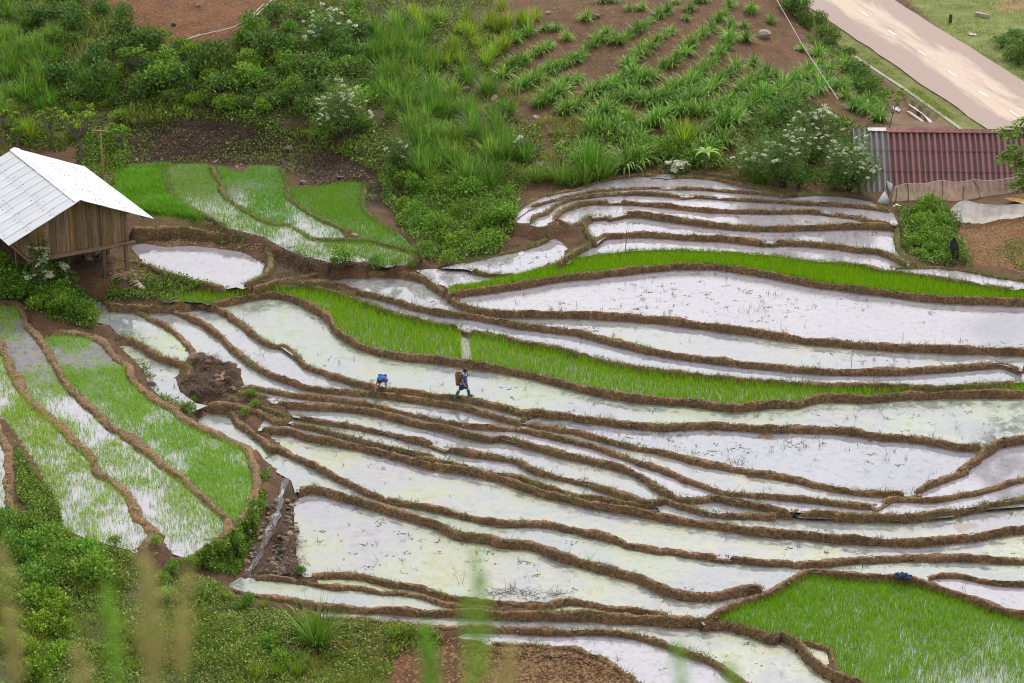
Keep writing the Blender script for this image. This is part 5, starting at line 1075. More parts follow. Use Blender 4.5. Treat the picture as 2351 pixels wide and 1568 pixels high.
# ---- blurred grass stalks close to the lens, rooted on the slope the camera stands on
M['plume_tan'] = leafmat('plume_tan', [(0.42, 0.32, 0.13), (0.55, 0.43, 0.2), (0.45, 0.45, 0.13)], 0.55, 0.7, 0)
M['plume_green'] = leafmat('plume_green', [(0.16, 0.36, 0.03), (0.24, 0.48, 0.05), (0.33, 0.55, 0.08)], 0.55, 0.6, 0)
def stalk(u, vtop, length_px, wpx, green, label, lean=0.0, dens=1.0):
    D_ = 3.1; d = ray(u, vtop); t = D_/d[1]; top = d*t+np.array([0, 0, CZ]); k = D_/FPX
    L = length_px*k; W = wpx*k
    gz = 38.3-max(0, D_-2.6)*0.86-0.1
    e = bpy.data.objects.new('grass_stalk', None); COL.objects.link(e); e.location = (top[0]+lean*L, D_, gz)
    hloc = Vector((top[0], D_, top[2]))-Vector(e.location)
    m = MB(); m.tube([(0, 0, 0), (hloc.x*0.3, 0.02, hloc.z*0.6), hloc], [0.0022, 0.0018, 0.0008], 4, False); m.build('stem', M['plume_green'], e)
    n = int(120*dens*L/0.12); tt = rng.random(n)**0.9
    P = np.array(hloc)[None]-np.stack([-tt*L*lean, 0*tt, tt*L], -1)+np.stack([rng.normal(0, W*0.22, n)*(0.35+np.sin(np.pi*np.clip(tt, 0.05, 1))), rng.normal(0, W*0.22, n), 0*tt], -1)
    V, Q = leaf_quads(P, rng.normal(0, 0.5, (n, 3))+np.array([0, 0, 1]), rng.uniform(0.008, 0.018, n), 0.34); obj('seed_head', mesh_np('seed_head', V, Q), M['plume_green' if green else 'plume_tan'], e)
    V, Q = ribbons(np.repeat(np.array([[0, 0, 0.0]]), 3, 0)+np.array([[0, 0, hloc.z*f_] for f_ in (0.1, 0.25, 0.4)]), rng.normal(0, 0.4, (3, 3))+np.array([0, 0, 1]), np.full(3, 0.28), np.full(3, 0.006), np.full(3, 0.8), 4)
    obj('blade', mesh_np('blade', V, Q), M['plume_green'], e)
    tag(e, label, 'grass', 'out of focus grass stalks close by')
LT, LG = 'blurred tan grass seed head close to the viewer', 'blurred green grass spike close to the viewer'
for (u, vt, L, W, ln) in [(330, 1270, 330, 70, 0.06), (350, 1330, 380, 60, -0.05), (432, 1300, 340, 55, -0.12), (175, 1490, 200, 60, 0.1), (5, 1260, 300, 50, 0.0), (20, 1420, 200, 50, 0.05), (1170, 1480, 180, 60, -0.1)]:
    stalk(u, vt, L, W, False, LT, ln)
for (u, vt, L, W, ln) in [(245, 1340, 330, 40, 0.03), (980, 1430, 240, 40, 0.02), (1095, 1270, 380, 46, 0.05), (1070, 1380, 280, 60, 0.05), (1000, 1500, 200, 50, -0.1), (2020, 1430, 240, 30, 0.0), (1560, 1480, 160, 50, 0.1), (1680, 1530, 110, 40, -0.05)]:
    stalk(u, vt, L, W, True, LG, ln, 0.9)
# ------------------------------------------------------------------ road, verge furniture, drain
def road_mat():
    m, N, L, B = newmat('dusty_asphalt')
    tc = N.new('ShaderNodeTexCoord'); mp = N.new('ShaderNodeMapping'); mp.inputs['Scale'].default_value = (0.16, 1.0, 1); L.new(tc.outputs['Object'], mp.inputs[0])
    n1 = noise(N, L, mp.outputs[0], 0.75, 7, 0.68, 0.5); n2 = noise(N, L, mp.outputs[0], 6, 5, 0.7)
    sx = N.new('ShaderNodeSeparateXYZ'); L.new(tc.outputs['Object'], sx.inputs[0])
    r0 = ramp(N, [(0.0, (0, 0, 0)), (0.16, (0.15, 0.15, 0.15)), (0.36, (0.85, 0.85, 0.85)), (0.62, (0.75, 0.75, 0.75)), (0.85, (0.1, 0.1, 0.1)), (1, (0, 0, 0))])
    dv = N.new('ShaderNodeMath'); dv.operation = 'DIVIDE'; dv.inputs[1].default_value = abs(ROAD_W); L.new(sx.outputs['Y'], dv.inputs[0]); L.new(dv.outputs[0], r0.inputs[0])
    ad = N.new('ShaderNodeMath'); ad.operation = 'MULTIPLY_ADD'; ad.inputs[1].default_value = 0.42; L.new(r0.outputs[0], ad.inputs[0]); L.new(n1.outputs[0], ad.inputs[2])
    rm = ramp(N, [(0.68, (0, 0, 0)), (0.84, (1, 1, 1))]); L.new(ad.outputs[0], rm.inputs[0])
    a = mixc(N, L, n2.outputs[0], (0.235, 0.175, 0.148), (0.32, 0.24, 0.20)); d = mixc(N, L, n2.outputs[0], (0.38, 0.295, 0.225), (0.48, 0.385, 0.30))
    L.new(mixc(N, L, rm.outputs[0], a, d), B.inputs['Base Color']); B.inputs['Roughness'].default_value = 0.85; bump(N, L, n2.outputs[0], B, 0.2, 0.02)
    return m
RT = list(np.linspace(-16, 45, 40)); W_ = abs(ROAD_W); ang = math.atan2(road_d[1], road_d[0]); sgn = 1 if ROAD_W > 0 else -1
V = []; Q = []
for i, t in enumerate(RT):
    for j in range(9): V.append((t, W_*j/8*1.0, 0.04*math.sin(math.pi*j/8)))
for i in range(len(RT)-1):
    for j in range(8): Q.append((i*9+j, (i+1)*9+j, (i+1)*9+j+1, i*9+j+1))
V = np.array(V); V[:, 1] += np.where((np.arange(len(V)) % 9 == 0) | (np.arange(len(V)) % 9 == 8), 0.18*vn(V[:, 0]*0.8, V[:, 1], 3), 0)
V[:, 1] *= sgn
road = struct(obj('road', mesh_np('road', V, Q), road_mat(), loc=(ROAD_O[0], ROAD_O[1], ROAD_Z), rot=(0, 0, ang)))
if road.data.polygons[0].normal.z < 0: road.data.flip_normals()
M['paint'] = plainmat('worn_road_paint', (0.62, 0.56, 0.48), (0.8, 0.77, 0.70), 8, 0.8, 0)
dash = px('4 765,90 940,213 1145,350 1345,487 1550,620 1755,750')
for u, v in dash:
    p = unproj(u, v, ROAD_Z+0.05); m = MB(); m.add([(-0.55, -0.06, 0), (0.55, -0.06, 0), (0.55, 0.06, 0), (-0.55, 0.06, 0)], [(0, 1, 2, 3)])
    struct(m.build('road_marking', M['paint'], loc=p, rot=(0, 0, ang)))
M['concrete'] = plainmat('concrete', (0.26, 0.23, 0.19), (0.42, 0.37, 0.31), 5, 0.85, 0.4, 0.02)
def strip_wall(name, pts, z0, z1, th, mat):
    V = []; F = []
    P = [np.array(p) for p in pts]
    for i, p in enumerate(P):
        d = P[min(i+1, len(P)-1)]-P[max(i-1, 0)]; d = d[:2]/np.linalg.norm(d[:2]); nrm = np.array([-d[1], d[0]])
        for o, z in ((0, z0), (0, z1), (th, z1), (th, z0)): V.append((p[0]+nrm[0]*o, p[1]+nrm[1]*o, z))
    for i in range(len(P)-1):
        for j in range(4): F.append((i*4+j, (i+1)*4+j, (i+1)*4+(j+1) % 4, i*4+(j+1) % 4))
    F += [(0, 1, 2, 3), tuple(len(V)-4+k for k in (3, 2, 1, 0))]
    me = bpy.data.meshes.new(name); me.from_pydata(V, [], F); me.update(); return obj(name, me, mat)
w = catmull([unproj(u, v, 3.58*ZS) for u, v in px('4 600,318 850,480 1050,612 1400,862')], 0.5)
tag(strip_wall('drain_wall', w, 1.6, 3.6*ZS, 0.22, M['concrete']), 'concrete retaining wall of the drain beside the road', 'wall')
w = catmull([unproj(u, v, 2.98*ZS) for u, v in px('4 1040,735 1120,790 1210,862')], 0.5)
tag(strip_wall('drain_kerb', w, 1.6, 3.0*ZS, 0.2, M['concrete']), 'low concrete kerb on the outer side of the drain', 'kerb')
def text_mesh(txt, size, name):
    c = bpy.data.curves.new(name, 'FONT'); c.body = txt; c.size = size; c.align_x = 'CENTER'; c.align_y = 'CENTER'; c.extrude = 0.001
    o = bpy.data.objects.new(name, c); COL.objects.link(o); dg = bpy.context.evaluated_depsgraph_get(); me = bpy.data.meshes.new_from_object(o.evaluated_get(dg))
    bpy.data.objects.remove(o); me.name = name; return me
M['white_paint'] = plainmat('white_paint', (0.6, 0.56, 0.5), (0.78, 0.75, 0.7), 14, 0.7, 0.2)
M['pink_paint'] = plainmat('pink_red_paint', (0.5, 0.16, 0.13), (0.62, 0.26, 0.22), 14, 0.7, 0.2)
M['black'] = plainmat('black_paint', (0.02, 0.02, 0.02), (0.04, 0.04, 0.04), 5, 0.6, 0)
p = at('4 566,268')[0]; e = bpy.data.objects.new('milestone', None); COL.objects.link(e); e.location = p; e.rotation_euler = (0, 0, 0.1)
mpost = MB().box((0, 0, 0.17), (0.17, 0.13, 0.42), jit=0.004).build('post', M['white_paint'], e)
m = MB(); m.tube([(0, 0, 0.381), (0, 0, 0.43), (0, 0, 0.47), (0, 0, 0.49)], [0.12, 0.12, 0.09, 0.04], 12); m.build('cap', M['pink_paint'], e)
for t_, z_ in (('L8', 0.30), ('26', 0.18)): obj('lettering', text_mesh(t_, 0.13, 'lettering'), M['black'], mpost, loc=(0, -0.068, z_), rot=(math.pi/2, 0, 0))
tag(e, 'short white milestone with pinkish red cap and black numbers on the verge', 'milestone')
p = at('4 1540,110')[0]; tag(MB().box((0, 0, 0.1), (0.9, 0.2, 0.22), jit=0.02).build('concrete_block', M['concrete'], loc=p, rot=(0, 0, -0.75)), 'lone concrete beam lying in the grass across the road', 'concrete block')
p = at('4 1328,150')[0]; m = MB(); m.tube([(0, 0, -0.1), (0.01, 0, 0.3), (0, 0, 0.52)], [0.11, 0.10, 0.095], 9); tag(m.build('tree_stump', M['bark_dark'], loc=p), 'short dark wooden stump post across the road', 'stump')
def puddle(s_, z, mat='w0', dz=0.03):
    P = np.array([place(u, v)[0] for u, v in px(s_)]); zz = P[:, 2].mean()+dz; P[:, 2] = zz; tri = tessellate_polygon([[Vector(q) for q in P]])
    me = mesh_np('puddle', P, None, [[a, c, b] for a, b, c in tri])
    if me.polygons[0].normal.z < 0: me.flip_normals()
    struct(obj('puddle', me, WM[mat]))
puddle('4 1440,220 1480,212 1510,228 1500,240 1460,236', 0); puddle('4 930,680 960,690 1000,730 990,750 950,720', 0); puddle('4 1050,705 1100,735 1200,800 1270,845 1240,848 1150,790 1060,730', 0, 'w1', 0.08)
M['orange_water'] = water_mat('water_clay', 0, 0, (0.36, 0.20, 0.045), red=0, seed=20); WM['clay'] = M['orange_water']
puddle('N 1460,610 1560,580 1720,565 1900,560 1900,640 1720,632 1560,630', 0, 'clay', 0.06); puddle('N 380,690 520,680 520,720 420,715', 0, 'clay', 0.05)

# ------------------------------------------------------------------ stones
M['stone'] = plainmat('stone_tan', (0.15, 0.10, 0.06), (0.32, 0.23, 0.15), 7, 0.85, 0.5, 0.03)
M['stone_pale'] = plainmat('stone_pale', (0.22, 0.19, 0.16), (0.46, 0.41, 0.36), 4, 0.85, 0.6, 0.04)
M['earth_rock'] = plainmat('earth_crusted_rock', (0.045, 0.028, 0.017), (0.13, 0.08, 0.045), 5, 0.95, 0.6, 0.04)
M['stone_dark'] = plainmat('stone_dark', (0.07, 0.06, 0.055), (0.17, 0.15, 0.13), 5, 0.85, 0.6, 0.04)
def rock_mesh(name, seed, flat=0.7):
    bm = bmesh.new(); bmesh.ops.create_icosphere(bm, subdivisions=2, radius=1); r = random.Random(seed)
    pl = [(Vector((r.gauss(0, 1), r.gauss(0, 1), r.gauss(0, 1))).normalized(), r.uniform(0.55, 0.85)) for _ in range(9)]
    for v in bm.verts:
        for nrm, d in pl:
            k = v.co.dot(nrm)
            if k > d: v.co -= nrm*(k-d)*0.9
        v.co += Vector((r.uniform(-.04, .04),)*3); v.co.z *= flat
    me = bpy.data.meshes.new(name); bm.to_mesh(me); bm.free(); return me
RK = {mt: [rock_mesh('rock', i*7+k, 0.65+0.05*i) for i in range(4)] for k, mt in enumerate(('stone', 'stone_pale', 'stone_dark', 'earth_rock'))}
for mt, l in RK.items():
    for me_ in l: me_.materials.append(M[mt])
def rock(p, sz, mt, label=None, group=None, parent=None, name='rock'):
    me_ = RK[mt][rnd.randrange(4)]; o = obj(name, me_, None, parent, loc=Vector(p)+Vector((0, 0, sz*0.2)), rot=(rnd.uniform(-.3, .3), rnd.uniform(-.3, .3), rnd.uniform(0, 6)), scale=(sz*rnd.uniform(.8, 1.2), sz*rnd.uniform(.7, 1.1), sz*rnd.uniform(.7, 1.1)))
    if label: tag(o, label, 'rock', group)
    return o
for s_, sz, mt, lb in [('3 1740,240', 0.5, 'stone_pale', 'tall pale boulder on the crest of the planted slope'), ('3 635,115', 0.3, 'stone_dark', 'flat grey slab beside a fodder clump high on the slope'), ('3 315,90', 0.2, 'stone', 'small tan rock by the bright grass on the slope'),
                       ('3 240,780', 0.2, 'stone_pale', 'pale split rock at the left foot of the slope'), ('3 270,1100', 0.42, 'stone_dark', 'large rough brown rock above the top bund'), ('3 420,950', 0.3, 'stone', 'tan slanting rock under the small flowering shrub'),
                       ('2 1430,600', 0.34, 'stone_dark', 'dark craggy outcrop in the grass drift'), ('2 1610,660', 0.3, 'stone', 'pale grey rock face beside the dark outcrop'), ('2 350,1210', 0.24, 'stone_dark', 'dark rock lodged in the earth above a terrace corner'),
                       ('2 590,1175', 0.18, 'stone_dark', 'flat dark rock at the cliff foot above the small terrace'), ('2 255,990', 0.26, 'stone_dark', 'brown flat rock sticking out of the cliff'), ('B 690,85', 0.22, 'stone', 'rounded tan boulder on the bund between the upper terraces'),
                       ('A 1005,1010', 0.27, 'stone', 'upright tan rock at the edge of the lower algae pond'), ('A 1000,1060', 0.25, 'stone_dark', 'grey rock leaning below the upright tan rock'), ('D 1502,872', 0.15, 'stone', 'round brown stone on the bund of the narrow side pool'),
                       ('D 1626,890', 0.14, 'stone', 'small round stone on the bund of the narrow side pool'), ('C 380,748', 0.2, 'stone', 'pale stone at the lower corner of the stepped paddies'), ('B 232,1165', 0.16, 'stone', 'pale stone on the bund end below the dark mound'),
                       ('I 735,268', 0.17, 'stone', 'brown clod stone sitting on a bund above the long rice strip'), ('E 1655,395', 0.16, 'stone', 'orange stone on the bund end beside the channel'), ('E 1645,575', 0.17, 'stone', 'orange stone on the bank above the channel'),
                       ('E 1025,715', 0.16, 'stone', 'orange stone in the dark hollow between two bund ends'), ('G 1395,320', 0.12, 'stone', 'pale stone where two bunds join'), ('G 1548,520', 0.08, 'stone', 'small orange stone on the thin bund'),
                       ('1 1305,40', 0.2, 'stone', 'pale boulder on the bare red slope'), ('1 1145,165', 0.2, 'stone_dark', 'dark slanting rock on the bare red slope'), ('1 1500,950', 0.14, 'stone', 'tan stone on the dark cliff'), ('1 1565,1108', 0.17, 'stone', 'pale round stone on the bank of the upper terrace'),
                       ('1 900,1062', 0.16, 'stone', 'orange stone at the top of the meadow'), ('1 800,1050', 0.22, 'stone_dark', 'grey block of rock behind the meadow'), ('1 1420,1075', 0.15, 'stone', 'flat tan stone along the top of the terraces'), ('1 1290,600', 0.1, 'stone', 'little tan stone among the hillside bushes'),
                       ('E 335,470', 0.22, 'stone', 'tan rock in the weedy bank of the left paddy'), ('E 410,560', 0.24, 'stone_dark', 'dark blocky rock at the paddy edge of the weedy bank')]:
    rock(at(s_)[0], sz, mt, lb)
def stone_group(name, label, spots, smin, smax, n, mt):
    q = zone_pts(spots, n); P = place(q[:, 0], q[:, 1]); e = bpy.data.objects.new(name, None); COL.objects.link(e); c = P.mean(0); e.location = c
    for i, p in enumerate(P): rock(p-c, rnd.uniform(smin, smax), mt[i % len(mt)], parent=e, name='stone')
    tag(e, label, 'stones')
stone_group('stone_bank', 'bank of rough tan stones along the water channel', 'F 235,330 300,300 310,500 315,800 200,860 60,840 120,740 230,480', 0.05, 0.16, 80, ['stone_dark', 'stone_dark', 'stone'])
stone_group('stone_bank', 'scattered dark stones on the weedy side of the channel', 'F 190,330 150,470 90,620 30,740 -30,850 -60,800 40,600 120,400', 0.05, 0.14, 45, ['stone_dark', 'stone'])
stone_group('stone_heap', 'heap of tan stones in the dark earth mound', 'A 1410,1000 1480,980 1560,1090 1470,1080', 0.06, 0.13, 22, ['stone'])
stone_group('stone_footing', 'tumbled stone footing under the corner post of the hut', '8 1030,1370 1200,1310 1380,1480 1330,1540 1180,1430', 0.08, 0.2, 26, ['stone', 'stone_pale', 'stone'])
stone_group('stone_heap', 'earth crusted rocks sticking out of the eroded earth mound', 'A 1300,880 1480,900 1610,1010 1560,1080 1330,1080', 0.10, 0.26, 16, ['earth_rock'])
stone_group('stone_heap', 'two dark stones stacked under the hut floor', '8 770,1190 950,1190 950,1250 790,1250', 0.16, 0.26, 5, ['stone', 'stone_dark'])
# channel water
cl = np.array([place(u, v)[0] for u, v in px('F 240,225 225,270 212,330 172,470 112,620 62,730 0,830 -50,880')]); C_ = catmull(cl, 0.15)
T2 = np.gradient(C_[:, :2], axis=0); T2 /= np.linalg.norm(T2, axis=1)[:, None]; nn = np.stack([-T2[:, 1], T2[:, 0]], -1); V = []
for o in (-0.13, -0.065, 0, 0.065, 0.13):
    V.append(np.stack([C_[:, 0]+nn[:, 0]*(o*(1+1.2*vn(C_[:, 1]*2.2, C_[:, 0], 15))+0.12*vn(C_[:, 1]*1.3, C_[:, 0], 16)), C_[:, 1]+nn[:, 1]*o, C_[:, 2]+0.05+0.06*vn(C_[:, 1]*6, C_[:, 0]*6+o*9, 5)], -1))
V = np.stack(V, 1); m_ = len(C_); I = np.arange(m_*5).reshape(m_, 5); Q = np.stack([I[:-1, :-1], I[1:, :-1], I[1:, 1:], I[:-1, 1:]], -1).reshape(-1, 4)
me = mesh_np('stream', V.reshape(-1, 3), Q, smooth=True)
if me.polygons[0].normal.z < 0: me.flip_normals()
ms, N, L, B = newmat('stream_water'); B.inputs['Base Color'].default_value = (0.06, 0.05, 0.046, 1); B.inputs['Roughness'].default_value = 0.2; B.inputs['IOR'].default_value = 1.4
nb = noise(N, L, N.new('ShaderNodeNewGeometry').outputs['Position'], 9, 4); bump(N, L, nb.outputs[0], B, 0.6, 0.05)
struct(obj('stream', me, ms))
# clods on tilled and bare ground
def clods(label, polys, smin, smax):
    ico = [(0, 0, 1), (0.94, 0, 0.1), (-0.47, 0.82, 0.1), (-0.47, -0.82, 0.1)]; Vs = []; Ts = []; off = 0
    for poly, n in polys:
        q = zone_pts(poly, n); P = place(q[:, 0], q[:, 1]); P = P[~infield(P[:, 0], P[:, 1])]; k = len(P); a = rng.uniform(0, 6.28, k); sz = rng.uniform(smin, smax, k)**1.0
        for vx in ico:
            x, y, z = vx; jit = rng.uniform(0.6, 1.3, (k, 1)); Vs.append(P+np.stack([(x*np.cos(a)-y*np.sin(a))*sz, (x*np.sin(a)+y*np.cos(a))*sz, (z*0.75-0.1)*sz], -1)*jit)
        V4 = np.stack(Vs[-4:], 1).reshape(-1, 3); Vs = Vs[:-4]+[V4]; b = off+np.arange(k)[:, None]*4; Ts += [b+np.array([[0, 1, 2]]), b+np.array([[0, 2, 3]]), b+np.array([[0, 3, 1]])]; off += 4*k
    return np.concatenate(Vs), np.concatenate(Ts)
M['clod'] = leafmat('clod', [(0.11, 0.055, 0.028), (0.17, 0.09, 0.046), (0.25, 0.14, 0.075)], 0, 0.95, 0)
V, T = clods('', [('D 1380,490 1816,430 1816,810 1480,740 1420,600', 2200), ('G -250,1310 300,1335 560,1390 800,1500 900,1600 -300,1600', 2600), ('P 700,1410 1000,1450 1130,1490 1120,1568 720,1568', 1300), ('P 1130,0 1850,0 1990,220 1850,320 1400,370 1250,260', 2400), ('P 235,-10 640,-10 590,60 470,100 395,110 330,80', 900), ('P 285,280 700,310 880,420 740,440 300,375', 900), ('P 300,560 420,535 600,560 600,575 320,565', 500)], 0.03, 0.10)
stuff(obj('soil_clods', mesh_np('soil_clods', V, None, T), M['clod']), 'loose clods of earth on tilled and bare ground', 'soil')
# ------------------------------------------------------------------ brushwood, sticks, poles
M['twig'] = plainmat('twig', (0.07, 0.045, 0.03), (0.20, 0.14, 0.095), 9, 0.9, 0.3)
M['bamboo'] = plainmat('bamboo', (0.26, 0.16, 0.085), (0.42, 0.29, 0.17), 9, 0.6, 0.2)
M['bamboo_white'] = plainmat('bleached_bamboo', (0.42, 0.39, 0.34), (0.66, 0.62, 0.56), 6, 0.6, 0.2)
def brush(zone, n, L, label, r=0.012, up=0.25, mat='twig', aim=None):
    q = zone_pts(zone, n); P = place(q[:, 0], q[:, 1]); m = MB(); c = P.mean(0)
    for p in P:
        a = rnd.uniform(0, 6.28) if aim is None else aim+rnd.uniform(-.5, .5)+(math.pi if rnd.random() < .5 else 0); l = L*rnd.uniform(0.5, 1.3); d = Vector((math.cos(a), math.sin(a), rnd.uniform(-0.05, up))); b = Vector(p-c)+Vector((0, 0, rnd.uniform(0, 0.18)))
        m.tube([b, b+d*l*0.5+Vector((0, 0, rnd.uniform(0, .08))), b+d*l], [r*rnd.uniform(.7, 1.4), r, r*0.5], 4, False)
    return tag(m.build('brushwood', M[mat], loc=c), label, 'brushwood')
brush('B 190,130 300,190 470,300 380,300 260,220', 70, 0.6, 'heap of cut branches on the bank between pond and terraces')
brush('B 490,280 620,260 760,270 700,300 520,305', 60, 0.5, 'low tangle of dark brushwood below the rice terraces', 0.014)
brush('B 1240,180 1400,140 1470,210 1380,240 1260,210', 60, 0.5, 'brown brushwood heap at the mouth of the gully')
brush('B 1230,110 1330,60 1450,100 1420,160 1240,170', 30, 0.45, 'upright dead stems standing in the gully', 0.014, 1.6)
brush('G -130,1010 0,980 100,960 250,1000 480,1000 450,1020 100,1030', 130, 0.5, 'long heap of dry weeds lying on the bund by the algae field', 0.008, 0.4)
brush('8 640,1240 1000,1250 1010,1330 760,1320', 60, 0.7, 'pile of firewood sticks under the hut floor', 0.013, 0.1)
brush('8 1080,1350 1200,1380 1200,1420 1100,1410', 14, 0.6, 'few split boards lying by the corner post', 0.025, 0.1, 'bamboo')
brush('N 480,620 700,580 780,640 740,760 500,740', 40, 0.5, 'dead upright stems in the gully behind the bund corner', 0.012, 2.2)
brush('1 1750,790 1816,760 1816,800; 2 200,840 90,830', 14, 1.0, 'fallen bare branches on top of the earth cliff', 0.016, 0.2)
brush('F 170,560 320,620 300,860 90,850', 90, 0.4, 'dry roots matted over the stone bank of the channel', 0.008, 0.3)
brush('E 990,700 1120,660 1160,780 1020,790', 40, 0.35, 'dark dead roots in the hollow between the bund ends', 0.008, 0.4)
brush('3 620,60 760,80 800,150 700,140', 45, 0.6, 'dry cut stalks lying among the fodder rows', 0.008, 0.15, 'bamboo')
brush('1 230,930 420,920 420,980 250,990', 45, 0.6, 'pile of dead branches behind the roof of the hut', 0.014, 0.4)
brush('G 150,1380 480,1390 500,1470 200,1480', 40, 0.35, 'pale straw stalks scattered on the tilled dark soil', 0.006, 0.1, 'bamboo')
def pole(pts, rad, label, name='pole', mat='bamboo', cat='pole', n=6): m = MB(); c = Vector(pts[0]); m.tube([Vector(p)-c for p in pts], rad, n); return tag(m.build(name, M[mat], loc=c), label, cat)
def vert_top(p, v):                      # height of a vertical pole at p whose top is seen at row v
    lo, hi = p[2], p[2]+12
    for _ in range(40):
        mid = (lo+hi)/2
        if proj(np.array([p[0], p[1], mid]))[1] > v: lo = mid
        else: hi = mid
    return lo
def stick(s_, stop, rad, label, lean=0.03, mat='twig'):
    (u, v), = px(s_); (u2, v2), = px(stop); p = place(u, v)[0]; zt = vert_top(p, v2); k = (u2-u)*(p[1]*CP-(p[2]-CZ)*SP)/FPX
    h_ = zt-p[2]; return pole([p-np.array([0, 0, .15]), p+np.array([k*0.4+lean*h_, 0, h_*0.5]), p+np.array([k, 0, h_])], [rad, rad*0.9, rad*0.75], label, 'stick', mat, 'stick')
stick('C 822,690', 'C 832,532', 0.022, 'crooked dark stick standing on the bund of the stepped paddies')
stick('J 872,600', 'J 875,460', 0.016, 'thin upright stake on the bund above the long rice strip', 0, 'bamboo')
stick('F 447,1568', 'F 447,1430', 0.018, 'pale bamboo stake on the near slope beside the lone tussock', 0, 'bamboo')
stick('A 1030,512', 'A 1035,418', 0.02, 'thin grey stake beside the small grass strip', 0)
stick('A 1052,518', 'A 1056,486', 0.03, 'short dark stake beside the thin grey stake', 0)
stick('A 385,340', 'A 425,262', 0.03, 'leaning post under the hut floor', 0)
stick('J 1312,360', 'J 1312,275', 0.012, 'bare twig standing in the big white paddy')
stick('N 510,700', 'N 505,625', 0.03, 'cut pale stem behind the bund corner', 0, 'bamboo')
p = at('E 1345,640')[0]; p2 = at('E 1490,622')[0]; pole([p+[0, 0, .12], p2+[0, 0, .14]], 0.022, 'loose stick lying across the end of a clay bund', 'stick', 'bamboo', 'stick')
# bamboo mast with crossbar behind the hut
p = place(240, 455)[0]; zt = vert_top(p, 296); e = bpy.data.objects.new('bamboo_mast', None); COL.objects.link(e); e.location = p; h_ = zt-p[2]
m = MB(); m.tube([(0, 0, -0.2), (0.02, 0, h_*0.5), (0.03, 0, h_)], [0.05, 0.045, 0.04], 8)
m.build('mast', M['bamboo'], e)
for k in range(9): z_ = 0.3+k*h_/9.5; MB().tube([(0.02, 0, z_), (0.02, 0, z_+0.02)], 0.056, 8).build('node_ring', M['bamboo'], e)
MB().tube([(-0.40, 0, h_-0.06), (0.42, -0.02, h_-0.10)], 0.028, 6).build('crossbar', M['bamboo'], e)
for k in (0.9, 1.5, 2.2): MB().tube([(0.0, 0, k), (0.14, 0.0, k+0.03)], 0.012, 5).build('peg', M['bamboo'], e)
tag(e, 'bamboo mast with short crossbar behind the white roofed hut', 'mast')
# bleached bamboo water pipe on the hillside
seg = px('1 1140,352 1205,318 1320,280 1440,255 1560,225 1620,195 1700,145 1760,85 1816,25; 2 160,-20'); P = place(*np.array(seg).T)+np.array([0, 0, 0.42])
for i, (a_, b_) in enumerate([(0, 2), (2, 4), (4, 6), (6, 9)]):
    pole([P[k] for k in range(a_, min(b_+1, len(P)))], 0.045 if i > 1 else 0.032, ['lowest length of the bleached bamboo pipe ending in the bushes', 'thin bleached bamboo pipe length below the red slope', 'bleached bamboo pipe length at the bend beside the red slope', 'topmost split bleached bamboo length by the dark bushes'][i], 'bamboo_pipe', 'bamboo_white', 'pipe')
pole([P[4]+[0.05, 0, .06], P[5]+[0.1, 0, .1], P[7]+[-0.1, 0, 0.12]], 0.03, 'second bleached bamboo lying along the bend of the pipe', 'bamboo_pipe', 'bamboo_white', 'pipe')
# overhead wire running down into the thicket
pa = at('4 585,690')[0]; d = ray(*px('4 150,-60')[0]); t = (pa[1]+9)/d[1]; pb = d*t+np.array([0, 0, CZ])
M['wire'] = plainmat('wire_grey', (0.35, 0.33, 0.3), (0.5, 0.48, 0.45), 5, 0.5, 0)
pole([pa+[0, 0, 0.3], (pa+pb)/2+[0, 0, -0.05], pb], 0.018, 'pale overhead wire slanting down into the flowering thicket', 'cable', 'wire', 'cable', 5)
# ------------------------------------------------------------------ wooden hut on posts with white corrugated roof
def wood_mat(name, c1, c2, c3):
    m, N, L, B = newmat(name); tc = N.new('ShaderNodeTexCoord'); oi = N.new('ShaderNodeObjectInfo')
    mp = N.new('ShaderNodeMapping'); mp.inputs['Scale'].default_value = (9, 9, 0.8); L.new(tc.outputs['Object'], mp.inputs[0])
    ad = N.new('ShaderNodeVectorMath'); ad.operation = 'ADD'; L.new(mp.outputs[0], ad.inputs[0]); cb = N.new('ShaderNodeCombineXYZ'); ml = N.new('ShaderNodeMath'); ml.operation = 'MULTIPLY'; ml.inputs[1].default_value = 91
    L.new(oi.outputs['Random'], ml.inputs[0])
    for i in range(3): L.new(ml.outputs[0], cb.inputs[i])
    L.new(cb.outputs[0], ad.inputs[1]); n = noise(N, L, ad.outputs[0], 1.6, 6, 0.65, 0.8)
    r = ramp(N, [(0.3, c1), (0.5, c2), (0.75, c3)]); L.new(n.outputs[0], r.inputs[0])
    hv = N.new('ShaderNodeHueSaturation'); mr = N.new('ShaderNodeMapRange'); mr.inputs[3].default_value = 0.7; mr.inputs[4].default_value = 1.45; L.new(oi.outputs['Random'], mr.inputs[0]); L.new(mr.outputs[0], hv.inputs['Value'])
    wn_ = N.new('ShaderNodeTexWhiteNoise'); wn_.noise_dimensions = '1D'; L.new(oi.outputs['Random'], wn_.inputs['W']); mr2 = N.new('ShaderNodeMapRange'); mr2.inputs[3].default_value = 0.75; mr2.inputs[4].default_value = 1.15; L.new(wn_.outputs['Value'], mr2.inputs[0]); L.new(mr2.outputs[0], hv.inputs['Saturation'])
    L.new(r.outputs[0], hv.inputs['Color']); L.new(hv.outputs[0], B.inputs['Base Color']); B.inputs['Roughness'].default_value = 0.8; bump(N, L, n.outputs[0], B, 0.4, 0.01); return m
M['plank'] = wood_mat('weathered_plank', (0.085, 0.05, 0.026), (0.21, 0.125, 0.06), (0.34, 0.20, 0.095))
M['beam'] = wood_mat('old_beam', (0.07, 0.045, 0.03), (0.15, 0.10, 0.06), (0.24, 0.16, 0.10))
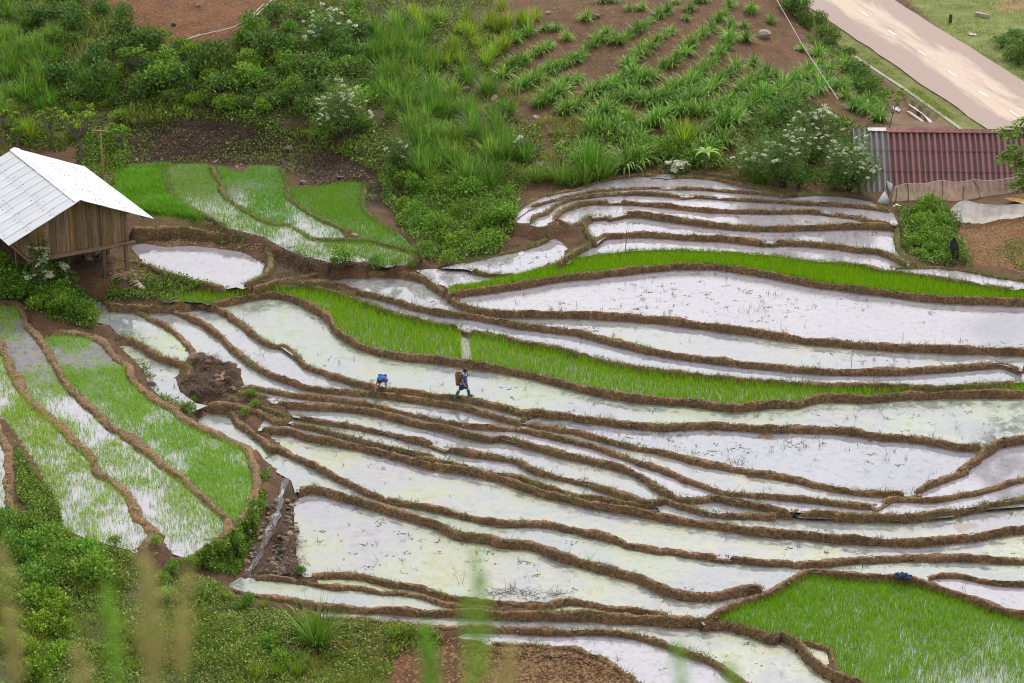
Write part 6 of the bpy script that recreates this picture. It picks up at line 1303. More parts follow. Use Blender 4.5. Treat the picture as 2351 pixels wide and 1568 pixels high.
M['roof_white'] = plainmat('white_roof_sheet', (0.52, 0.53, 0.56), (0.66, 0.67, 0.69), 2.2, 0.42, 0.04, 0.005, 0.5, (1, 0.25, 1), 0.94)
M['dark_gap'] = plainmat('dark_metal', (0.03, 0.03, 0.035), (0.06, 0.06, 0.065), 5, 0.6, 0)
pb_ = place(254, 637)[0]; ZF = vert_top(pb_, 564)
c0 = unproj(70, 594, ZF); c1 = unproj(292, 553, ZF); va = (c1-c0)[:2]; WG = float(np.linalg.norm(va)); va /= WG; rz = math.atan2(va[1], va[0])
hut = bpy.data.objects.new('wooden_hut', None); COL.objects.link(hut); hut.location = (c0[0], c0[1], ZF); hut.rotation_euler = (0, 0, rz)
LH_, TAN = 7.8, math.tan(R(23.2)); EH = 1.5; AP = WG/2; HR = EH+AP*TAN
def rooftop(a): return HR-abs(a-AP)*TAN
def plank(x0, x1, y, h0, h1, th, name='plank', zb=0.0, axis=0, mat='plank'):
    m = MB(); P = []
    for yy in (y, y+th):
        P += [(x0, yy, zb), (x1, yy, zb), (x1, yy, h1), (x0, yy, h0)]
    if axis == 1: P = [(q[1], q[0], q[2]) for q in P]
    ox = sum(q[0] for q in P)/8; oy = sum(q[1] for q in P)/8
    m.add([(q[0]-ox, q[1]-oy, q[2]) for q in P], [(0, 1, 2, 3), (7, 6, 5, 4), (0, 4, 5, 1), (1, 5, 6, 2), (2, 6, 7, 3), (3, 7, 4, 0)])
    return m.build(name, M[mat], hut, loc=(ox, oy, 0))
x = 0.0
while x < WG-0.05:
    w = min(rnd.uniform(0.17, 0.30), WG-x)
    if WG-(x+w) < 0.1: w = WG-x
    g = rnd.uniform(0.004, 0.014); dy = rnd.uniform(-0.012, 0.012)
    plank(x+g, x+w-g*0.3, dy, rooftop(x+g)-0.03, rooftop(x+w)-0.03, 0.03, zb=rnd.uniform(-0.03, 0.01)); x += w
for side, y_ in ((0.0, -1), (WG-0.03, 1)):
    y = 0.04
    while y < LH_-0.05:
        w = min(rnd.uniform(0.2, 0.32), LH_-y); dx = rnd.uniform(-0.012, 0.012); plank(y, y+w-0.01, side+dx, EH-0.03, EH-0.03, 0.03, axis=1, zb=rnd.uniform(-0.03, 0.01)); y += w
x = 0.0
while x < WG-0.02:
    w = min(0.42, WG-x); plank(x+0.006, x+w, LH_, rooftop(x)-0.03, rooftop(x+w)-0.03, 0.03); x += w
# corner and middle studs on the gable
for a, h in ((WG-0.02, EH), (WG*0.745, rooftop(WG*0.745)-0.08), (0.0, EH)): MB().box((a, -0.045, h/2-0.04), (0.11, 0.05, h)).build('stud', M['beam'], hut)
# floor: sill boards, joists, deck
m = MB(); m.box((WG/2+0.1, -0.12, -0.04), (WG+0.5, 0.20, 0.035), jit=0.01); m.build('floor_board', M['plank'], hut)
m = MB(); m.box((WG/2+0.2, -0.20, -0.075), (WG*0.7, 0.10, 0.03), jit=0.015); m.build('floor_board', M['plank'], hut)
MB().box((WG/2, -0.05, -0.13), (WG+0.3, 0.10, 0.14)).build('sill_beam', M['beam'], hut)
MB().box((-0.02, LH_/2, -0.13), (0.10, LH_, 0.14)).build('sill_beam', M['beam'], hut); MB().box((WG, LH_/2, -0.13), (0.10, LH_, 0.14)).build('sill_beam', M['beam'], hut)
for k in range(int(LH_/0.3)): MB().box((WG/2, 0.18+k*0.3, -0.035), (WG-0.1, 0.27, 0.04)).build('deck_board', M['beam'], hut)
for a in (0.15, WG*0.745, WG-0.1):
    for b in (0.0, 2.4, 4.8, LH_-0.1):
        wx, wy = c0[0]+va[0]*a-va[1]*b, c0[1]+va[1]*a+va[0]*b; g = float(H(wx, wy))-ZF-0.1
        if g < -0.3: MB().box((a, b, (g-0.16)/2), (0.15, 0.15, -g-0.10), jit=0.006).build('post', M['beam'], hut)
# roof sheets
OVF, OVB, SL = 0.62, 0.4, 3.72
def sheet_mesh(w, l, waves, amp, name='roof_sheet', sub=6):
    n_ = waves*sub; V = []; F = []
    for j in range(4):
        for i in range(n_+1): V.append((w*i/n_, -l*j/3, amp*math.cos(2*math.pi*i/sub)))
    for j in range(3):
        for i in range(n_): F.append((j*(n_+1)+i, (j+1)*(n_+1)+i, (j+1)*(n_+1)+i+1, j*(n_+1)+i+1))
    me = bpy.data.meshes.new(name); me.from_pydata(V, [], F); me.update(); me.polygons.foreach_set('use_smooth', np.ones(len(me.polygons), bool)); return me
SW, SLN = 0.83, 1.36; SHEET = sheet_mesh(SW+0.05, SLN, 9, 0.017)
SHEET.materials.append(M['roof_white']); tot = OVF+LH_+OVB; nc = int(round(tot/SW)); sw = tot/nc; pitch = math.atan(TAN)
nail = MB()
for side in (-1, 1):
    # frame for one slope: x runs along the ridge, y up the slope
    if side < 0: X, Yv = Vector((0, 1, 0)), Vector((math.cos(pitch), 0, math.sin(pitch)))
    else: X, Yv = Vector((0, -1, 0)), Vector((-math.cos(pitch), 0, math.sin(pitch)))
    Nv = X.cross(Yv)
    if Nv.z < 0: Nv = -Nv; X = -X
    top = Vector((AP, 0, HR+0.05))
    for r_ in range(3):
        for c in range(nc):
            s0 = r_*(SL/3)-0.02; yb = -OVF+c*sw if X.y > 0 else LH_+OVB-c*sw
            o = top-Yv*s0+Nv*(0.022-0.010*r_+0.003*(c % 2)+rnd.uniform(-0.002, 0.002))+Vector((0, yb, 0))
            mt = Matrix((X, Yv, Nv)).transposed().to_4x4(); mt.translation = o
            sh = obj('roof_sheet', SHEET, None, hut); sh.matrix_local = mt; sh.scale = (sw/SW, 1, 1)
            for kx in (0.2, 0.62):
                q = o+X*(sw*(kx+rnd.uniform(-.04, .04)))-Yv*(SLN*rnd.choice((0.2, 0.85)))+Nv*0.02; nail.tube([q, q+Nv*0.02], 0.022, 5)
nail.build('roof_nails', M['dark_gap'], hut)['kind'] = 'stuff'
for k in range(5):
    y0 = -OVF-0.02+k*tot/5; m = MB(); y1 = y0+tot/5+0.06; z0 = HR+0.115+0.006*k
    m.add([(AP-0.24, y0, z0-0.24*TAN), (AP, y0, z0), (AP+0.24, y0, z0-0.24*TAN), (AP-0.24, y1, z0-0.24*TAN), (AP, y1, z0), (AP+0.24, y1, z0-0.24*TAN)], [(0, 1, 4, 3), (1, 2, 5, 4)]); m.build('ridge_cap', M['roof_white'], hut)
MB().tube([(AP, -OVF+0.1, HR-0.08), (AP, LH_+0.2, HR-0.08)], 0.05, 6).build('ridge_pole', M['beam'], hut)
for side in (-1, 1):
    for d_ in (1.2, 2.5, 3.3): MB().tube([(AP+side*d_*math.cos(pitch), -OVF+0.1, HR-0.04-d_*math.sin(pitch)), (AP+side*d_*math.cos(pitch), LH_+0.2, HR-0.04-d_*math.sin(pitch))], 0.03, 5).build('purlin', M['beam'], hut)
tag(hut, 'plank hut on wooden posts under a white corrugated roof', 'hut')

# ------------------------------------------------------------------ shed with red fibre-cement roof
def red_roof_mat(name, crest, trough_col):
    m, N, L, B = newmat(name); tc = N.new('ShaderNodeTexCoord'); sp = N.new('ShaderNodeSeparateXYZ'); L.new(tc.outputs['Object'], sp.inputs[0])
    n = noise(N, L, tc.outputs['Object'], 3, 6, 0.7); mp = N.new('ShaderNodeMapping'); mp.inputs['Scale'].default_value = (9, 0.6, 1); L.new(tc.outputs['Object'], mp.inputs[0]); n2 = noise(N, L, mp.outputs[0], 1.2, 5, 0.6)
    mr = N.new('ShaderNodeMapRange'); mr.inputs[1].default_value = -0.045; mr.inputs[2].default_value = 0.045; L.new(sp.outputs['Z'], mr.inputs[0])   # sheet colour goes darker from the crests down to the troughs
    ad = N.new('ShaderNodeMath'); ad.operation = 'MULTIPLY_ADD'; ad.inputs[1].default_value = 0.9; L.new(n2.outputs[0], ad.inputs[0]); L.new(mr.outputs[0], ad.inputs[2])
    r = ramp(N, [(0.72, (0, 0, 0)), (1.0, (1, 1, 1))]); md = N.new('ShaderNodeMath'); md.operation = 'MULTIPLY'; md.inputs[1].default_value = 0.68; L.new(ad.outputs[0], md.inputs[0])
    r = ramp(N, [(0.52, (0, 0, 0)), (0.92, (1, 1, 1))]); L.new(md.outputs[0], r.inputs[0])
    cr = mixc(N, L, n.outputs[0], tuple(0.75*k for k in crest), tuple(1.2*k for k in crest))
    L.new(mixc(N, L, r.outputs[0], trough_col, cr), B.inputs['Base Color']); B.inputs['Roughness'].default_value = 0.85; bump(N, L, n.outputs[0], B, 0.3, 0.01); return m
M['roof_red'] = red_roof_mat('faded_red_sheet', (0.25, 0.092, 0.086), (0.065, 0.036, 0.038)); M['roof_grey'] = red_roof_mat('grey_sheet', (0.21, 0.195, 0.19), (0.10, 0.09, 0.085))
shed = bpy.data.objects.new('red_roof_shed', None); COL.objects.link(shed)
ez = 2.42*ZS; E0 = unproj(*px('4 950,1258')[0], ez); RP = R(38)
s_lo, s_hi = 1.0, 12.0
for _ in range(40):
    md = (s_lo+s_hi)/2; q = E0+np.array([0, md*math.cos(RP), md*math.sin(RP)])
    if proj(q)[1] > 298: s_lo = md
    else: s_hi = md
SLEN = s_lo; YAW = R(-2); shed.location = E0+np.array([0, SLEN*math.cos(RP), SLEN*math.sin(RP)]); shed.rotation_euler = (0, 0, YAW)
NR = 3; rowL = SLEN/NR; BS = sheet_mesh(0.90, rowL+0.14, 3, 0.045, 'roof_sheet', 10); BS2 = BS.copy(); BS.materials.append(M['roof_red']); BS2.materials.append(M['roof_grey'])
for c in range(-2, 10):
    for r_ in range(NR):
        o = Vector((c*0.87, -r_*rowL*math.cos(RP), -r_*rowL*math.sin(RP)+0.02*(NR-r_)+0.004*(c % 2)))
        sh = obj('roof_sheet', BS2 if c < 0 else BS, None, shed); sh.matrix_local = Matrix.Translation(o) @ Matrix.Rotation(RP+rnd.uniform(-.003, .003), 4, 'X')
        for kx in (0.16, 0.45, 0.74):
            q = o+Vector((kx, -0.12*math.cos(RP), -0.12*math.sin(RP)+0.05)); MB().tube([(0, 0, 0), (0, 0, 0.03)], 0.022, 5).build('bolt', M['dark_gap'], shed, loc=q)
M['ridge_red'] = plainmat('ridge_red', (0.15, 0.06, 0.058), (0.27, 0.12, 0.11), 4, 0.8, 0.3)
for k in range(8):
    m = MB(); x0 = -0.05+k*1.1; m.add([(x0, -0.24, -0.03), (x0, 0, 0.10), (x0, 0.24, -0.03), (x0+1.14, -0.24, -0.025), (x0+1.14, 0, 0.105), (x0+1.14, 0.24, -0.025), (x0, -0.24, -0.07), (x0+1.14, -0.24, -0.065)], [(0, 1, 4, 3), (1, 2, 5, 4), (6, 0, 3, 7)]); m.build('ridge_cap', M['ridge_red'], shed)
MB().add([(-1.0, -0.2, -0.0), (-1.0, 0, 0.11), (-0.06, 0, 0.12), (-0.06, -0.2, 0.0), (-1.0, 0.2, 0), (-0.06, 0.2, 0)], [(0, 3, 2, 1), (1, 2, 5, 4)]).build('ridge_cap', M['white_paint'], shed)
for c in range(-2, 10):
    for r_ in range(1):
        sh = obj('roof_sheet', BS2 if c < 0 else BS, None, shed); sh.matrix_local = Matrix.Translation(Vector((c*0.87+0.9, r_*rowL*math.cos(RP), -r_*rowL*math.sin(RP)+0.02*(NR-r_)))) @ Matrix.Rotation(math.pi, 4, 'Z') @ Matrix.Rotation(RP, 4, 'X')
hb = SLEN*math.sin(RP)
for (a, b, w, d) in ((3.3, -SLEN*math.cos(RP)+0.25, 9.6, 0.12), (3.3, rowL*0.9, 9.6, 0.12)): MB().box((a, b, -hb/2-0.5 if b > 0 else -hb-0.25), (w, d, hb+0.2 if b > 0 else 0.62)).build('wall', M['concrete'], shed)
for a in (-1.4, 8.1): MB().box((a, -SLEN*0.36, -hb/2-0.75), (0.12, SLEN*0.9, hb*0.75)).build('wall', M['concrete'], shed)
tag(shed, 'long low shed with faded red corrugated roof and grey end sheets', 'shed')

# ------------------------------------------------------------------ net fences
def net_mat(name, col, alpha):
    m, N, L, B = newmat(name); tc = N.new('ShaderNodeTexCoord'); n = noise(N, L, tc.outputs['Object'], 2.2, 5, 0.6)
    L.new(mixc(N, L, n.outputs[0], tuple(0.7*k for k in col), col), B.inputs['Base Color']); B.inputs['Roughness'].default_value = 0.8
    t = N.new('ShaderNodeBsdfTransparent'); mx = N.new('ShaderNodeMixShader'); mr = N.new('ShaderNodeMapRange'); mr.inputs[1].default_value = 0.3; mr.inputs[2].default_value = 0.7; mr.inputs[3].default_value = alpha-0.16; mr.inputs[4].default_value = alpha+0.16; L.new(n.outputs[0], mr.inputs[0])
    tl = N.new('ShaderNodeBsdfTranslucent'); tl.inputs['Color'].default_value = (*col, 1); m2 = N.new('ShaderNodeMixShader'); m2.inputs[0].default_value = 0.5; L.new(B.outputs[0], m2.inputs[1]); L.new(tl.outputs[0], m2.inputs[2])
    L.new(mr.outputs[0], mx.inputs[0]); L.new(t.outputs[0], mx.inputs[1]); L.new(m2.outputs[0], mx.inputs[2]); L.new(mx.outputs[0], N['Material Output'].inputs[0]); return m
M['net_beige'] = net_mat('beige_net', (0.66, 0.54, 0.40), 0.5); M['net_white'] = net_mat('white_net', (0.90, 0.89, 0.88), 0.66); M['tarp'] = plainmat('white_tarp', (0.62, 0.63, 0.64), (0.8, 0.8, 0.81), 3, 0.6, 0.3)
def net_fence(bot, top, mat, label, posts, bulge=0.06):
    b = px(bot); t = px(top); e = bpy.data.objects.new('net_fence', None); COL.objects.link(e)
    Pb = []; Pt = []
    for (u, v), (u2, v2) in zip(b, t):
        p = place(u, v)[0]; k = (p[1]*CP-(p[2]-CZ)*SP)/FPX; Pb.append(p+np.array([0, 0, -0.03])); Pt.append(np.array([p[0]+(u2-u)*k, p[1]+0.02, vert_top(p, v2)]))
    o = np.mean(Pb, 0); e.location = o; B_ = catmull(Pb, 0.12); T_ = np.array([np.interp(np.linspace(0, 1, len(B_)), np.linspace(0, 1, len(catmull(Pt, 0.12))), catmull(Pt, 0.12)[:, i]) for i in range(3)]).T
    nv = 7; V = np.stack([B_+(T_-B_)*(k/(nv-1))+np.stack([0*B_[:, 0], -bulge*math.sin(math.pi*k/(nv-1))+0.10*vn(B_[:, 0]*3+k*0.4, B_[:, 0]*0+k*0.7, 6), -0.05*math.sin(math.pi*k/(nv-1))*np.ones(len(B_))], -1) for k in range(nv)], 1)-o
    I = np.arange(len(B_)*nv).reshape(-1, nv); Q = np.stack([I[:-1, :-1], I[1:, :-1], I[1:, 1:], I[:-1, 1:]], -1).reshape(-1, 4)
    obj('net', mesh_np('net', V.reshape(-1, 3), Q, smooth=True), M[mat], e)
    MB().tube([tuple(q-o) for q in T_[::4]], 0.012, 4, False).build('top_rope', M['wire'], e)
    for s1, s2 in posts:
        (u, v), = px(s1); (u2, v2), = px(s2); p = place(u, v)[0]+np.array([0, -0.05, 0]); k = (p[1]*CP-(p[2]-CZ)*SP)/FPX; zt = vert_top(p, v2); h_ = zt-p[2]
        MB().tube([tuple(p-o-[0, 0, .2]), tuple(p-o+[(u2-u)*k*0.3, 0, h_*0.5]), tuple(p-o+[(u2-u)*k, 0, h_])], 0.024, 6).build('post', M['twig'], e)
    tag(e, label, 'fence')
net_fence('N 190,590 375,575 560,572 770,575 980,575 1205,540 1450,505 1699,470 1900,440', 'N 205,425 355,382 500,392 755,347 900,372 1100,340 1300,350 1560,315 1900,240', 'net_beige', 'sagging beige net fence on stakes in front of the red roof', [('N 235,585', 'N 240,432'), ('N 378,575', 'N 358,382'), ('N 770,570', 'N 752,347'), ('N 1205,535', 'N 1098,342'), ('N 135,545', 'N 205,420')])
net_fence('N 795,770 900,800 1000,825 1180,840 1450,790 1699,760 1900,740', 'N 800,740 880,650 980,578 1180,615 1450,630 1699,612 1900,590', 'net_white', 'white net sheet stretched from a post below the beige net', [('N 990,800', 'N 975,412')], 0.12)
P = [place(*px(s)[0])[0] for s in ('N 25,592', 'N 200,640', 'N 130,545')]
zt = P[0][2]+0.95; V = [P[0], P[0]+[0.35, 0.1, 0.55], P[0]+[0.45, 0.25, 1.0], P[1]+[-0.02, 0.3, 1.05], P[1]+[-0.02, 0.25, 0.6], P[2]+[0, 0.1, 0.25], P[1], P[1]+[0.55, -0.05, -0.05], P[1]+[0.2, 0.1, 0.1]]
o_ = np.mean(V, 0); me = mesh_np('plastic_sheet', np.array(V)-o_, None, [[0, 1, 6], [1, 5, 6], [1, 2, 5], [2, 3, 4], [2, 4, 5], [6, 7, 8]])
so = obj('plastic_sheet', me, M['tarp'], loc=o_); so.modifiers.new('thick', 'SOLIDIFY').thickness = 0.012; tag(so, 'crumpled white plastic sheet at the end of the beige net', 'sheet')
# dark cloth hung on a stick (scarecrow)
p = at('N 835,1290')[0]; e = bpy.data.objects.new('scarecrow', None); COL.objects.link(e); e.location = p
MB().tube([(0, 0, -0.1), (0.05, 0, 0.5), (0.20, 0.02, 1.22)], 0.02, 6).build('stick', M['twig'], e)
M['black_cloth'] = plainmat('black_cloth', (0.014, 0.013, 0.015), (0.045, 0.043, 0.05), 7, 0.9, 0.5, 0.02)
rings = [(1.24, 0.03, 0.20), (1.16, 0.10, 0.19), (1.0, 0.14, 0.20), (0.8, 0.17, 0.22), (0.6, 0.17, 0.24), (0.42, 0.15, 0.27), (0.24, 0.13, 0.29)]; V = []; F = []
for i, (z_, r_, x_) in enumerate(rings):
    for k in range(14): a = 2*math.pi*k/14; rr = r_*(1+0.28*math.sin(a*4+i*0.5)); V.append((x_+rr*math.cos(a), 0.02+rr*0.55*math.sin(a), z_+(0.07*math.sin(a*3) if i == 6 else 0)))
for i in range(6):
    for k in range(14): F.append((i*14+k, i*14+(k+1) % 14, (i+1)*14+(k+1) % 14, (i+1)*14+k))
F.append(tuple(range(14))); MB().add(V, F).build('cloth', M['black_cloth'], e, True); tag(e, 'black cloth scarecrow on a leaning stick beside the tilled soil', 'scarecrow')
# bundle of dark blue clothes left on a bund
p = unproj(*px('H 1015,862')[0], -1.06*ZS+0.05); V = []; F = []; nn_ = 14
for i in range(nn_):
    for j in range(9):
        x_ = (i/(nn_-1)-0.5)*0.62; y_ = (j/8-0.5)*0.34; d_ = max(0, 1-(x_/0.32)**2)*max(0, 1-(y_/0.18)**2); V.append((x_+0.05*math.sin(j*1.3), y_+0.04*math.sin(i*1.1), -0.05+0.16*d_**0.5+0.05*math.sin(i*1.9+j*0.7)*d_))
for i in range(nn_-1):
    for j in range(8): F.append((i*9+j, (i+1)*9+j, (i+1)*9+j+1, i*9+j+1))
M['navy_cloth'] = plainmat('navy_cloth', (0.008, 0.014, 0.045), (0.02, 0.035, 0.10), 8, 0.8, 0.5, 0.02)
tag(MB().add(V, F).build('clothes_bundle', M['navy_cloth'], loc=p, smooth=True, rot=(0, 0, -0.3)), 'crumpled dark blue clothes left on the bund of the large rice field', 'clothes')

# ------------------------------------------------------------------ people
M['skin'] = plainmat('skin', (0.36, 0.19, 0.12), (0.46, 0.26, 0.17), 12, 0.55, 0.05); M['hair'] = plainmat('hair', (0.010, 0.008, 0.007), (0.030, 0.022, 0.018), 40, 0.5, 0.5, 0.01)
M['shirt'] = plainmat('blue_jersey', (0.010, 0.075, 0.36), (0.016, 0.12, 0.50), 5, 0.65, 0.15, 0.01); M['shorts'] = plainmat('navy_shorts', (0.006, 0.022, 0.085), (0.010, 0.04, 0.14), 5, 0.75, 0.15, 0.01)
M['boot'] = plainmat('teal_rubber', (0.012, 0.09, 0.12), (0.03, 0.17, 0.21), 6, 0.35, 0.1, 0.01); M['sole'] = plainmat('boot_mud', (0.05, 0.05, 0.045), (0.12, 0.10, 0.08), 8, 0.8, 0.2)
M['pink_trim'] = plainmat('pink_trim', (0.5, 0.05, 0.14), (0.62, 0.08, 0.2), 8, 0.7, 0); M['white_cloth'] = plainmat('white_cloth', (0.72, 0.72, 0.74), (0.82, 0.82, 0.84), 8, 0.7, 0)
def skinned(name, J, E, mat, parent, sub=2, root=None, gain=1.14):
    ids = list(J); me = bpy.data.meshes.new(name); me.from_pydata([J[k][:3] for k in ids], [(ids.index(a), ids.index(b)) for a, b in E], []); me.update()
    o = obj(name, me, mat, parent); o.modifiers.new('skin', 'SKIN').use_smooth_shade = True
    for i, k in enumerate(ids):
        r = J[k][3]; sv = me.skin_vertices[0].data[i]; sv.radius = tuple(x*gain for x in r) if hasattr(r, '__len__') else (r*gain, r*gain); sv.use_root = (k == (root or ids[0]))
    md = o.modifiers.new('sub', 'SUBSURF'); md.levels = sub; md.render_levels = sub; return o
def hand(J, E, pre, wrist, d, side):
    """palm and five unequal, slightly curled fingers"""
    d = Vector(d).normalized(); s = Vector(side).normalized(); w = Vector(wrist); up = d.cross(s)
    J[pre+'palm'] = (*(w+d*0.045), 0.022); E.append((pre+'wrist', pre+'palm'))
    for i, (o, l) in enumerate(((-0.020, 0.040), (-0.007, 0.050), (0.007, 0.047), (0.020, 0.036))):
        a = w+d*0.066+s*o; b = a+d*l*0.6+up*0.006; c = b+d*l*0.4+up*0.016
        J[f'{pre}f{i}a'] = (*a, 0.0075); J[f'{pre}f{i}b'] = (*b, 0.0065); J[f'{pre}f{i}c'] = (*c, 0.005); E += [(pre+'palm', f'{pre}f{i}a'), (f'{pre}f{i}a', f'{pre}f{i}b'), (f'{pre}f{i}b', f'{pre}f{i}c')]
    a = w+d*0.03-s*0.026; b = a+d*0.03-s*0.016
    J[pre+'t1'] = (*a, 0.008); J[pre+'t2'] = (*b, 0.006); E += [(pre+'palm', pre+'t1'), (pre+'t1', pre+'t2')]
def head_parts(parent, c, r, fwd, upv, fringe=True):
    """hair cap, ears and eyes round a head of radius r at c looking along fwd"""
    c = Vector(c); f = Vector(fwd).normalized(); u = Vector(upv); u = (u-f*u.dot(f)).normalized(); s = f.cross(u)
    bm = bmesh.new(); bmesh.ops.create_uvsphere(bm, u_segments=20, v_segments=12, radius=1); dele = []
    for v in bm.verts:
        q = v.co.copy(); fx, sx, ux = q.x, q.y, q.z
        lim = -0.62 if fx < 0.1 else (0.28 if fx > 0.55 else -0.15)
        if ux < lim: dele.append(v); continue
        rr = r*1.10*(1+0.05*math.sin(sx*17+fx*13)+0.04*math.sin(ux*23)); v.co = c+(f*fx*1.05+s*sx*0.93+u*(ux*1.08+0.06))*rr
    bmesh.ops.delete(bm, geom=dele, context='VERTS'); me = bpy.data.meshes.new('hair'); bm.to_mesh(me); bm.free(); me.polygons.foreach_set('use_smooth', np.ones(len(me.polygons), bool)); obj('hair', me, M['hair'], parent)
    for sg in (-1, 1):
        e1 = c+s*sg*r*0.97-u*r*0.12; MB().tube([e1-u*0.02, e1+s*sg*0.008, e1+u*0.018], [0.008, 0.014, 0.008], 6).build('ear', M['skin'], parent, True)
        e2 = c+f*r*0.93+s*sg*r*0.36+u*r*0.05; MB().tube([e2-s*0.009, e2+f*0.003, e2+s*0.009], [0.003, 0.006, 0.003], 6).build('eye', M['black'], parent, True)
    mo = c+f*r*0.94-u*r*0.50; MB().tube([mo-s*0.018, mo+f*0.004, mo+s*0.018], [0.003, 0.005, 0.003], 5).build('mouth', M['pink_trim'], parent, True)
def sphere_skull(parent): pass
# walking boy with basket
bp = unproj(1066, 909.6, 0.26*ZS+0.015)
boy = bpy.data.objects.new('person', None); COL.objects.link(boy); boy.location = bp; boy.scale = (1.03,)*3; boy.rotation_euler = (0, 0, R(-4))
J = {'pel': (-.04, 0, .55, (.095, .075)), 'wai': (-.03, 0, .66, (.085, .07)), 'che': (-.01, 0, .82, (.105, .078)), 'sh': (.01, 0, .91, (.085, .06)), 'nek': (.035, 0, .975, .036), 'jaw': (.07, 0, 1.06, (.062, .066)), 'hd': (.062, 0, 1.125, (.088, .09)), 'crn': (.055, 0, 1.185, (.06, .065)), 'nose': (.158, 0, 1.085, .010),
     'ns': (-.02, -.12, .90, .043), 'nel': (-.065, -.15, .71, .031), 'nwrist': (.035, -.15, .545, .022), 'fs': (.03, .12, .90, .043), 'fel': (.09, .14, .73, .031), 'fwrist': (.10, .08, .60, .022),
     'nh': (-.06, -.065, .52, .075), 'nk': (-.19, -.07, .30, .05), 'na': (-.30, -.07, .10, .034), 'nt': (-.18, -.07, .035, .028), 'fh': (-.01, .065, .52, .075), 'fk': (.125, .07, .31, .05), 'fa': (.195, .07, .085, .034), 'ft': (.32, .07, .03, .028)}
E = [('pel', 'wai'), ('wai', 'che'), ('che', 'sh'), ('sh', 'nek'), ('nek', 'jaw'), ('jaw', 'hd'), ('hd', 'crn'), ('hd', 'nose'), ('sh', 'ns'), ('ns', 'nel'), ('nel', 'nwrist'), ('sh', 'fs'), ('fs', 'fel'), ('fel', 'fwrist'), ('pel', 'nh'), ('nh', 'nk'), ('nk', 'na'), ('na', 'nt'), ('pel', 'fh'), ('fh', 'fk'), ('fk', 'fa'), ('fa', 'ft')]
hand(J, E, 'n', J['nwrist'][:3], (.5, 0, -.75), (0, 1, 0)); hand(J, E, 'f', J['fwrist'][:3], (.1, -.3, -.9), (1, 0, 0))
skinned('body', J, E, M['skin'], boy, 2, 'pel')
def sub(J, keys, g, edges): return {k: (*J[k][:3], tuple(x+g for x in J[k][3]) if hasattr(J[k][3], '__len__') else J[k][3]+g) for k in keys}, edges
Js = sub(J, ['pel', 'wai', 'che', 'sh', 'ns', 'fs'], .034, None)[0]; Js['nm'] = (-.045, -.14, .80, .068); Js['fm'] = (.065, .135, .80, .068)
sh_ = skinned('shirt', Js, [('pel', 'wai'), ('wai', 'che'), ('che', 'sh'), ('sh', 'ns'), ('ns', 'nm'), ('sh', 'fs'), ('fs', 'fm')], M['shirt'], boy, 2, 'pel')
Jp = {'wai': (-.035, 0, .60, (.12, .10)), 'pel': (-.04, 0, .53, (.145, .125)), 'nh': (-.07, -.065, .46, .118), 'nk': (-.175, -.07, .30, .108), 'fh': (.0, .065, .46, .118), 'fk': (.125, .07, .31, .108)}
skinned('shorts', Jp, [('wai', 'pel'), ('pel', 'nh'), ('nh', 'nk'), ('pel', 'fh'), ('fh', 'fk')], M['shorts'], boy, 2, 'pel')
for k, y_ in (('n', -.07), ('f', .07)):
    kn, an, to = J[k+'k'], J[k+'a'], J[k+'t']
    up_ = Vector(kn[:3]).lerp(Vector(an[:3]), 0.12)
    bt_ = skinned('boot', {'top': (*up_, .074), 'mid': (*Vector(kn[:3]).lerp(Vector(an[:3]), 0.6), .062), 'ank': (an[0], an[1], an[2]-.01, .056), 'heel': (an[0]-.01, an[1], an[2]-.05, .042), 'toe': (to[0]+.03, to[1], to[2], (.040, .036))}, [('top', 'mid'), ('mid', 'ank'), ('ank', 'heel'), ('heel', 'toe')], M['boot'], boy, 2, 'ank')
    MB().box(((an[0]+to[0])/2+.01, an[1], min(an[2]-.09, to[2]-.028)), (.26, .08, .02)).build('sole', M['sole'], bt_)
V = [(0.03+.078*math.cos(a), .075*math.sin(a), .962+.02*math.sin(a*1)-0.045*math.cos(a)*0.6) for a in np.linspace(0, 6.283, 15)]
MB().tube(V, .009, 6, False).build('collar', M['white_cloth'], sh_, True)
MB().box((.075, -.102, .80), (.07, .012, .022), Matrix.Rotation(0.3, 3, 'Y')).build('chest_print', M['white_cloth'], sh_); MB().box((.055, -.105, .865), (.012, .012, .034)).build('chest_badge', M['white_cloth'], sh_)
head_parts(boy, (.066, 0, 1.115), .098, (1, -.12, -.18), (0, 0, 1)); tag(boy, 'boy in blue jersey, navy shorts and teal rubber boots walking along a bund', 'person')
# back basket
bk = bpy.data.objects.new('back_basket', None); COL.objects.link(bk); bk.location = bp+np.array([-.262, 0.0, .50]); bk.rotation_euler = (0, R(5), 0)
def basket_mat():
    m, N, L, B = newmat('woven_cane'); tc = N.new('ShaderNodeTexCoord'); w1 = N.new('ShaderNodeTexWave'); w1.bands_direction = 'Z'; w1.inputs['Scale'].default_value = 16; w1.inputs['Distortion'].default_value = 1.5; L.new(tc.outputs['Object'], w1.inputs[0])
    n = noise(N, L, tc.outputs['Object'], 22, 5); f = mixc(N, L, 0.5, w1.outputs[0], n.outputs[0]); r = ramp(N, [(0.25, (0.09, 0.04, 0.014)), (0.55, (0.24, 0.115, 0.04)), (0.8, (0.36, 0.19, 0.075))]); L.new(f, r.inputs[0])
    L.new(r.outputs[0], B.inputs['Base Color']); B.inputs['Roughness'].default_value = 0.65; bump(N, L, w1.outputs[0], B, 0.6, 0.01); return m
M['cane'] = basket_mat(); prof = [(0.0, 0.0), (.085, 0), (.10, .08), (.118, .20), (.138, .33), (.155, .45), (.165, .53), (.150, .53), (.138, .43), (.118, .30), (.10, .18), (.08, .06), (0.0, .05)]; V = []; F = []; n_ = 28
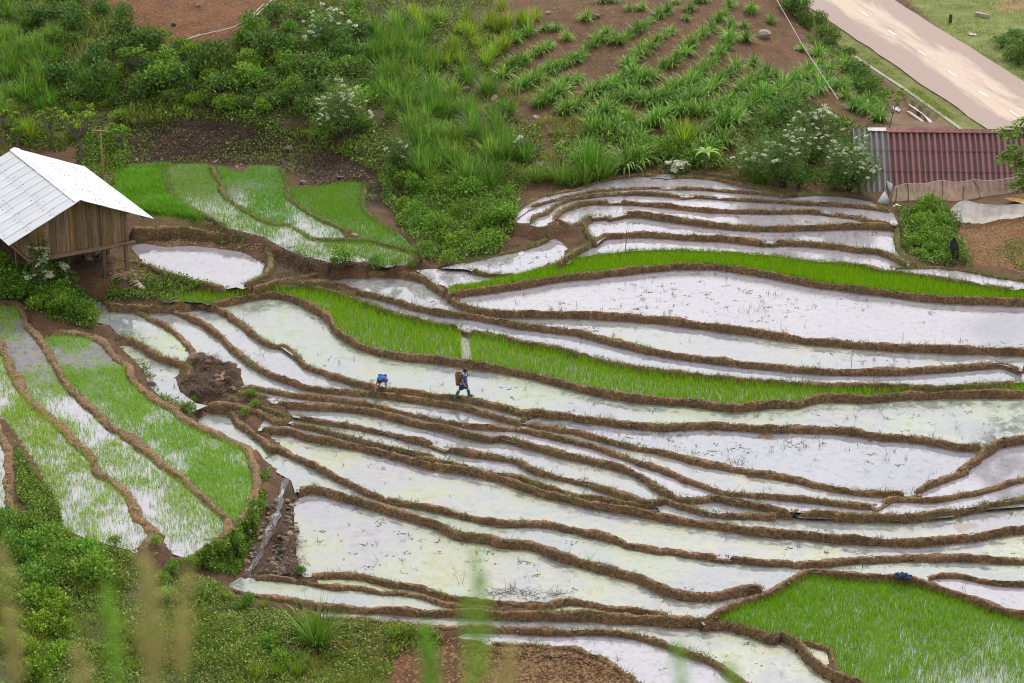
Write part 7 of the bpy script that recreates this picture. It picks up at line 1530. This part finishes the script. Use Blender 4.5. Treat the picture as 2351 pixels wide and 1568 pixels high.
for r_, z_ in prof:
    for k in range(n_): a = 2*math.pi*k/n_; q = r_*(1+(0.012 if k % 2 else -0.012)); V.append((q*math.cos(a), q*math.sin(a), z_))
for i in range(len(prof)-1):
    for k in range(n_): F.append((i*n_+k, i*n_+(k+1) % n_, (i+1)*n_+(k+1) % n_, (i+1)*n_+k))
MB().add(V, F).build('wickerwork', M['cane'], bk, True)
for z_, r_, t_ in ((.53, .165, .012), (.44, .157, .006), (.02, .09, .010)): MB().tube([(r_*math.cos(a), r_*math.sin(a), z_) for a in np.linspace(0, 6.283, 25)], t_, 6, False).build('rim' if z_ > .5 else 'hoop', M['cane'], bk, True)
for y_ in (-.07, .07): MB().tube([(.15, y_, .42), (.22, y_*1.3, .50), (.30, y_*1.4, .47), (.33, y_*1.4, .36), (.27, y_*1.6, .24), (.13, y_, .14)], .009, 5, False).build('strap', M['cane'], bk, True)
tag(bk, 'tapered woven cane basket carried on the back of the walking boy', 'basket')
# crouching boy, hands in the mud
cp_ = unproj(878.5, 885.7, 0.26*ZS); kid = bpy.data.objects.new('person', None); COL.objects.link(kid); kid.location = cp_; kid.scale = (1.08,)*3
J = {'pel': (.03, .10, .30, (.085, .075)), 'wai': (.02, .0, .365, (.085, .07)), 'che': (.0, -.11, .375, (.105, .085)), 'sh': (-.02, -.20, .345, (.085, .07)), 'nek': (-.045, -.265, .335, .038), 'jaw': (-.075, -.36, .29, .06), 'hd': (-.072, -.345, .345, (.088, .088)), 'nose': (-.08, -.425, .28, .010),
     'ls': (-.145, -.20, .32, .043), 'lel': (-.235, -.27, .17, .030), 'lwrist': (-.25, -.32, .035, .022), 'rs': (.12, -.20, .32, .043), 'rel': (.165, -.27, .17, .030), 'rwrist': (.185, -.32, .035, .022),
     'lh': (-.05, .09, .31, .075), 'lk': (-.19, -.05, .29, .055), 'la': (-.12, .03, .07, .033), 'lt': (-.13, -.075, .02, .026), 'rh': (.11, .09, .31, .075), 'rk': (.19, -.05, .29, .055), 'ra': (.125, .03, .07, .033), 'rt': (.13, -.075, .02, .026)}
E = [('pel', 'wai'), ('wai', 'che'), ('che', 'sh'), ('sh', 'nek'), ('nek', 'jaw'), ('jaw', 'hd'), ('jaw', 'nose'), ('sh', 'ls'), ('ls', 'lel'), ('lel', 'lwrist'), ('sh', 'rs'), ('rs', 'rel'), ('rel', 'rwrist'), ('pel', 'lh'), ('lh', 'lk'), ('lk', 'la'), ('la', 'lt'), ('pel', 'rh'), ('rh', 'rk'), ('rk', 'ra'), ('ra', 'rt')]
hand(J, E, 'l', J['lwrist'][:3], (-.1, -.35, -.9), (1, 0, 0)); hand(J, E, 'r', J['rwrist'][:3], (.35, -.35, -.85), (-1, 0, 0))
skinned('body', J, E, M['skin'], kid, 2, 'pel')
Js = sub(J, ['pel', 'wai', 'che', 'sh', 'ls', 'rs'], .04, None)[0]; Js['pel'] = (.03, .08, .335, (.10, .085)); Js['lm'] = (-.195, -.24, .245, .054); Js['rm'] = (.145, -.24, .245, .054)
sk_ = skinned('shirt', Js, [('pel', 'wai'), ('wai', 'che'), ('che', 'sh'), ('sh', 'ls'), ('ls', 'lm'), ('sh', 'rs'), ('rs', 'rm')], M['shirt'], kid, 2, 'pel')
skinned('shorts', {'pel': (.03, .12, .27, (.09, .08)), 'lh': (-.055, .08, .27, .075), 'lk': (-.14, .0, .275, .066), 'rh': (.115, .08, .27, .075), 'rk': (.165, .0, .275, .066)}, [('pel', 'lh'), ('lh', 'lk'), ('pel', 'rh'), ('rh', 'rk')], M['pink_trim'], kid, 2, 'pel')
for q in ((-.205, -.247, .225), (.150, -.247, .225)): MB().tube([(q[0]+.05*math.cos(a), q[1]+.05*math.sin(a), q[2]+.012*math.cos(a)) for a in np.linspace(0, 6.283, 13)], .010, 5, False).build('cuff', M['pink_trim'], sk_, True)
obj('shirt_number', text_mesh('21', .15, 'shirt_number'), M['white_cloth'], sk_, loc=(.015, -.05, .50), rot=(R(-2), 0, math.pi+0.35))
head_parts(kid, (-.072, -.348, .338), .098, (-.1, -.55, -.85), (0, -.8, .45)); tag(kid, 'crouching boy in blue jersey with white back number, both hands in the mud', 'person')
